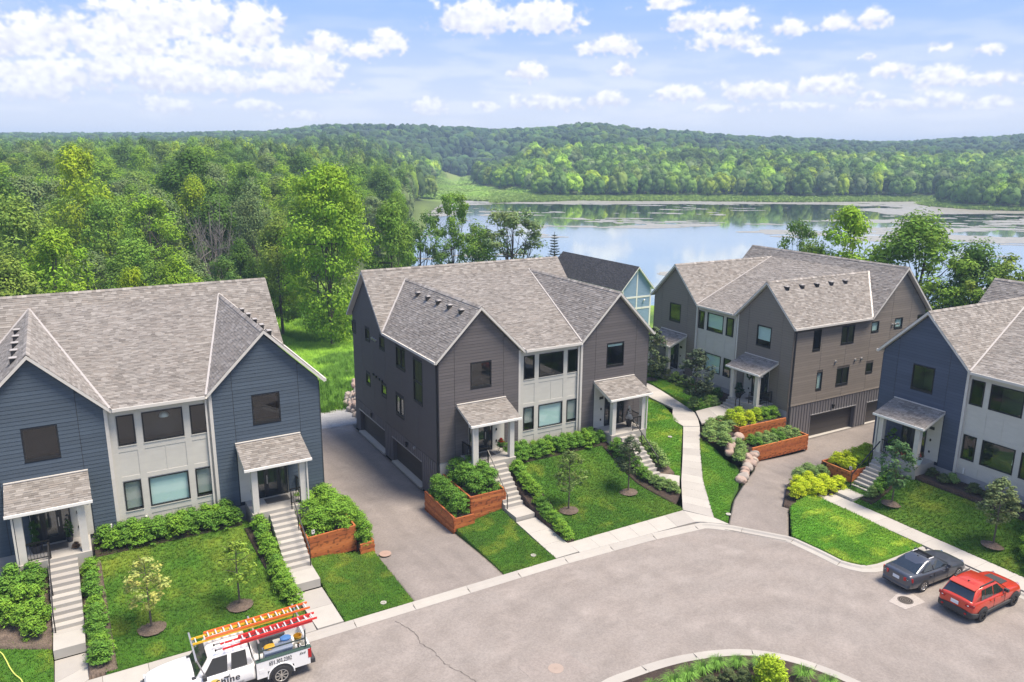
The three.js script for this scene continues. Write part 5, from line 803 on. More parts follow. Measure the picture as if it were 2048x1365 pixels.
const farGeo = [21, 22, 23, 24].map(s => massGeo(s, 5, { lumps: 30, tight: 0.86, core: 0.86, leaves: { n: 2600, leaf: 0.026, lobes: 60, lr: 0.11, sq: 0.9, flatY: 0.9, lo: 0.12, prof: t => Math.pow(Math.sin(Math.PI * clamp(t * 0.72 + 0.24)), 0.55) } }));
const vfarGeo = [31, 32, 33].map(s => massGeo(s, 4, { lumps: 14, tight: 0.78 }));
function massWood(name, label, list, geos) {
  const g = thing(name, label, 'wood', [0, 0, 0], 0, null, 'stuff'); const mat = new THREE.MeshStandardMaterial({ vertexColors: true, roughness: 1, side: THREE.DoubleSide });
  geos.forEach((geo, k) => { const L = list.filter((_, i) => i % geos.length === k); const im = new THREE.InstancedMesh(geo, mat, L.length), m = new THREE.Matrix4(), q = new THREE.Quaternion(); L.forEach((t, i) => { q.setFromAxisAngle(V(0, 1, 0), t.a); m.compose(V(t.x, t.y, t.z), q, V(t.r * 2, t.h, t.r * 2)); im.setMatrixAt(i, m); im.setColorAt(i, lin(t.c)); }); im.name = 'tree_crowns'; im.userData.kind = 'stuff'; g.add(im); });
}
{
  const r = rngOf(91), mid = [], far = [];
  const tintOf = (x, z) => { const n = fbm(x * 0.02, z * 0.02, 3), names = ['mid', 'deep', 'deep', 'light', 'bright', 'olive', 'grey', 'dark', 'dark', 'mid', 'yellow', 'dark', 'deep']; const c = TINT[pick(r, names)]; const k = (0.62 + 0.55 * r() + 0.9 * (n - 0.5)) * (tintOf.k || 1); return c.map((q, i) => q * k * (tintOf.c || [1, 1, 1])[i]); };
  const grid = new Map(); const free = (x, z, rad) => { const cs = 9, i0 = Math.floor(x / cs), j0 = Math.floor(z / cs); for (let i = i0 - 1; i <= i0 + 1; i++) for (let j = j0 - 1; j <= j0 + 1; j++) for (const p of grid.get(i + ',' + j) || []) if (Math.hypot(p[0] - x, p[1] - z) < (p[2] + rad) * 0.68) return false; const k = i0 + ',' + j0; if (!grid.has(k)) grid.set(k, []); grid.get(k).push([x, z, rad]); return true; };
  for (const o of scene.children) if (o.userData.category === 'tree') free(o.position.x, o.position.z, o.scale.x / 2);
  const tryAt = (s, d, list, rad, h) => { rad *= 0.92; const [x, z] = fromSD(s, d), y = T(x, z); if (y < -3.7 || inMarsh(s, d)) return; if (d < 430 && s / d > -0.10 && Math.hypot(s - 0.615 * 408, d - 408) > 42) return; if (!free(x, z, rad)) return; list.push({ x, y: y - 0.4, z, r: rad, h, a: r() * 6.28, c: tintOf(x, z) }); };
  for (let i = 0; i < 34000; i++) { const d = 235 + 190 * r(), s = -d * lerp(0.08, 0.82, r()); if (leftWood(s, d)) tryAt(s, d, mid, 3.4 + 2.6 * r(), 12 + 6 * r()); }
  for (let i = 0; i < 52000; i++) { const d = 372 + 330 * Math.pow(r(), 1.2), t = lerp(-0.15, 0.82, r()); const q = r(); tryAt(t * d, d, mid, 4.4 + 4.2 * q, 9.5 + 4.5 * q + 4.5 * r()); }
  tintOf.k = 0.40; tintOf.c = [0.72, 0.93, 1.5];  // far crown tints darkened in place of leaf self-shadow
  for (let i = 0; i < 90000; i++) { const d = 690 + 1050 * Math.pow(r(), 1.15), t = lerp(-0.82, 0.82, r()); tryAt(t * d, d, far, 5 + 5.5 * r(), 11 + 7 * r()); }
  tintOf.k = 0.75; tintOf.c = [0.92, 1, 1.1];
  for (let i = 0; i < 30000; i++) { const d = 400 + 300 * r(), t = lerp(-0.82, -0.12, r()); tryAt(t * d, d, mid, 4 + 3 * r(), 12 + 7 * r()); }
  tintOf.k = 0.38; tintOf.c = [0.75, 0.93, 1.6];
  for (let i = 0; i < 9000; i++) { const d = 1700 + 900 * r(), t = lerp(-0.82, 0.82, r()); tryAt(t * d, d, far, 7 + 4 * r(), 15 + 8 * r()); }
  massWood('lakeside_wood', 'dense green wood on the far lake shore and the slopes beside it', mid, farGeo);
  massWood('distant_forest', 'hazy blue green forest covering the hills on the horizon', far, vfarGeo);
  console.log('trees', nInd, mid.length, far.length);
}
// undergrowth at the edge of the left wood, reeds, meadow grass
function tuftField(name, label, cat, geo, mat, list) { const im = new THREE.InstancedMesh(geo, mat, list.length), m = new THREE.Matrix4(), q = new THREE.Quaternion(); list.forEach((t, i) => { q.setFromAxisAngle(V(0, 1, 0), t[5] || 0); m.compose(V(t[0], t[1], t[2]), q, V(t[3], t[4], t[3])); im.setMatrixAt(i, m); im.setColorAt(i, lin(t[6])); }); im.name = numbered(name); im.userData = { label, category: cat, kind: 'stuff' }; scene.add(im); }
{
  const r = rngOf(15), gb = new MB(true); for (let k = 0; k < 14; k++) { const a = r() * 6.28, q = 0.5 * r(), l = 0.25 + 0.3 * r(), c = Math.cos(a), s = Math.sin(a), w = 0.05; const b = [c * q, 0, s * q], t = [c * (q + l), 0.55 + 0.45 * r(), s * (q + l)]; const sh = 0.8 + 0.4 * r(); gb.col = [sh, sh, sh]; gb.tri([b[0] - s * w, 0, b[2] + c * w], [b[0] + s * w, 0, b[2] - c * w], t); }
  const tuft = gb.build(), mat = new THREE.MeshStandardMaterial({ vertexColors: true, roughness: 1, side: THREE.DoubleSide });
  const L = [], L2 = [], L3 = [];
  for (let i = 0; i < 60000; i++) { const x = lerp(-14, 14, r()), z = lerp(-13, -78, r()), y = T(x, z); if (y < LAKE + 0.2) continue; const n = fbm(x * 0.12, z * 0.12, 4), wet = smooth(-45, -60, z); const bare = smooth(0.6, 0.72, fbm(x * 0.3 + 9, z * 0.3, 3)) * smooth(-30, -16, z); if (r() < bare * 0.9) continue; const k = 0.8 + 0.5 * r(); const c = n > 0.52 ? [0.13 * k, 0.28 * k, 0.035 * k] : [0.25 * k, 0.46 * k, 0.045 * k]; L.push([x, y - 0.03, z, 0.5 + 0.5 * r(), 0.35 + (n > 0.52 ? 0.7 : 0.4) * r() + wet * 0.3, r() * 6.28, c]); }
  tuftField('meadow_grass', 'tall bright green meadow grass between the left blue house and the charcoal house', 'grass', tuft, mat, L);
  for (let i = 0; i < 26000; i++) { const d = 380 + 120 * r(), t = lerp(-0.03, 0.66, r()), [x, z] = fromSD(t * d, d), y = T(x, z); if (y < -4.75 || y > -3.4) continue; const k = 0.8 + 0.45 * r(); L2.push([x, Math.max(y, LAKE) - 0.05, z, 1.8 + 1.5 * r(), 0.9 + 0.8 * r(), r() * 6.28, [0.19 * k, 0.29 * k, 0.05 * k]]); }
  for (let i = 0; i < 26000; i++) { const d = 430 + 370 * r(), t = lerp(-0.155, 0.035, r()); if (!inMarsh(t * d, d)) continue; const [x, z] = fromSD(t * d, d), y = T(x, z); if (y < -4.7) continue; const k = 0.8 + 0.45 * r(), n = fbm(x * 0.03, z * 0.03, 3); L2.push([x, y - 0.1, z, 2 + 2 * r(), 0.7 + 0.8 * r(), r() * 6.28, n > 0.5 ? [0.27 * k, 0.43 * k, 0.08 * k] : [0.23 * k, 0.34 * k, 0.075 * k]]); }
  tuftField('reeds', 'pale green reeds and marsh grass along the far shore of the lake', 'reeds', tuft, mat, L2);
  // lily pads: irregular flat patches floating in bands
  const pad = new THREE.CircleGeometry(1, 9).rotateX(-Math.PI / 2); { const P = pad.attributes.position; for (let i = 1; i < P.count; i++) { const k = 0.75 + 0.5 * hash2(i, 4); P.setX(i, P.getX(i) * k); P.setZ(i, P.getZ(i) * k); } P.setXYZ(P.count - 1, P.getX(1), 0, P.getZ(1)); pad.deleteAttribute('uv'); }
  for (let i = 0; i < 240000; i++) {
    const d = 150 + 330 * r(), t = lerp(-0.14, 0.72, r()), s = t * d, [x, z] = fromSD(s, d); if (T(x, z) > LAKE - 0.02) continue;
    const n = fbm(s * 0.022 + 5, d * 0.06 + 2, 5); let th = 0.76;
    const shore = smooth(395, 440, d + (t > 0.5 ? 40 : 0)); th -= 0.42 * shore;                                  // thick along the far shore
    th -= 0.26 * smooth(-0.045, -0.08, t) * smooth(300, 380, d);                        // left bay
    th -= 0.3 * smooth(0.40, 0.54, t) * smooth(190, 250, d);                            // right side
    th -= 0.24 * Math.exp(-Math.pow((d - 281 - t * 30) / 9, 2)) * smooth(0.12, 0.18, t) * smooth(0.42, 0.36, t); th -= 0.2 * Math.exp(-Math.pow((d - 372) / 8, 2)); th -= 0.3 * Math.exp(-Math.pow((d - 330 - 30 * t) / 7, 2)) * smooth(0.08, 0.02, t);
    if (n + 0.55 * (fbm(s * 0.11, d * 0.3, 3) - 0.5) < th) continue; const k = 0.85 + 0.3 * r(); L3.push([x, LAKE + 0.02 + 0.01 * r(), z, 0.6 + 0.9 * r(), 1, r() * 6.28, [0.27 * k, 0.255 * k, 0.205 * k]]);  // pale pad colour stands in for reflected sky
  }
  // marsh edge with lily pads behind the left house
  for (let i = 0; i < 7000; i++) { const x = lerp(-2, 20, r()), z = lerp(-62, -98, r()); if (T(x, z) > LAKE + 0.3) continue; if (fbm(x * 0.25, z * 0.25, 4) < 0.5) continue; const k = 0.8 + 0.4 * r(); L3.push([x, LAKE + 0.02 + 0.01 * r(), z, 0.2 + 0.3 * r(), 1, r() * 6.28, [0.34 * k, 0.35 * k, 0.25 * k]]); }
  tuftField('lily_pads', 'pale lily pads floating in drifts on the lake', 'lily pads', pad, new THREE.MeshPhysicalMaterial({ roughness: 0.38, ior: 1.6, side: THREE.DoubleSide }), L3);
  console.log('tufts', L.length, L2.length, L3.length);
}
// ---------- shrubs, young trees, porch things ----------
const shrubG = [41, 42, 43].map(s => crownGeo(s, { n: 1900, leaf: 0.046, wid: 0.5, lobes: 40, lr: 0.2, lo: 0.05, flatY: 0.9, prof: t => Math.pow(Math.sin(Math.PI * clamp(t * 0.55 + 0.42)), 0.6) }));
const bigG = [44, 45].map(s => crownGeo(s, { n: 4000, leaf: 0.035, wid: 0.45, lobes: 70, lr: 0.17, lo: 0.05, flatY: 0.8, prof: t => Math.pow(Math.sin(Math.PI * clamp(t * 0.5 + 0.46)), 0.4) }));
const SM = { leaf: leafM([0.135, 0.285, 0.04]), fresh: leafM([0.19, 0.36, 0.04]), deep: leafM([0.06, 0.14, 0.03]), gold: leafM([0.54, 0.64, 0.03]), goldg: leafM([0.36, 0.50, 0.03]), sage: leafM([0.22, 0.34, 0.10]), greyg: leafM([0.11, 0.15, 0.06]) };
const shrubP = {};
const rS = rngOf(707);
function shrub(x, y, z, w, h, tint, label, group, big) {
  const k = Math.floor(rS() * 3), key = tint + k + (big ? 'b' : ''); const src = (shrubP[key] ||= (() => { const g = new THREE.Group(); part('foliage', big ? bigG[k % 2] : shrubG[k], SM[tint], g); part('stem', new MB().tube([0, -0.1, 0], [0, 0.35, 0], 0.03, 0.02, 5).tube([0.02, 0, 0], [0.18, 0.4, 0.1], 0.02, 0.01, 4).tube([-0.02, 0, 0], [-0.16, 0.4, -0.1], 0.02, 0.01, 4).build(), barkD, g); return g; })());
  const c = src.clone(); c.name = numbered('shrub'); c.position.set(x, y, z); c.rotation.y = rS() * 6.28; c.scale.set(w, h, w); c.userData = { label, category: 'shrub' }; if (group) c.userData.group = group; scene.add(c); return c;
}
function row(A, B, n, w, h, tint, label, group, yf, jit = 0.12) { for (let i = 0; i < n; i++) { const t = (i + 0.5) / n, x = lerp(A[0], B[0], t) + (rS() - 0.5) * jit * 2, z = lerp(A[1], B[1], t) + (rS() - 0.5) * jit * 2; const k = 1.06 + 0.3 * rS(); shrub(x, yf(x, z), z, w * k, h * k, Array.isArray(tint) ? pick(rS, tint) : tint, label, group); } }
// left blue house
for (const [z, o] of [[9.55, 0], [10.25, 0.3]]) row([-27.8 + o, z], [-21.3 + o, z], 11, 1.05, 0.85, ['leaf', 'leaf', 'fresh'], 'leafy green shrub in the bed along the front of the left blue house', 'shrubs along the front of the left blue house', yA);
row([-28.42, 11.2], [-28.3, 17.5], 9, 0.95, 0.72, ['leaf', 'fresh'], 'leafy green shrub in the row right of the left stairs of the left blue house', 'shrubs beside the left stairs of the left blue house', (x, z) => yardY(z) + 0.03, 0.08);
row([-20.2, 11.1], [-19.95, 16.9], 11, 0.95, 0.74, ['leaf', 'fresh'], 'leafy green shrub in the row left of the right stairs of the left blue house', 'shrubs beside the right stairs of the left blue house', (x, z) => yardY(z) + 0.03, 0.08);
for (const [x, z, w] of [[-31.6, 11.4, 1.5], [-30.75, 11.3, 1.3], [-32.4, 12.2, 1.4], [-31.3, 12.6, 1.5], [-30.75, 12.5, 1.2], [-31.2, 13.6, 1.3], [-30.8, 14.3, 1.2], [-32.6, 13.0, 1.3], [-31.9, 13.1, 1.4], [-30.6, 13.4, 1.2], [-31.9, 12.0, 1.5], [-33.2, 11.8, 1.5], [-30.7, 11.9, 1.2]]) shrub(x, yardY(z) + 0.05, z, w, w * 0.78, z > 12 ? 'fresh' : 'leaf', 'lush green shrub in the wide bed left of the leftmost porch stairs', 'shrubs left of the left porch stairs');
const hedge = (list, tint, label, group) => { for (const [x, y, z, w, h] of list) shrub(x, y, z, w * 1.2, h * 1.3, tint, label, group, true); };
hedge([[-17.35, 1.35, 9.6, 1.7, 1.05], [-16.2, 1.35, 9.7, 1.7, 1.15], [-17.4, 1.35, 10.8, 1.7, 1.1], [-16.2, 1.35, 10.9, 1.75, 1.2], [-17.3, 1.35, 12.1, 1.6, 1.0], [-16.2, 1.35, 12.1, 1.7, 1.1]], 'fresh', 'big bushy green shrub in the tall planter of the left blue house', 'shrubs in the tall planter of the left blue house');
hedge([[-15.05, 0.45, 9.6, 1.15, 1.1], [-15.0, 0.45, 10.5, 1.15, 1.15], [-15.05, 0.45, 11.4, 1.2, 1.15], [-15.0, 0.45, 12.2, 1.15, 1.2], [-15.0, 0.45, 13.0, 1.1, 1.1]], 'fresh', 'bushy green shrub in the low planter at the driveway of the left blue house', 'shrubs in the low planter of the left blue house');
// charcoal house
for (const [z, o] of [[9.55, 0], [10.2, 0.3]]) row([-3.9 + o, z], [3.3 + o, z], 12, 1.0, 0.82, ['leaf', 'leaf', 'fresh'], 'leafy green shrub in the bed along the front of the charcoal house', 'shrubs along the front of the charcoal house', yA);
row([-4.15, 11.2], [-3.85, 13.6], 6, 0.98, 0.7, ['leaf', 'fresh'], 'leafy green shrub in the row beside the left stairs of the charcoal house', 'shrubs beside the left stairs of the charcoal house', (x, z) => yardY(z) + 0.03, 0.08);
row([-3.95, 13.8], [-4.4, 17.9], 9, 0.9, 0.62, ['leaf', 'fresh'], 'leafy green shrub in the row beside the left stairs of the charcoal house', 'shrubs beside the left stairs of the charcoal house', (x, z) => yardY(z) + 0.03, 0.1);
row([3.9, 11.2], [4.1, 13.6], 5, 1.0, 0.8, ['leaf', 'deep'], 'leafy green shrub left of the right stairs of the charcoal house', 'shrubs left of the right stairs of the charcoal house', (x, z) => yardY(z) + 0.03);
row([4.2, 13.9], [5.0, 16.6], 6, 0.9, 0.65, ['leaf', 'sage'], 'leafy green shrub along the short walk of the charcoal house', 'shrubs along the short walk of the charcoal house', (x, z) => yardY(z) + 0.03);
row([6.5, 10.6], [6.5, 13.6], 5, 1.05, 0.85, 'sage', 'pale green shrub right of the right stairs of the charcoal house', 'shrubs right of the right stairs of the charcoal house', (x, z) => lerp(1.35, 0.5, smooth(10, 14.5, z)));
hedge([[-7.5, 1.35, 9.7, 1.5, 1.1], [-6.5, 1.35, 9.8, 1.4, 1.15], [-7.45, 1.35, 10.8, 1.5, 1.15], [-6.45, 1.35, 10.9, 1.4, 1.15], [-7.4, 1.35, 11.9, 1.5, 1.05], [-6.45, 1.35, 12.0, 1.4, 1.1]], 'leaf', 'big bushy green shrub filling the tall planter of the charcoal house', 'shrubs in the tall planter of the charcoal house');
hedge([[-8.85, 0.5, 9.7, 1.3, 1.1], [-8.85, 0.5, 10.6, 1.3, 1.15], [-8.85, 0.5, 11.6, 1.3, 1.1], [-8.85, 0.5, 12.6, 1.3, 1.05]], 'leaf', 'bushy green shrub in the low planter by the garage of the charcoal house', 'shrubs in the low planter of the charcoal house');
// brown house
for (const [x, z, w, t] of [[16.2, 10.0, 1.25, 'goldg'], [16.15, 11.0, 1.25, 'gold'], [17.2, 9.9, 1.25, 'goldg'], [17.35, 10.9, 1.2, 'gold'], [18.3, 10.7, 1.3, 'goldg']]) shrub(x, 1.3, z, w, 1.0, t, 'rounded yellow green shrub in the planter of the brown house', 'yellow shrubs in the planter of the brown house', true);
for (const [x, z] of [[19.1, 10.8], [19.9, 10.9]]) shrub(x, 1.3, z, 1.35, 0.95, 'fresh', 'bright green shrub at the wall end of the planter of the brown house', 'green shrubs in the planter of the brown house', true);
for (let i = 0; i < 12; i++) { const x = lerp(15.7, 20.7, (i % 6 + 0.5) / 6), z = i < 6 ? 12.3 : 13.0; shrub(x, 0.25, z, 1.1, 0.75, i % 3 ? 'sage' : 'leaf', 'low sage green shrub in the long planter by the curved driveway', 'shrubs in the long planter of the brown house'); }
for (const [x, z] of [[14.6, 9.6], [15.6, 9.6], [13.9, 10.2], [14.9, 10.6], [13.1, 10.9], [14.2, 11.3], [12.6, 11.6], [13.3, 12.2], [15.5, 10.8], [12.9, 12.9]]) shrub(x, 0.95, z, 1.3, 0.8, 'sage', 'low mounded sage green shrub between the footpath and the boulders', 'mounded shrubs above the boulders');
for (const [x, z] of [[14.4, 13.0], [13.8, 13.6], [13.1, 14.1], [14.6, 12.5], [12.6, 14.5]]) shrub(x, 0.3, z, 1.1, 0.75, 'sage', 'low green shrub growing behind the row of pale boulders', 'shrubs behind the driveway boulders');
row([18.9, 6.3], [19.2, -5.5], 11, 1.15, 0.85, ['sage', 'greyg', 'deep'], 'grey green shrub in the bed along the front of the brown house', 'shrubs along the front of the brown house', () => 1.55);
row([15.7, 6.15], [18.2, 6.4], 5, 0.95, 0.7, ['sage', 'leaf'], 'leafy green shrub along the short walk of the brown house', 'shrubs along the short walk of the brown house', () => 1.35);
row([15.9, 5.9], [17.8, 6.0], 3, 0.8, 0.6, ['sage'], 'small green shrub at the lawn corner of the brown house', 'small shrubs at the lawn corner of the brown house', () => 1.4);
// right blue house
for (const [x, z] of [[12.9, 19.5], [14.0, 19.35], [12.6, 20.3], [13.6, 20.4], [14.6, 20.2], [14.2, 21.0], [15.2, 20.9], [11.9, 20.3], [13.1, 20.95]]) shrub(x, 0.2, z, 1.25, 0.85, 'gold', 'bright yellow shrub on the corner beside the curved driveway', 'bright yellow shrubs beside the curved driveway', true);
for (const [x, z] of [[13.9, 18.75], [15.1, 18.5], [15.6, 19.2], [14.9, 19.0]]) shrub(x, 0.1, z, 1.3, 1.0, 'sage', 'sage green shrub between the yellow shrubs and the planter', 'sage shrubs beside the planter of the right blue house', true);
for (const [x, z, t] of [[16.75, 19.5, 'gold'], [16.75, 20.5, 'gold'], [17.6, 19.6, 'gold'], [17.7, 20.5, 'goldg'], [18.5, 19.5, 'goldg'], [18.6, 20.3, 'goldg'], [19.4, 19.6, 'goldg'], [20.0, 19.4, 'goldg']]) shrub(x, 0.95, z, 1.25, 1.0, t, 'rounded yellow shrub in the planter of the right blue house', 'yellow shrubs in the planter of the right blue house', true);
row([15.4, 23.05], [18.0, 23.05], 6, 0.9, 0.7, ['leaf', 'sage'], 'leafy green shrub in the row beside the stairs of the right blue house', 'shrubs beside the stairs of the right blue house', dLawnY);
row([19.3, 23.8], [19.2, 32.5], 9, 0.85, 0.5, ['greyg', 'greyg', 'sage'], 'small grey green shrub in the bed along the front of the right blue house', 'shrubs along the front of the right blue house', () => 1.6, 0.35);
for (const [x, z] of [[15.9, 32.6], [16.5, 32.2], [15.3, 33.2], [17.2, 32.0], [15.0, 33.8]]) shrub(x, dLawnY(x, z), z, 1.3, 1.0, 'fresh', 'bright green shrub at the right edge beyond the red car', 'shrubs at the right edge beyond the red car', true);

// young trees with mulch rings
const youngG = [61, 62, 63].map(s => crownGeo(s, { n: 1500, leaf: 0.036, wid: 0.6, lobes: 46, lr: 0.11, lo: 0.0, pow: 1.0, prof: t => Math.pow(Math.sin(Math.PI * clamp(t * 0.84 + 0.13)), 0.75) }));
const denseG = [64, 65].map(s => crownGeo(s, { n: 1900, leaf: 0.04, wid: 0.6, lobes: 60, lr: 0.13, lo: 0.0, pow: 1.0, prof: t => Math.pow(Math.sin(Math.PI * clamp(t * 0.86 + 0.12)), 0.7) }));
function youngTree(x, y, z, h, w, clear, geo, c, label) {
  const t = thing('young_tree', label, 'tree', [x, y, z], rS() * 6); const cr = part('crown', geo, leafM(c), t); cr.position.y = clear; cr.scale.set(w, h - clear, w);
  const m = new MB(); m.tube([0, -0.1, 0], [0.02, clear, 0], 0.05, 0.04, 7).tube([0.02, clear, 0], [0, h * 0.93, 0], 0.04, 0.01, 6); for (let k = 0; k < 12; k++) { const a = k * 2.4, q = clear + (h - clear) * (0.05 + 0.065 * k); m.tube([0, q, 0], [Math.cos(a) * w * 0.34, q + (h - clear) * 0.17, Math.sin(a) * w * 0.34], 0.018, 0.006, 4, false); } part('trunk', m.build(), bark, t);
  const mm = new MB(); const n = 30, R0 = 0.62; for (let i = 0; i < n; i++) { const a = i / n * 6.2832, b = (i + 1) / n * 6.2832, q = R0 * (0.9 + 0.2 * (0.3 + 0.4 * hash2(i, 7))), q2 = R0 * (0.9 + 0.2 * (0.3 + 0.4 * hash2((i + 1) % n, 7))); mm.tri([0, 0.14, 0], [Math.cos(b) * q2, 0.02, Math.sin(b) * q2], [Math.cos(a) * q, 0.02, Math.sin(a) * q]); }
  solo('mulch_ring', mm.build(), X.mulchL, 'brown mulch ring around the ' + label.split(' on ')[0].replace('young ', ''), 'mulch', null, 'structure').position.set(x, y + 0.02, z); return t;
}
youngTree(-26.18, yardY(15.8), 15.8, 3.6, 2.2, 1.2, youngG[0], [0.42, 0.46, 0.13], 'young tree with pale yellow leaves on the front lawn of the left blue house');
youngTree(-22.27, yardY(15.84), 15.84, 3.4, 2.1, 1.25, youngG[1], [0.24, 0.36, 0.05], 'young sparse green tree on the front lawn of the left blue house');
youngTree(-2.64, yardY(15.24), 15.24, 3.9, 2.3, 1.4, youngG[2], [0.16, 0.23, 0.065], 'young thin grey green tree on the lawn of the charcoal house');
youngTree(2.2, yardY(14.98), 14.98, 3.8, 2.0, 1.4, denseG[0], [0.09, 0.125, 0.06], 'young dark leaved tree on the lawn of the charcoal house');
youngTree(15.8, dLawnY(15.8, 24.4), 24.4, 4.2, 2.4, 1.3, denseG[1], [0.085, 0.17, 0.06], 'young dense green tree on the lawn before the porch of the right blue house');
youngTree(15.9, dLawnY(15.9, 30.6), 30.6, 4.0, 2.4, 1.4, denseG[0], [0.17, 0.22, 0.09], 'young tree with pale new leaves on the lawn behind the parked cars');
youngTree(16.6, 1.45, 5.6, 4.7, 3.5, 0.8, denseG[1], [0.075, 0.105, 0.06], 'young dark round tree on the lawn of the brown house');
youngTree(17.9, 1.5, -1.5, 4.8, 3.2, 0.6, denseG[0], [0.11, 0.15, 0.07], 'young dark tree on the far lawn hidden behind the charcoal house wall');

// island plants
{
  const fine = new MB(true), r = rngOf(70); for (let k = 0; k < 220; k++) { const a = r() * 6.28, l = 0.3 + 0.2 * r(), h = 0.25 + 0.25 * r(), c = Math.cos(a), s = Math.sin(a), w = 0.007, q = 0.8 + 0.4 * r(); fine.col = [q, q, q]; const b = [c * 0.05, 0, s * 0.05], m = [c * l * 0.5, h, s * l * 0.5], t = [c * l, h * 0.75, s * l]; fine.tri([b[0] - s * w, 0, b[2] + c * w], [b[0] + s * w, 0, b[2] - c * w], m); fine.tri([m[0] - s * w, m[1], m[2] + c * w], [m[0] + s * w, m[1], m[2] - c * w], t); fine.tri([b[0] - s * w, 0, b[2] + c * w], m, [m[0] - s * w, m[1], m[2] + c * w]); }
  const g = fine.build(), gm = new THREE.MeshStandardMaterial({ color: lin([0.16, 0.33, 0.05]), vertexColors: true, roughness: 1, side: THREE.DoubleSide });
  const src = new THREE.Group(); part('blades', g, gm, src);
  for (const [x, z] of [[-7.75, 30.6], [-6.9, 30.55], [-6.05, 30.5], [-5.25, 30.6], [-4.4, 30.95], [-3.6, 31.45], [-2.55, 32.9], [-8.7, 30.4], [-2.1, 33.8], [-1.9, 34.9]]) { const c = src.clone(); c.name = numbered('grass_clump'); c.position.set(x, 0.13, z); c.scale.setScalar(1.15 + 0.25 * rS()); c.rotation.y = rS() * 6; c.userData = { label: 'fine green ornamental grass clump along the kerb of the planted island', category: 'grass clump', group: 'grass clumps on the planted island' }; scene.add(c); }
  for (const [x, z] of [[-6.3, 31.35], [-5.35, 31.35], [-4.75, 31.65], [-7.2, 31.3], [-3.35, 32.3], [-8.2, 31.2], [-3.0, 33.3], [-5.9, 32.6]]) shrub(x, 0.12, z, 0.85, 0.55, 'greyg', 'low grey brown catmint clump on the planted island', 'grey clumps on the planted island');
  shrub(-5.7, 0.12, 32.15, 0.55, 0.45, 'fresh', 'small bright green mound on the planted island');
  shrub(-4.1, 0.12, 32.5, 1.7, 1.35, 'goldg', 'large yellow green shrub in the middle of the planted island', null, true);
}
// porch things
function pot(label, x, y, z, r0, r1, h, mat, plants) { const p = thing('potted_plant', label, 'potted plant', [x, y, z]); const prof = [[r0 * 0.9, 0], [r0, 0.02], [lerp(r0, r1, 0.6), h * 0.55], [r1, h * 0.94], [r1 * 1.04, h], [r1 * 0.9, h], [r1 * 0.85, h - 0.05]].map(q => new THREE.Vector2(...q)); part('pot', new THREE.LatheGeometry(prof, 20), mat, p); part('soil', new MB().tube([0, h - 0.06, 0], [0, h - 0.05, 0], r1 * 0.88, r1 * 0.88, 16).build(), X.mulch, p); for (const [g, m, dy, w, hh, nm] of plants) { const q = part(nm || 'foliage', g, m, p); q.position.y = h - 0.08 + dy; q.scale.set(w, hh, w); } return p; }
const navy = M([0.03, 0.035, 0.05], 0.4), red = leafM([0.55, 0.03, 0.025], 0.15), whiteF = leafM([0.75, 0.74, 0.70], 0.2), petal = leafM([0.5, 0.12, 0.08], 0.2);
const [cs, sn] = [Math.cos(0.0127), Math.sin(0.0127)], inA = (u, v) => [-24.49 + u * cs + v * sn, 0.19 - u * sn + v * cs];
{ const [x, z] = inA(-6.2, 9.75); const p = pot('three-ball topiary in a dark pot on the left porch of the left blue house', x, 2.63, z, 0.2, 0.3, 0.42, navy, []); part('stem', new MB().tube([0, 0.35, 0], [0, 1.5, 0], 0.02, 0.015, 6).build(), bark, p); for (const y of [0.62, 1.05, 1.45]) { const q = part('leaf_ball', shrubG[0], SM.deep, p); q.position.y = y - 0.2; q.scale.set(0.5, 0.42, 0.5); }
  const [x2, z2] = inA(-4.5, 10.2); pot('small dry brown plant in a low pot on the leftmost porch', x2, 2.63, z2, 0.1, 0.15, 0.14, X.dark, [[shrubG[1], leafM([0.16, 0.10, 0.06]), -0.03, 0.45, 0.3]]);
  const [x3, z3] = inA(-4.75, 9.3); pot('slim green plant in a dark pot against the right side light of the left porch', x3, 2.63, z3, 0.12, 0.17, 0.3, navy, [[youngG[0], SM.deep, 0, 0.5, 1.0]]); }
{ const b = thing('flower_stand', 'bicycle shaped wire flower stand with red flowers on the left porch of the charcoal house', 'flower stand', [-4.35, 2.65, 9.75], 0.3); for (const x of [-0.24, 0.24]) { const w = new THREE.TorusGeometry(0.17, 0.012, 6, 20); part('wheel', new MB().geo(w, new THREE.Matrix4().makeTranslation(x, 0.18, 0)).build(), X.iron, b); } part('frame', new MB().bar([-0.24, 0.18, 0], [0, 0.42, 0], 0.02, 0.02).bar([0.24, 0.18, 0], [0, 0.42, 0], 0.02, 0.02).bar([-0.24, 0.18, 0], [-0.3, 0.5, 0], 0.02, 0.02).build(), X.iron, b); part('basket', new MB().tube([0, 0.36, 0], [0, 0.52, 0], 0.14, 0.2, 12).build(), X.dark, b); const f = part('leaves', shrubG[1], SM.leaf, b); f.position.y = 0.45; f.scale.set(0.7, 0.45, 0.7); const q = part('flowers', shrubG[2], red, b); q.position.y = 0.62; q.scale.set(0.5, 0.36, 0.5); }
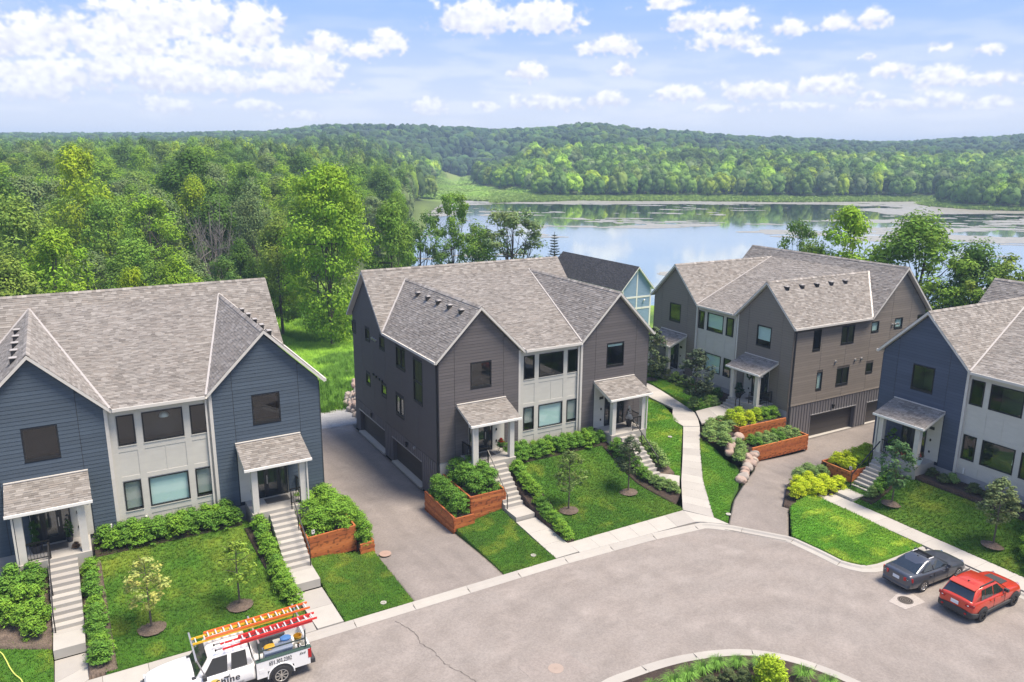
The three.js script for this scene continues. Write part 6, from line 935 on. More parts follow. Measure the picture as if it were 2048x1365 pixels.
{ const c = thing('bistro_chair', 'black wrought iron chair behind the railing of the left porch of the charcoal house', 'chair', [-6.45, 2.65, 9.75], 1.2); const m = (n, g) => part(n, g, X.iron, c); m('seat', new MB().tube([0, 0.44, 0], [0, 0.47, 0], 0.22, 0.22, 16).build()); m('backrest', new MB().path([[-0.2, 0.46, -0.2], [-0.2, 0.85, -0.24], [0, 0.95, -0.25], [0.2, 0.85, -0.24], [0.2, 0.46, -0.2]], 0.015).path([[-0.1, 0.46, -0.2], [0.1, 0.9, -0.24]], 0.01).path([[0.1, 0.46, -0.2], [-0.1, 0.9, -0.24]], 0.01).build()); for (const [x, z] of [[-0.17, -0.17], [0.17, -0.17], [-0.17, 0.17], [0.17, 0.17]]) m('leg', new MB().tube([x, 0, z], [x * 0.8, 0.45, z * 0.8], 0.014, 0.014, 6).build()); }
pot('tall black urn of white flowers on the right porch of the charcoal house', 6.15, 2.65, 9.9, 0.16, 0.25, 0.55, X.black, [[shrubG[0], whiteF, 0, 0.65, 0.45, 'flowers'], [youngG[1], whiteF, 0.15, 0.35, 0.95, 'sprays']]);
pot('dark leafy plant in a black pot on the right porch of the brown house', 19.35, 2.17, 7.75, 0.2, 0.26, 0.4, X.black, [[shrubG[2], leafM([0.02, 0.06, 0.03]), -0.02, 1.05, 0.95]]);
pot('pot of pink flowers on the left porch of the brown house', 19.3, 2.17, -1.6, 0.14, 0.2, 0.32, X.black, [[shrubG[1], petal, -0.02, 0.65, 0.4, 'flowers']]);
{ const c = thing('porch_chair', 'dark metal chair behind the railing of the right porch of the brown house', 'chair', [19.75, 2.17, 10.2], -1.2); const m = (n, g) => part(n, g, X.iron, c); m('seat', boxG(-0.25, 0.25, 0.42, 0.46, -0.24, 0.24)); m('backrest', new MB().box(-0.25, 0.25, 0.5, 0.95, -0.26, -0.23).build()); for (const [x, z] of [[-0.23, -0.22], [0.23, -0.22], [-0.23, 0.22], [0.23, 0.22]]) m('leg', boxG(x - 0.015, x + 0.015, 0, 0.42, z - 0.015, z + 0.015)); for (const x of [-0.25, 0.25]) m('armrest', new MB().bar([x, 0.66, -0.24], [x, 0.62, 0.24], 0.03, 0.02).build()); }
for (const [x, y, z, l] of [[20.68, 3.85, 7.55, 'green leaf wreath beside the right door of the brown house'], [20.68, 3.9, -2.9, 'white and dark wreath beside the left door of the brown house']]) { const g = thing('wreath', l, 'wreath', [x, y, z], -Math.PI / 2); part('ring', new THREE.TorusGeometry(0.22, 0.07, 8, 22), leafM(z > 0 ? [0.05, 0.10, 0.04] : [0.06, 0.05, 0.04]), g); const lf = new MB(true), r = rngOf(4); for (let i = 0; i < 120; i++) { const a = r() * 6.28, q = 0.22 + (r() - 0.5) * 0.16; lf.col = z > 0 || r() < 0.6 ? [0.06, 0.13, 0.04] : [0.55, 0.5, 0.45]; const c = [Math.cos(a) * q, Math.sin(a) * q, 0.06 + 0.04 * r()]; lf.tri(c, [c[0] + (r() - 0.5) * 0.12, c[1] + (r() - 0.5) * 0.12, c[2] + 0.03], [c[0] + (r() - 0.5) * 0.12, c[1] + (r() - 0.5) * 0.12, c[2]]); } part('leaves', lf.build(), new THREE.MeshStandardMaterial({ vertexColors: true, roughness: 1, side: THREE.DoubleSide }), g); }
const terra = M([0.45, 0.10, 0.06], 0.7);
for (const [z, l] of [[22.05, 'red flower pot nearest the railing on the porch of the right blue house'], [22.55, 'red flower pot in the middle of the porch of the right blue house'], [22.95, 'red flower pot nearest the door on the porch of the right blue house']]) pot(l, 19.35, 2.3, z, 0.13, 0.19, 0.3, terra, [[shrubG[Math.round(z) % 3], SM.deep, -0.02, 0.45, 0.4]]);
pot('pale blue vase with a dark spray on the porch corner of the right blue house', 18.75, 2.3, 23.95, 0.16, 0.26, 0.42, M([0.50, 0.62, 0.64], 0.3), [[youngG[0], leafM([0.08, 0.075, 0.04]), 0, 0.8, 0.6], [shrubG[1], petal, 0.2, 0.4, 0.3, 'flowers']]);
{ const [x, z, y] = [19.6, 21.5, 2.3]; const p = pot('tall leafy plant with small flowers behind the railing of the right blue house porch', x, y, z, 0.16, 0.22, 0.4, X.dark, [[youngG[2], SM.leaf, 0, 1.0, 1.25]]); }
// vent pipes, meter box and taps on the walls
function pipe(label, x, y, z, turn, h, mat = X.white) { const g = thing('vent_pipe', label, 'pipe', [x, y, z], turn); part('pipe', new MB().tube([0, 0, 0], [0, h, 0], 0.05, 0.05, 8).tube([0, h, 0], [0, h, -0.12], 0.05, 0.05, 8).build(), mat, g); part('cap', new MB().tube([0, h, 0], [0, h + 0.06, 0], 0.06, 0.06, 8).build(), mat, g); return g; }
pipe('tall white vent pipe on the blue wall left of the pale bay', -27.25, 2.35, 9.22, 0, 0.55); pipe('short white vent pipe low on the blue wall left of the pale bay', -27.4, 2.3, 9.22, 0, 0.28); pipe('tall white vent pipe on the pale bay of the left blue house', -25.55, 2.4, 9.1, 0, 0.5); pipe('short white vent pipe low on the pale bay of the left blue house', -25.68, 2.35, 9.1, 0, 0.25); pipe('white vent pipe at the corner of the bay of the charcoal house', -2.35, 2.25, 8.95, 0, 0.5); pipe('white curved vent pipe low on the bay of the right blue house', 20.3, 2.15, 26.05, -1.57, 0.3);
for (const [x, y, z, l] of [[-24.5, 2.5, 9.12, 'small white utility box low on the bay of the left blue house'], [-26.55, 2.45, 9.12, 'small white vent hood at the left foot of the pale bay'], [-1.5, 2.4, 8.95, 'small white utility box low on the bay of the charcoal house']]) { const g = thing('utility_box', l, 'box', [x, y, z]); part('box', boxG(-0.1, 0.1, 0, 0.2, -0.06, 0.06), X.white, g); part('lid', boxG(-0.11, 0.11, 0.18, 0.22, -0.06, 0.075), X.metal, g); }
// hose, valve lids, small lawn items
{ const m = new MB(); const P = [[-33.2, 14.0], [-32.14, 14.72], [-31.9, 15.3], [-31.73, 15.91], [-31.55, 16.4], [-31.3, 16.9], [-31.2, 17.4]].map(p => V(p[0], yardY(p[1]) + 0.06, p[1])); const g = new THREE.TubeGeometry(new THREE.CatmullRomCurve3(P), 40, 0.028, 6); solo('garden_hose', g, M([0.50, 0.55, 0.12], 0.5), 'yellow green garden hose lying on the lower left lawn', 'hose'); }
for (const [x, z, y, l] of [[-16.0, 18.7, 0.12, 'round grey valve lid in the lawn strip left of the driveway'], [-7.1, 18.4, 0.13, 'pale valve lid in the lawn strip right of the driveway'], [6.0, 20.1, 0.18, 'small white sprinkler box near the kerb of the narrow lawn'], [10.6, 9.4, 0.85, 'small white marker in the lawn beside the long footpath']]) { const g = thing('valve_lid', l, 'lid', [x, y, z]); part('lid', new MB().tube([0, 0, 0], [0, 0.04, 0], 0.16, 0.16, 14).build(), X.concrete2, g); part('knob', new MB().tube([0, 0.04, 0], [0, 0.05, 0], 0.05, 0.05, 8).build(), X.concrete3, g); }
{ const g = thing('pendant_lamp', 'white pendant lamp seen through the upper bay window of the left blue house', 'lamp', [-24.1, 7.95, 7.9]); part('lamp_shade', new THREE.SphereGeometry(0.26, 16, 8, 0, 6.2832, 0, Math.PI / 2), M([0.8, 0.8, 0.78], 0.5, { side: THREE.DoubleSide }), g); part('cord', new MB().tube([0, 0.25, 0], [0, 1.1, 0], 0.01, 0.01, 4).build(), X.black, g); }
{ const g = thing('table_lamp', 'white drum lamp shade seen through the lower bay window of the right blue house', 'lamp', [20.9, 3.55, 28.75]); part('lamp_shade', new MB().tube([0, 0, 0], [0, 0.32, 0], 0.24, 0.22, 18, false).build(), M([0.8, 0.8, 0.78], 0.6, { side: THREE.DoubleSide }), g); part('stem', new MB().tube([0, -0.5, 0], [0, 0.05, 0], 0.03, 0.03, 8).build(), X.metal, g); }

// the blue cottage by the lake
{
  const t = thing('blue_cottage', 'light blue cottage with white trim and dark roof by the lake', 'house', [38.1, -2.2, -28.9]); const r = rngOf(88), w = 2.45, e = 6.35, ap = 9.3, L = 18, wallM = M([0.23, 0.34, 0.48], 0.8, { map: tFine });
  const wl = new MB(); wl.quad([-w, 0, 0], [w, 0, 0], [w, e, 0], [-w, e, 0]).tri([-w, e, 0], [w, e, 0], [0, e + w * 1.08, 0]).quad([w, 0, 0], [w, 0, -L], [w, e, -L], [w, e, 0]).quad([-w, 0, -L], [-w, 0, 0], [-w, e, 0], [-w, e, -L]); part('wall', wl.build(), wallM, t);
  for (let h = 0.6; h < e + w; h += 0.2) { const hw = h < e ? w : w - (h - e) / 1.08; const m = new MB(); if (hw > 0.1) { lap(m, (a, hh, d) => [a, hh, d], -hw, hw, -hw, hw, h, h + 0.2); part('siding_board', m.build(), wallM, t); } }
  for (const [a, b, h0, h1] of [[-0.1, 0.1, 0.3, e + w * 1.0], [-w, -w + 0.2, 0.3, e], [w - 0.2, w + 0.03, 0.3, e], [-w + 0.2, -0.1, 5.05, 5.3], [0.1, w - 0.2, 5.05, 5.3], [-w + 0.2, -0.1, 3.5, 3.75], [0.1, w - 0.2, 3.5, 3.75]]) part('trim_board', boxG(a, b, h0, h1, 0.0, 0.05), X.white, t);
  const rf = new MB(), sh = new MB(true); for (const s of [-1, 1]) { const P = [[s * 2.8, e - 0.1, 0.35], [s * 2.8, e - 0.1, -L], [0, ap + 0.03, -L], [0, ap + 0.03, 0.35]]; if (s < 0) P.reverse(); rf.prism(P, [0, 0.2, 0]); shingles(sh, P, [s * 2.8, e - 0.1, -L], [s * 2.8, e - 0.1, 0.35], r, SHD); }
  const ro = part('roof', rf.build(), X.white, t); part('shingles', sh.build(), mShingle, ro, 'stuff'); const lm = thing('wall_light', 'small white lamp on the gable of the blue cottage', 'lamp', [39.3, 2.2, -28.8]); part('bracket', boxG(-0.04, 0.04, 0, 0.3, -0.04, 0.04), X.white, lm); part('shade', new MB().tube([0, 0.3, 0.1], [0, 0.42, 0.1], 0.14, 0.06, 10).build(), X.white, lm);
}
// ---------- vehicles ----------
// closed loft through rings of points with smooth normals
function loft(rings, caps = true) {
  const n = rings[0].length, pos = [], idx = []; for (const R0 of rings) for (const p of R0) pos.push(...p);
  for (let i = 0; i + 1 < rings.length; i++) for (let j = 0; j < n; j++) { const a = i * n + j, b = i * n + (j + 1) % n, c = a + n, d = b + n; idx.push(a, b, c, b, d, c); }
  if (caps) for (const [i, f] of [[0, 0], [rings.length - 1, 1]]) { const c = rings[i].reduce((s, p) => s.map((q, k) => q + p[k] / n), [0, 0, 0]); const k = pos.length / 3; pos.push(...c); for (let j = 0; j < n; j++) { const a = i * n + j, b = i * n + (j + 1) % n; f ? idx.push(k, a, b) : idx.push(k, b, a); } }
  const g = new THREE.BufferGeometry(); g.setAttribute('position', new THREE.Float32BufferAttribute(pos, 3)); g.setIndex(idx); g.computeVertexNormals(); return g;
}
function ringOf(x, w, yb, yt, wt, cr = 0.03) { const h = yt - yb; const half = [[w * 0.86, yb], [w * 0.97, yb + h * 0.14], [w, yb + h * 0.36], [w * 0.995, yb + h * 0.6], [lerp(w, wt, 0.45), yb + h * 0.84], [wt, yt - 0.02], [wt * 0.88, yt + cr * 0.3], [wt * 0.45, yt + cr * 0.85]]; const L = half.map(([z, y]) => [x, y, z]), Rr = half.slice().reverse().map(([z, y]) => [x, y, -z]); return [...L, [x, yt + cr, 0], ...Rr]; }
const smoothSec = (secs, n) => { const keys = ['x', 'w', 'yb', 'yt', 'wt'], out = []; const cs = keys.slice(1).map(k => new THREE.CatmullRomCurve3(secs.map(s => V(s.x, s[k], 0)), false, 'centripetal')); const N = (secs.length - 1) * n; for (let i = 0; i <= N; i++) { const t = i / N, v = cs.map(c => c.getPoint(t)); out.push(ringOf(v[0].x, v[0].y, v[1].y, v[2].y, v[3].y)); } return out; };
const paint = (c, metal = 0.4) => new THREE.MeshPhysicalMaterial({ color: lin(c), roughness: 0.38, metalness: metal, clearcoat: 1, clearcoatRoughness: 0.06 });
const carGlass = new THREE.MeshPhysicalMaterial({ color: lin([0.02, 0.025, 0.028]), roughness: 0.04, ior: 1.8 });
const rubber = M([0.022, 0.022, 0.024], 0.9), chrome = M([0.62, 0.62, 0.63], 0.25, { metalness: 0.9 }), plast = M([0.035, 0.036, 0.038], 0.7), tailRed = M([0.40, 0.01, 0.012], 0.25), lampW = M([0.75, 0.75, 0.75], 0.2), plateM = M([0.62, 0.66, 0.72], 0.5);
function wheel(car, x, z, r, wd, rimMat, spokes) {
  const g = new THREE.Group(); g.name = 'wheel'; car.add(g); g.position.set(x, r, z); const s = Math.sign(z);
  const t = [[r * 0.62, -wd / 2], [r * 0.94, -wd / 2], [r, -wd * 0.36], [r, wd * 0.36], [r * 0.94, wd / 2], [r * 0.62, wd / 2]].map(q => new THREE.Vector2(...q)); part('tyre', new THREE.LatheGeometry(t, 30).rotateX(Math.PI / 2), rubber, g);
  const m = new MB(); for (let k = 0; k < spokes; k++) { const a = k / spokes * 6.2832; m.bar([Math.cos(a) * r * 0.1, Math.sin(a) * r * 0.1, s * wd * 0.36], [Math.cos(a) * r * 0.62, Math.sin(a) * r * 0.62, s * wd * 0.44], r * 0.13, r * 0.08); } m.geo(new THREE.TorusGeometry(r * 0.62, r * 0.055, 6, 28), new THREE.Matrix4().makeTranslation(0, 0, s * wd * 0.44)); m.tube([0, 0, s * wd * 0.3], [0, 0, s * wd * 0.46], r * 0.14, r * 0.12, 12); part('rim', m.build(), rimMat, g);
  part('brake_disc', new MB().tube([0, 0, s * wd * 0.05], [0, 0, s * wd * 0.2], r * 0.6, r * 0.6, 20).build(), M([0.06, 0.06, 0.06], 0.6), g); return g;
}
// dark wheel well and arch lip on the body side
function arch(m, x, r, z, y) { const s = Math.sign(z), n = 16; for (let i = 0; i < n; i++) { const a = Math.PI * i / n, b = Math.PI * (i + 1) / n; const P = (t, q, d) => [x + Math.cos(t) * q, y + Math.sin(t) * q, z + s * d]; s > 0 ? m.quad(P(a, 0, 0.006), P(a, r, 0.006), P(b, r, 0.006), P(b, 0, 0.006)) : m.quad(P(b, 0, 0.006), P(b, r, 0.006), P(a, r, 0.006), P(a, 0, 0.006)); } }
function cabin(car, o, pm) { // o: rb, rr, rf, fb (x of rear glass base, roof rear, roof front, windscreen base), yr, yf belt heights, yt roof, wb, wt
  const st = [[o.rb, o.ybR, o.ybR + 0.01, o.wb, o.wb * 0.98]];
  const prof = [[o.rb, o.ybR - 0.05], [o.rr, o.yt - 0.03], [lerp(o.rr, o.rf, 0.5), o.yt + 0.02], [o.rf, o.yt - 0.02], [o.fb, o.ybF - 0.05]];
  const rings = prof.map(([x, y], i) => { const top = i > 0 && i < 4, yb = lerp(o.ybR, o.ybF, (x - o.rb) / (o.fb - o.rb)) - 0.06; const w = top ? o.wt : o.wb * 0.93; const yy = top ? y : yb + 0.02; const wb = lerp(o.wb * 0.94, o.wb, top ? 1 : 0); return [[x, yb, wb], [x, lerp(yb, yy, 0.55), lerp(wb, w, 0.5)], [x, yy - (top ? 0.06 : 0), w], [x, yy, w * 0.86], [x, yy + (top ? 0.025 : 0), w * 0.4], [x, yy + (top ? 0.025 : 0), -w * 0.4], [x, yy, -w * 0.86], [x, yy - (top ? 0.06 : 0), -w], [x, lerp(yb, yy, 0.55), -lerp(wb, w, 0.5)], [x, yb, -wb]]; });
  part('cabin', loft(rings), pm, car);
  // glass panes a little proud of the cabin
  const glass = (name, P) => { const m = new MB(); m.quad(...P); part(name, m.build(), new THREE.MeshPhysicalMaterial({ color: carGlass.color, roughness: 0.04, ior: 1.8, side: THREE.DoubleSide }), car); };
  const mix = (a, b, t) => a.map((q, i) => lerp(q, b[i], t));
  const W1 = o.wt * 0.86, W0 = o.wb * 0.88; const e = 0.03;
  glass('windscreen', [[o.fb - 0.03 + e, o.ybF + 0.0, W0], [o.fb - 0.03 + e, o.ybF, -W0], [o.rf + 0.06 + e, o.yt - 0.06, -W1], [o.rf + 0.06 + e, o.yt - 0.06, W1]]);
  glass('rear_window', [[o.rb + 0.02 - e, o.ybR + 0.02, -W0], [o.rb + 0.02 - e, o.ybR + 0.02, W0], [o.rr - 0.04 - e, o.yt - 0.07, W1], [o.rr - 0.04 - e, o.yt - 0.07, -W1]]);
  for (const s of [-1, 1]) {
    const y0 = x => lerp(o.ybR, o.ybF, (x - o.rb) / (o.fb - o.rb)) + 0.03, y1 = o.yt - 0.09; const zt = s * (o.wt + 0.022), zb = s * (o.wb + 0.012);
    const zAt = (x, y) => lerp(zb, zt, clamp((y - y0(x)) / (y1 - y0(x))));
    for (const [a0, a1, b0, b1, nm] of o.side) glass(nm || 'side_window', s > 0 ? [[a0, y0(a0), zAt(a0, y0(a0))], [a1, y0(a1), zAt(a1, y0(a1))], [b1, y1, zt], [b0, y1, zt]] : [[a1, y0(a1), zAt(a1, y0(a1))], [a0, y0(a0), zAt(a0, y0(a0))], [b0, y1, zt], [b1, y1, zt]]);
  }
}
function addDoors(car, xs, w, y0, y1, pm, handles) { for (const s of [-1, 1]) { for (const x of xs) part('door_seam', boxG(x - 0.008, x + 0.008, y0, y1, Math.min(s * (w - 0.01), s * (w + 0.006)), Math.max(s * (w - 0.01), s * (w + 0.006))), plast, car); for (const [x, y] of handles) part('door_handle', boxG(x - 0.09, x + 0.09, y, y + 0.035, Math.min(s * (w - 0.02), s * (w + 0.02)), Math.max(s * (w - 0.02), s * (w + 0.02))), pm, car); } }
const mirror = (car, x, y, w, pm) => { for (const s of [-1, 1]) part('mirror', new MB().box(x - 0.06, x + 0.08, y, y + 0.14, Math.min(s * w, s * (w + 0.2)), Math.max(s * w, s * (w + 0.2))).build(), pm, car); };
const plateText = (car, x, y, w, h) => part('licence_plate', boxG(x - 0.012, x, y, y + h, -w / 2, w / 2), plateM, car);
{ // sedan
  const pm = paint([0.060, 0.068, 0.088], 0.35), c = thing('parked_car', 'dark grey blue sedan with an open sunroof parked nose-in at the footpath', 'car', [8.66, 0, 30.26], -0.045); c.scale.setScalar(1.02);
  part('body', loft(smoothSec([{ x: -1.0, w: 0.66, yb: 0.42, yt: 0.86, wt: 0.6 }, { x: -0.93, w: 0.80, yb: 0.3, yt: 0.97, wt: 0.70 }, { x: -0.55, w: 0.875, yb: 0.24, yt: 1.0, wt: 0.76 }, { x: 0.3, w: 0.89, yb: 0.2, yt: 0.97, wt: 0.80 }, { x: 1.5, w: 0.89, yb: 0.2, yt: 0.95, wt: 0.80 }, { x: 2.15, w: 0.885, yb: 0.2, yt: 0.93, wt: 0.78 }, { x: 2.9, w: 0.87, yb: 0.22, yt: 0.86, wt: 0.74 }, { x: 3.4, w: 0.80, yb: 0.26, yt: 0.74, wt: 0.64 }, { x: 3.62, w: 0.60, yb: 0.34, yt: 0.60, wt: 0.46 }], 5)), pm, c);
  cabin(c, { rb: -0.5, rr: 0.42, rf: 1.32, fb: 2.15, ybR: 1.0, ybF: 0.95, yt: 1.42, wb: 0.76, wt: 0.57, side: [[-0.05, 0.72, 0.45, 0.75], [0.80, 1.78, 0.83, 1.3]] }, pm);
  const ar = new MB(); for (const s of [-1, 1]) { arch(ar, 0, 0.37, s * 0.885, 0.31); arch(ar, 2.76, 0.37, s * 0.872, 0.31); } part('wheel_well', ar.build(), plast, c);
  for (const s of [-1, 1]) { wheel(c, 0, s * 0.80, 0.325, 0.2, chrome, 7); wheel(c, 2.76, s * 0.79, 0.325, 0.2, chrome, 7); }
  for (const s of [-1, 1]) { part('tail_lamp', new MB().prism([[-1.01, 0.70, s * 0.44], [-1.01, 0.87, s * 0.44], [-0.84, 0.91, s * 0.83], [-0.84, 0.71, s * 0.85]], [0.04, 0, 0]).build(), new THREE.MeshStandardMaterial({ color: tailRed.color, roughness: 0.25, side: THREE.DoubleSide }), c); part('lamp_stripe', boxG(-1.0, -0.97, 0.775, 0.80, Math.min(s * 0.5, s * 0.66), Math.max(s * 0.5, s * 0.66)), lampW, c); part('headlight', new MB().tube([3.42, 0.66, s * 0.56], [3.5, 0.64, s * 0.54], 0.12, 0.08, 10).build(), lampW, c);  part('exhaust', boxG(-1.0, -0.9, 0.3, 0.37, Math.min(s * 0.45, s * 0.62), Math.max(s * 0.45, s * 0.62)), chrome, c); }
  part('sunroof', boxG(0.78, 1.12, 1.435, 1.462, -0.42, 0.42), M([0.006, 0.006, 0.007], 0.3), c); for (const z of [-0.46, 0.44]) part('sunroof_rail', boxG(0.76, 1.14, 1.435, 1.468, z, z + 0.035), lampW, c); part('wind_deflector', boxG(1.12, 1.15, 1.45, 1.485, -0.42, 0.42), plast, c);
  part('antenna_fin', new MB().prism([[0.52, 1.44, 0.02], [0.66, 1.44, 0.02], [0.52, 1.5, 0.02]], [0, 0, 0.04]).build(), pm, c);
  addDoors(c, [0.76, 1.85], 0.887, 0.3, 0.93, pm, [[0.5, 0.78], [1.5, 0.76]]); mirror(c, 1.8, 0.96, 0.82, pm); plateText(c, -0.995, 0.62, 0.36, 0.17); part('bumper', loft([[-1.03, 0.36], [-0.98, 0.5]].map(([x, y]) => [[x, y - 0.1, 0.7], [x, y, 0.72], [x, y, -0.72], [x, y - 0.1, -0.7]])), pm, c); part('grille', boxG(3.56, 3.63, 0.42, 0.56, -0.32, 0.32), plast, c);
}
{ // small crossover
  const pm = paint([0.52, 0.040, 0.014], 0.3), c = thing('parked_car', 'orange red crossover with black wheels and black hood centre parked beside the sedan', 'car', [8.66, 0, 33.2], 0.0); c.scale.setScalar(1.03);
  part('body', loft(smoothSec([{ x: -0.82, w: 0.66, yb: 0.5, yt: 1.02, wt: 0.58 }, { x: -0.74, w: 0.80, yb: 0.4, yt: 1.08, wt: 0.68 }, { x: -0.35, w: 0.88, yb: 0.36, yt: 1.10, wt: 0.76 }, { x: 0.4, w: 0.895, yb: 0.36, yt: 1.06, wt: 0.80 }, { x: 1.5, w: 0.895, yb: 0.36, yt: 1.03, wt: 0.80 }, { x: 2.1, w: 0.89, yb: 0.36, yt: 1.03, wt: 0.78 }, { x: 2.8, w: 0.88, yb: 0.38, yt: 0.98, wt: 0.74 }, { x: 3.3, w: 0.82, yb: 0.42, yt: 0.88, wt: 0.66 }, { x: 3.58, w: 0.62, yb: 0.48, yt: 0.72, wt: 0.48 }], 5)), pm, c);
  part('lower_cladding', loft(smoothSec([{ x: -0.86, w: 0.64, yb: 0.34, yt: 0.62, wt: 0.64 }, { x: -0.74, w: 0.83, yb: 0.26, yt: 0.6, wt: 0.82 }, { x: -0.3, w: 0.91, yb: 0.24, yt: 0.5, wt: 0.905 }, { x: 1.3, w: 0.905, yb: 0.24, yt: 0.46, wt: 0.90 }, { x: 2.9, w: 0.905, yb: 0.24, yt: 0.5, wt: 0.9 }, { x: 3.35, w: 0.84, yb: 0.26, yt: 0.56, wt: 0.82 }, { x: 3.62, w: 0.62, yb: 0.3, yt: 0.6, wt: 0.6 }], 4)), plast, c);
  cabin(c, { rb: -0.70, rr: -0.24, rf: 1.28, fb: 2.15, ybR: 1.06, ybF: 1.04, yt: 1.60, wb: 0.80, wt: 0.66, side: [[-0.12, 0.12, 0.0, 0.28], [0.16, 0.82, 0.31, 0.85], [0.90, 1.72, 0.92, 1.25]] }, pm);
  const ar = new MB(); for (const s of [-1, 1]) { arch(ar, 0, 0.43, s * 0.893, 0.35); arch(ar, 2.67, 0.43, s * 0.889, 0.35); } part('wheel_arch', ar.build(), plast, c);
  const blk = M([0.014, 0.014, 0.015], 0.4); for (const s of [-1, 1]) { wheel(c, 0, s * 0.83, 0.345, 0.22, blk, 5); wheel(c, 2.67, s * 0.825, 0.345, 0.22, blk, 5); }
  for (const s of [-1, 1]) { part('tail_lamp', new MB().prism([[-0.84, 0.86, s * 0.5], [-0.84, 0.96, s * 0.5], [-0.66, 1.0, s * 0.85], [-0.70, 0.86, s * 0.85]], [0.05, 0, 0]).build(), new THREE.MeshStandardMaterial({ color: lin([0.28, 0.01, 0.012]), roughness: 0.25, side: THREE.DoubleSide }), c); part('lamp_stripe', boxG(-0.855, -0.83, 0.9, 0.93, Math.min(s * 0.52, s * 0.64), Math.max(s * 0.52, s * 0.64)), lampW, c); part('reflector', boxG(-0.9, -0.86, 0.46, 0.52, Math.min(s * 0.5, s * 0.6), Math.max(s * 0.5, s * 0.6)), tailRed, c); part('roof_rail', new MB().bar([-0.05, 1.65, s * 0.60], [1.2, 1.65, s * 0.60], 0.04, 0.045).build(), plast, c); part('headlight', new MB().tube([3.4, 0.8, s * 0.58], [3.46, 0.78, s * 0.56], 0.1, 0.06, 10).build(), lampW, c); }
  part('hood_panel', new MB().prism([[2.15, 1.09, -0.44], [2.15, 1.09, 0.44], [2.8, 1.035, 0.4], [2.8, 1.035, -0.4]], [0, 0.02, 0]).build(), plast, c); part('rear_spoiler', new MB().prism([[-0.46, 1.57, -0.6], [-0.46, 1.57, 0.6], [-0.1, 1.64, 0.62], [-0.1, 1.64, -0.62]], [0, 0.03, 0]).build(), pm, c); part('antenna_fin', new MB().prism([[0.06, 1.62, 0.02], [0.2, 1.62, 0.02], [0.06, 1.69, 0.02]], [0, 0, 0.04]).build(), plast, c);
  addDoors(c, [0.86, 1.78], 0.893, 0.5, 1.0, pm, [[0.6, 0.9], [1.55, 0.88]]); mirror(c, 1.75, 1.05, 0.82, plast); plateText(c, -0.865, 0.76, 0.36, 0.17); part('grille', boxG(3.52, 3.6, 0.52, 0.68, -0.34, 0.34), plast, c);
}
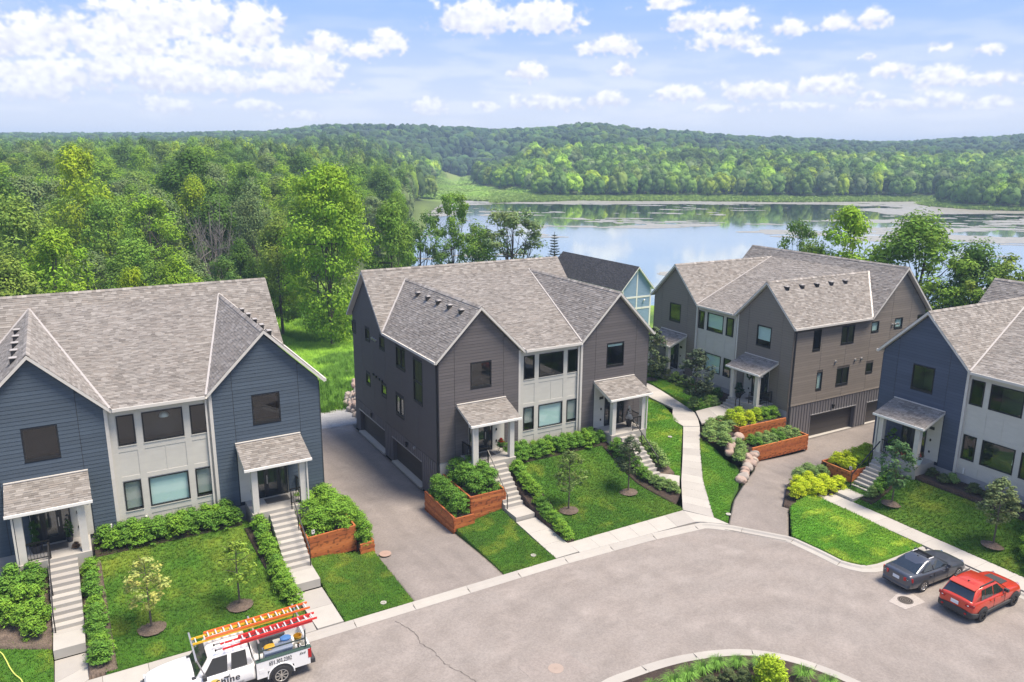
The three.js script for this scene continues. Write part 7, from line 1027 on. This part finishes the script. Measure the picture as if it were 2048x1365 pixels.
{ // pickup truck
  const pm = paint([0.74, 0.74, 0.74], 0.0), c = thing('pickup_truck', 'white extended-cab pickup truck with a ladder rack and lettering parked along the kerb', 'truck', [-21.8, 0, 21.02], Math.PI); c.scale.setScalar(1.09);
  const hw = 0.98;
  part('body', loft(smoothSec([{ x: 0.94, w: hw, yb: 0.48, yt: 1.18, wt: 0.93 }, { x: 1.6, w: hw, yb: 0.48, yt: 1.2, wt: 0.92 }, { x: 2.95, w: hw, yb: 0.48, yt: 1.2, wt: 0.9 }, { x: 3.5, w: hw, yb: 0.5, yt: 1.19, wt: 0.87 }, { x: 4.2, w: 0.96, yb: 0.52, yt: 1.12, wt: 0.82 }, { x: 4.55, w: 0.90, yb: 0.5, yt: 1.02, wt: 0.76 }, { x: 4.66, w: 0.8, yb: 0.56, yt: 0.9, wt: 0.66 }], 5)), pm, c);
  cabin(c, { rb: 0.98, rr: 1.08, rf: 2.45, fb: 3.05, ybR: 1.2, ybF: 1.2, yt: 1.9, wb: 0.88, wt: 0.73, side: [[1.2, 1.78, 1.2, 1.72], [1.92, 2.78, 1.86, 2.38]] }, pm);
  // bed
  const bed = new MB(); for (const s of [-1, 1]) { const z0 = Math.min(s * 0.80, s * hw), z1 = Math.max(s * 0.80, s * hw); bed.box(-1.14, 0.90, 0.72, 1.2, z0, z1); bed.box(-1.14, -0.5, 0.5, 0.72, z0, z1); bed.box(0.5, 0.90, 0.5, 0.72, z0, z1); } bed.box(-1.14, 0.90, 0.66, 0.72, -0.8, 0.8); bed.box(0.84, 0.90, 0.72, 1.2, -0.8, 0.8); part('cargo_bed', bed.build(), pm, c);
  part('tailgate', boxG(-1.2, -1.142, 0.62, 1.2, -0.79, 0.79), pm, c); for (const s of [-1, 1]) part('bed_rail_cap', boxG(-1.2, 0.9, 1.202, 1.225, Math.min(s * 0.79, s * 0.99), Math.max(s * 0.79, s * 0.99)), M([0.03, 0.065, 0.055], 0.6), c);
  part('rear_bumper', boxG(-1.34, -1.15, 0.46, 0.64, -0.94, 0.94), plast, c); part('front_bumper', boxG(4.6, 4.78, 0.44, 0.66, -0.92, 0.92), chrome, c); part('grille', boxG(4.62, 4.70, 0.68, 0.92, -0.6, 0.6), plast, c);
  for (const s of [-1, 1]) { part('tail_lamp', boxG(-1.19, -1.06, 0.78, 1.16, Math.min(s * 0.90, s * 0.992), Math.max(s * 0.90, s * 0.992)), tailRed, c); part('headlight', boxG(4.5, 4.66, 0.74, 0.92, Math.min(s * 0.56, s * 0.84), Math.max(s * 0.56, s * 0.84)), lampW, c); }
  const ar = new MB(); for (const s of [-1, 1]) { arch(ar, 0, 0.50, s * 0.985, 0.40); arch(ar, 3.64, 0.50, s * 0.975, 0.40); } part('wheel_well', ar.build(), plast, c);
  const lip = new MB(); for (const s of [-1, 1]) for (const x of [0, 3.64]) lip.geo(new THREE.TorusGeometry(0.5, 0.03, 6, 20, Math.PI), new THREE.Matrix4().makeTranslation(x, 0.40, s * 0.985)); part('arch_flare', lip.build(), pm, c);
  for (const s of [-1, 1]) { wheel(c, 0, s * 0.89, 0.39, 0.26, M([0.50, 0.49, 0.46], 0.35, { metalness: 0.7 }), 8); wheel(c, 3.64, s * 0.89, 0.39, 0.26, M([0.50, 0.49, 0.46], 0.35, { metalness: 0.7 }), 8); }
  addDoors(c, [0.93, 1.86, 2.9], 0.982, 0.56, 1.18, plast, [[1.98, 1.02]]); mirror(c, 2.72, 1.2, 0.9, plast); part('fuel_door', boxG(0.62, 0.8, 0.72, 0.88, -0.988, -0.98), pm, c); part('wiper_cowl', boxG(3.0, 3.14, 1.17, 1.215, -0.8, 0.8), plast, c);
  // lettering
  const decal = (w, h, draw, x, y, z) => { const cv = document.createElement('canvas'); cv.width = 512; cv.height = Math.round(512 * h / w); const g = cv.getContext('2d'); g.clearRect(0, 0, cv.width, cv.height); draw(g, cv.width, cv.height); const t = new THREE.CanvasTexture(cv); t.colorSpace = THREE.SRGBColorSpace; const m = new THREE.Mesh(new THREE.PlaneGeometry(w, h), new THREE.MeshStandardMaterial({ map: t, transparent: true, roughness: 0.5 })); m.rotation.y = Math.PI; m.position.set(x, y, z); m.name = 'lettering'; c.add(m); };
  decal(1.22, 0.25, (g, w, h) => { g.fillStyle = '#14171b'; g.font = `bold ${h * 0.92}px sans-serif`; g.textAlign = 'center'; g.textBaseline = 'middle'; g.save(); g.translate(w / 2, h / 2); g.scale(0.62, 1.05); g.fillText('651.303.2392', 0, 0); g.restore(); }, 0.0, 1.03, -0.989);
  decal(0.36, 0.16, (g, w, h) => { g.fillStyle = '#3a3d42'; g.font = `italic bold ${h * 0.9}px sans-serif`; g.textAlign = 'center'; g.textBaseline = 'middle'; g.fillText('4x4', w / 2, h / 2); }, -0.84, 1.06, -0.990);
  decal(1.25, 0.6, (g, w, h) => { g.fillStyle = '#f0cf6a'; g.beginPath(); g.arc(w * 0.17, h * 0.42, h * 0.34, 0, 7); g.fill(); g.fillStyle = '#22262c'; g.font = `bold ${h * 0.55}px sans-serif`; g.textBaseline = 'middle'; g.fillText('Shine', w * 0.2, h * 0.4); g.font = `${h * 0.24}px sans-serif`; g.fillText('Window Cleaning', w * 0.2, h * 0.8); }, 2.0, 0.84, -0.994);
  // rack
  const rk = new MB(); for (const x of [-1.0, 0.75]) for (const s of [-1, 1]) rk.bar([x, 1.22, s * 0.9], [x, 2.02, s * 0.9], 0.05, 0.05); for (const s of [-1, 1]) { rk.bar([-1.0, 1.62, s * 0.9], [0.75, 1.62, s * 0.9], 0.04, 0.04); } part('ladder_rack', rk.build(), M([0.03, 0.05, 0.048], 0.5), c); const cb = (x, y) => part('cross_bar', new MB().bar([x, y, -0.98], [x, y, 0.98], 0.06, 0.05).build(), X.metal, c); cb(-1.0, 2.04); cb(0.75, 2.04); cb(2.95, 2.04); part('rack_stay', new MB().bar([2.95, 2.04, 0.86], [2.7, 1.3, 0.92], 0.04, 0.04).bar([2.95, 2.04, -0.86], [2.7, 1.3, -0.92], 0.04, 0.04).build(), X.metal, c);
}
function ladder(label, x0, x1, z, y, railC, rungC, wd, nR, turn = 0) { const l = thing('ladder', label, 'ladder', [(x0 + x1) / 2, y, z], turn), L = (x1 - x0) / 2, rm = M(railC, 0.45); for (const s of [-1, 1]) part('rail', boxG(-L, L, -0.04, 0.045, s * wd / 2 - 0.018, s * wd / 2 + 0.018), rm, l); for (let i = 0; i < nR; i++) { const x = lerp(-L + 0.15, L - 0.15, i / (nR - 1)); part('rung', boxG(x - 0.024, x + 0.024, -0.022, 0.024, -wd / 2 + 0.018, wd / 2 - 0.018), M(rungC, 0.35, { metalness: 0.4 }), l); } return l; }
ladder('yellow fibreglass ladder lowest at the kerb side of the truck rack', -25.0, -20.9, 20.72, 2.30, [0.72, 0.42, 0.02], [0.66, 0.66, 0.66], 0.40, 12, 0.03);
ladder('orange ladder with bright rungs lying over the yellow ladder on the truck', -24.5, -20.15, 20.70, 2.41, [0.75, 0.14, 0.025], [0.72, 0.72, 0.72], 0.44, 14, 0.03);
ladder('red ladder lowest at the street side of the truck rack', -24.0, -20.3, 21.62, 2.30, [0.60, 0.025, 0.03], [0.66, 0.66, 0.66], 0.40, 11, 0.04);
ladder('red ladder with bright rungs lying on top at the street side of the truck', -23.3, -20.1, 21.62, 2.41, [0.66, 0.035, 0.03], [0.72, 0.72, 0.72], 0.42, 11, 0.04);
for (const s of [-1, 1]) { const g = thing('rail_extension', s < 0 ? 'grey metal end section of the red ladders above the cab, far side' : 'grey metal end section of the red ladders above the cab, near side', 'ladder', [-24.0, 2.30, 21.62 + s * 0.2]); part('rail', boxG(-0.22, 0.0, -0.035, 0.035, -0.018, 0.018), X.metal, g); part('shoe', boxG(-0.28, -0.22, -0.05, 0.03, -0.03, 0.03), rubber, g); }
{ // load in the bed
  const box = (name, label, cat, x0, x1, y0, y1, z0, z1, mat, lidM) => { const g = thing(name, label, cat, [(x0 + x1) / 2, y0, (z0 + z1) / 2]); const w = (x1 - x0) / 2, d = (z1 - z0) / 2, h = y1 - y0; part('box', new MB().prism([[-w, h * 0.9, -d], [-w, h * 0.9, d], [w, h * 0.9, d], [w, h * 0.9, -d]], [0, h * 0.9, 0]).build(), mat, g); part('lid', boxG(-w - 0.02, w + 0.02, h * 0.9, h, -d - 0.02, d + 0.02), lidM || mat, g); for (let k = 1; k < 5; k++) part('rib', boxG(-w + 2 * w * k / 5 - 0.015, -w + 2 * w * k / 5 + 0.015, 0, h * 0.88, d - 0.005, d + 0.015), mat, g); return g; };
  box('storage_bin', 'blue grey plastic bin in the truck bed behind the street side rail', 'bin', -22.35, -21.2, 0.8, 1.42, 21.3, 21.78, M([0.20, 0.24, 0.32], 0.5));
  box('tool_box', 'dark grey tool box in the truck bed at the kerb side', 'box', -22.4, -21.3, 0.8, 1.48, 20.25, 20.75, M([0.07, 0.075, 0.08], 0.6));
  const bucket = (label, x, z, mat, y = 1.15) => { const g = thing('bucket', label, 'bucket', [x, y, z]); part('pail', new MB().tube([0, 0, 0], [0, 0.34, 0], 0.13, 0.17, 16, false).tube([0, 0, 0], [0, 0.01, 0], 0.13, 0.13, 16).build(), new THREE.MeshStandardMaterial({ color: mat.color, roughness: 0.5, side: THREE.DoubleSide }), g); part('rim', new MB().geo(new THREE.TorusGeometry(0.17, 0.014, 6, 18).rotateX(Math.PI / 2), new THREE.Matrix4().makeTranslation(0, 0.34, 0)).build(), mat, g); };
  bucket('yellow bucket on the load at the tail of the truck bed', -20.85, 21.25, M([0.70, 0.38, 0.02], 0.5)); bucket('white bucket at the tail corner of the truck bed', -20.7, 21.65, M([0.7, 0.7, 0.68], 0.5), 0.95);
  const rag = (label, x, z, mat, s) => { const g = solo('cloth_bundle', stoneGeo(12 + s), mat, label, 'bundle'); g.position.set(x, 1.48, z); g.scale.set(0.26, 0.09, 0.18); };
  rag('crumpled yellow cloth on the load beneath the red ladders', -22.1, 21.45, M([0.70, 0.40, 0.03], 0.8), 1); rag('crumpled blue cloth on the load near the tail of the truck', -21.35, 21.15, M([0.08, 0.22, 0.50], 0.8), 2);
  { const g = thing('hose_reel', 'pale coiled hose on a stand at the tail of the truck bed', 'hose', [-20.95, 1.3, 21.7]); for (const r0 of [0.16, 0.2, 0.24]) part('coil', new THREE.TorusGeometry(r0, 0.018, 6, 22), M([0.42, 0.40, 0.33], 0.6), g); part('stand', boxG(-0.03, 0.03, -0.5, 0.1, -0.03, 0.03), X.dark, g); }
  box('equipment_box', 'light grey equipment case in the middle of the truck bed', 'box', -21.8, -21.1, 0.8, 1.3, 20.8, 21.25, M([0.42, 0.42, 0.40], 0.6));
}
// ---------- shadows, render ----------
scene.traverse(o => { if (o.isMesh) { o.castShadow = true; o.receiveShadow = true; } });
{ const seen = new Set(); for (const o of scene.children) { const l = o.userData.label; if (l && l.split(/\s+/).length > 16 && !seen.has(l)) { seen.add(l); console.log('LONG', l); } } }
renderer.render(scene, camera);
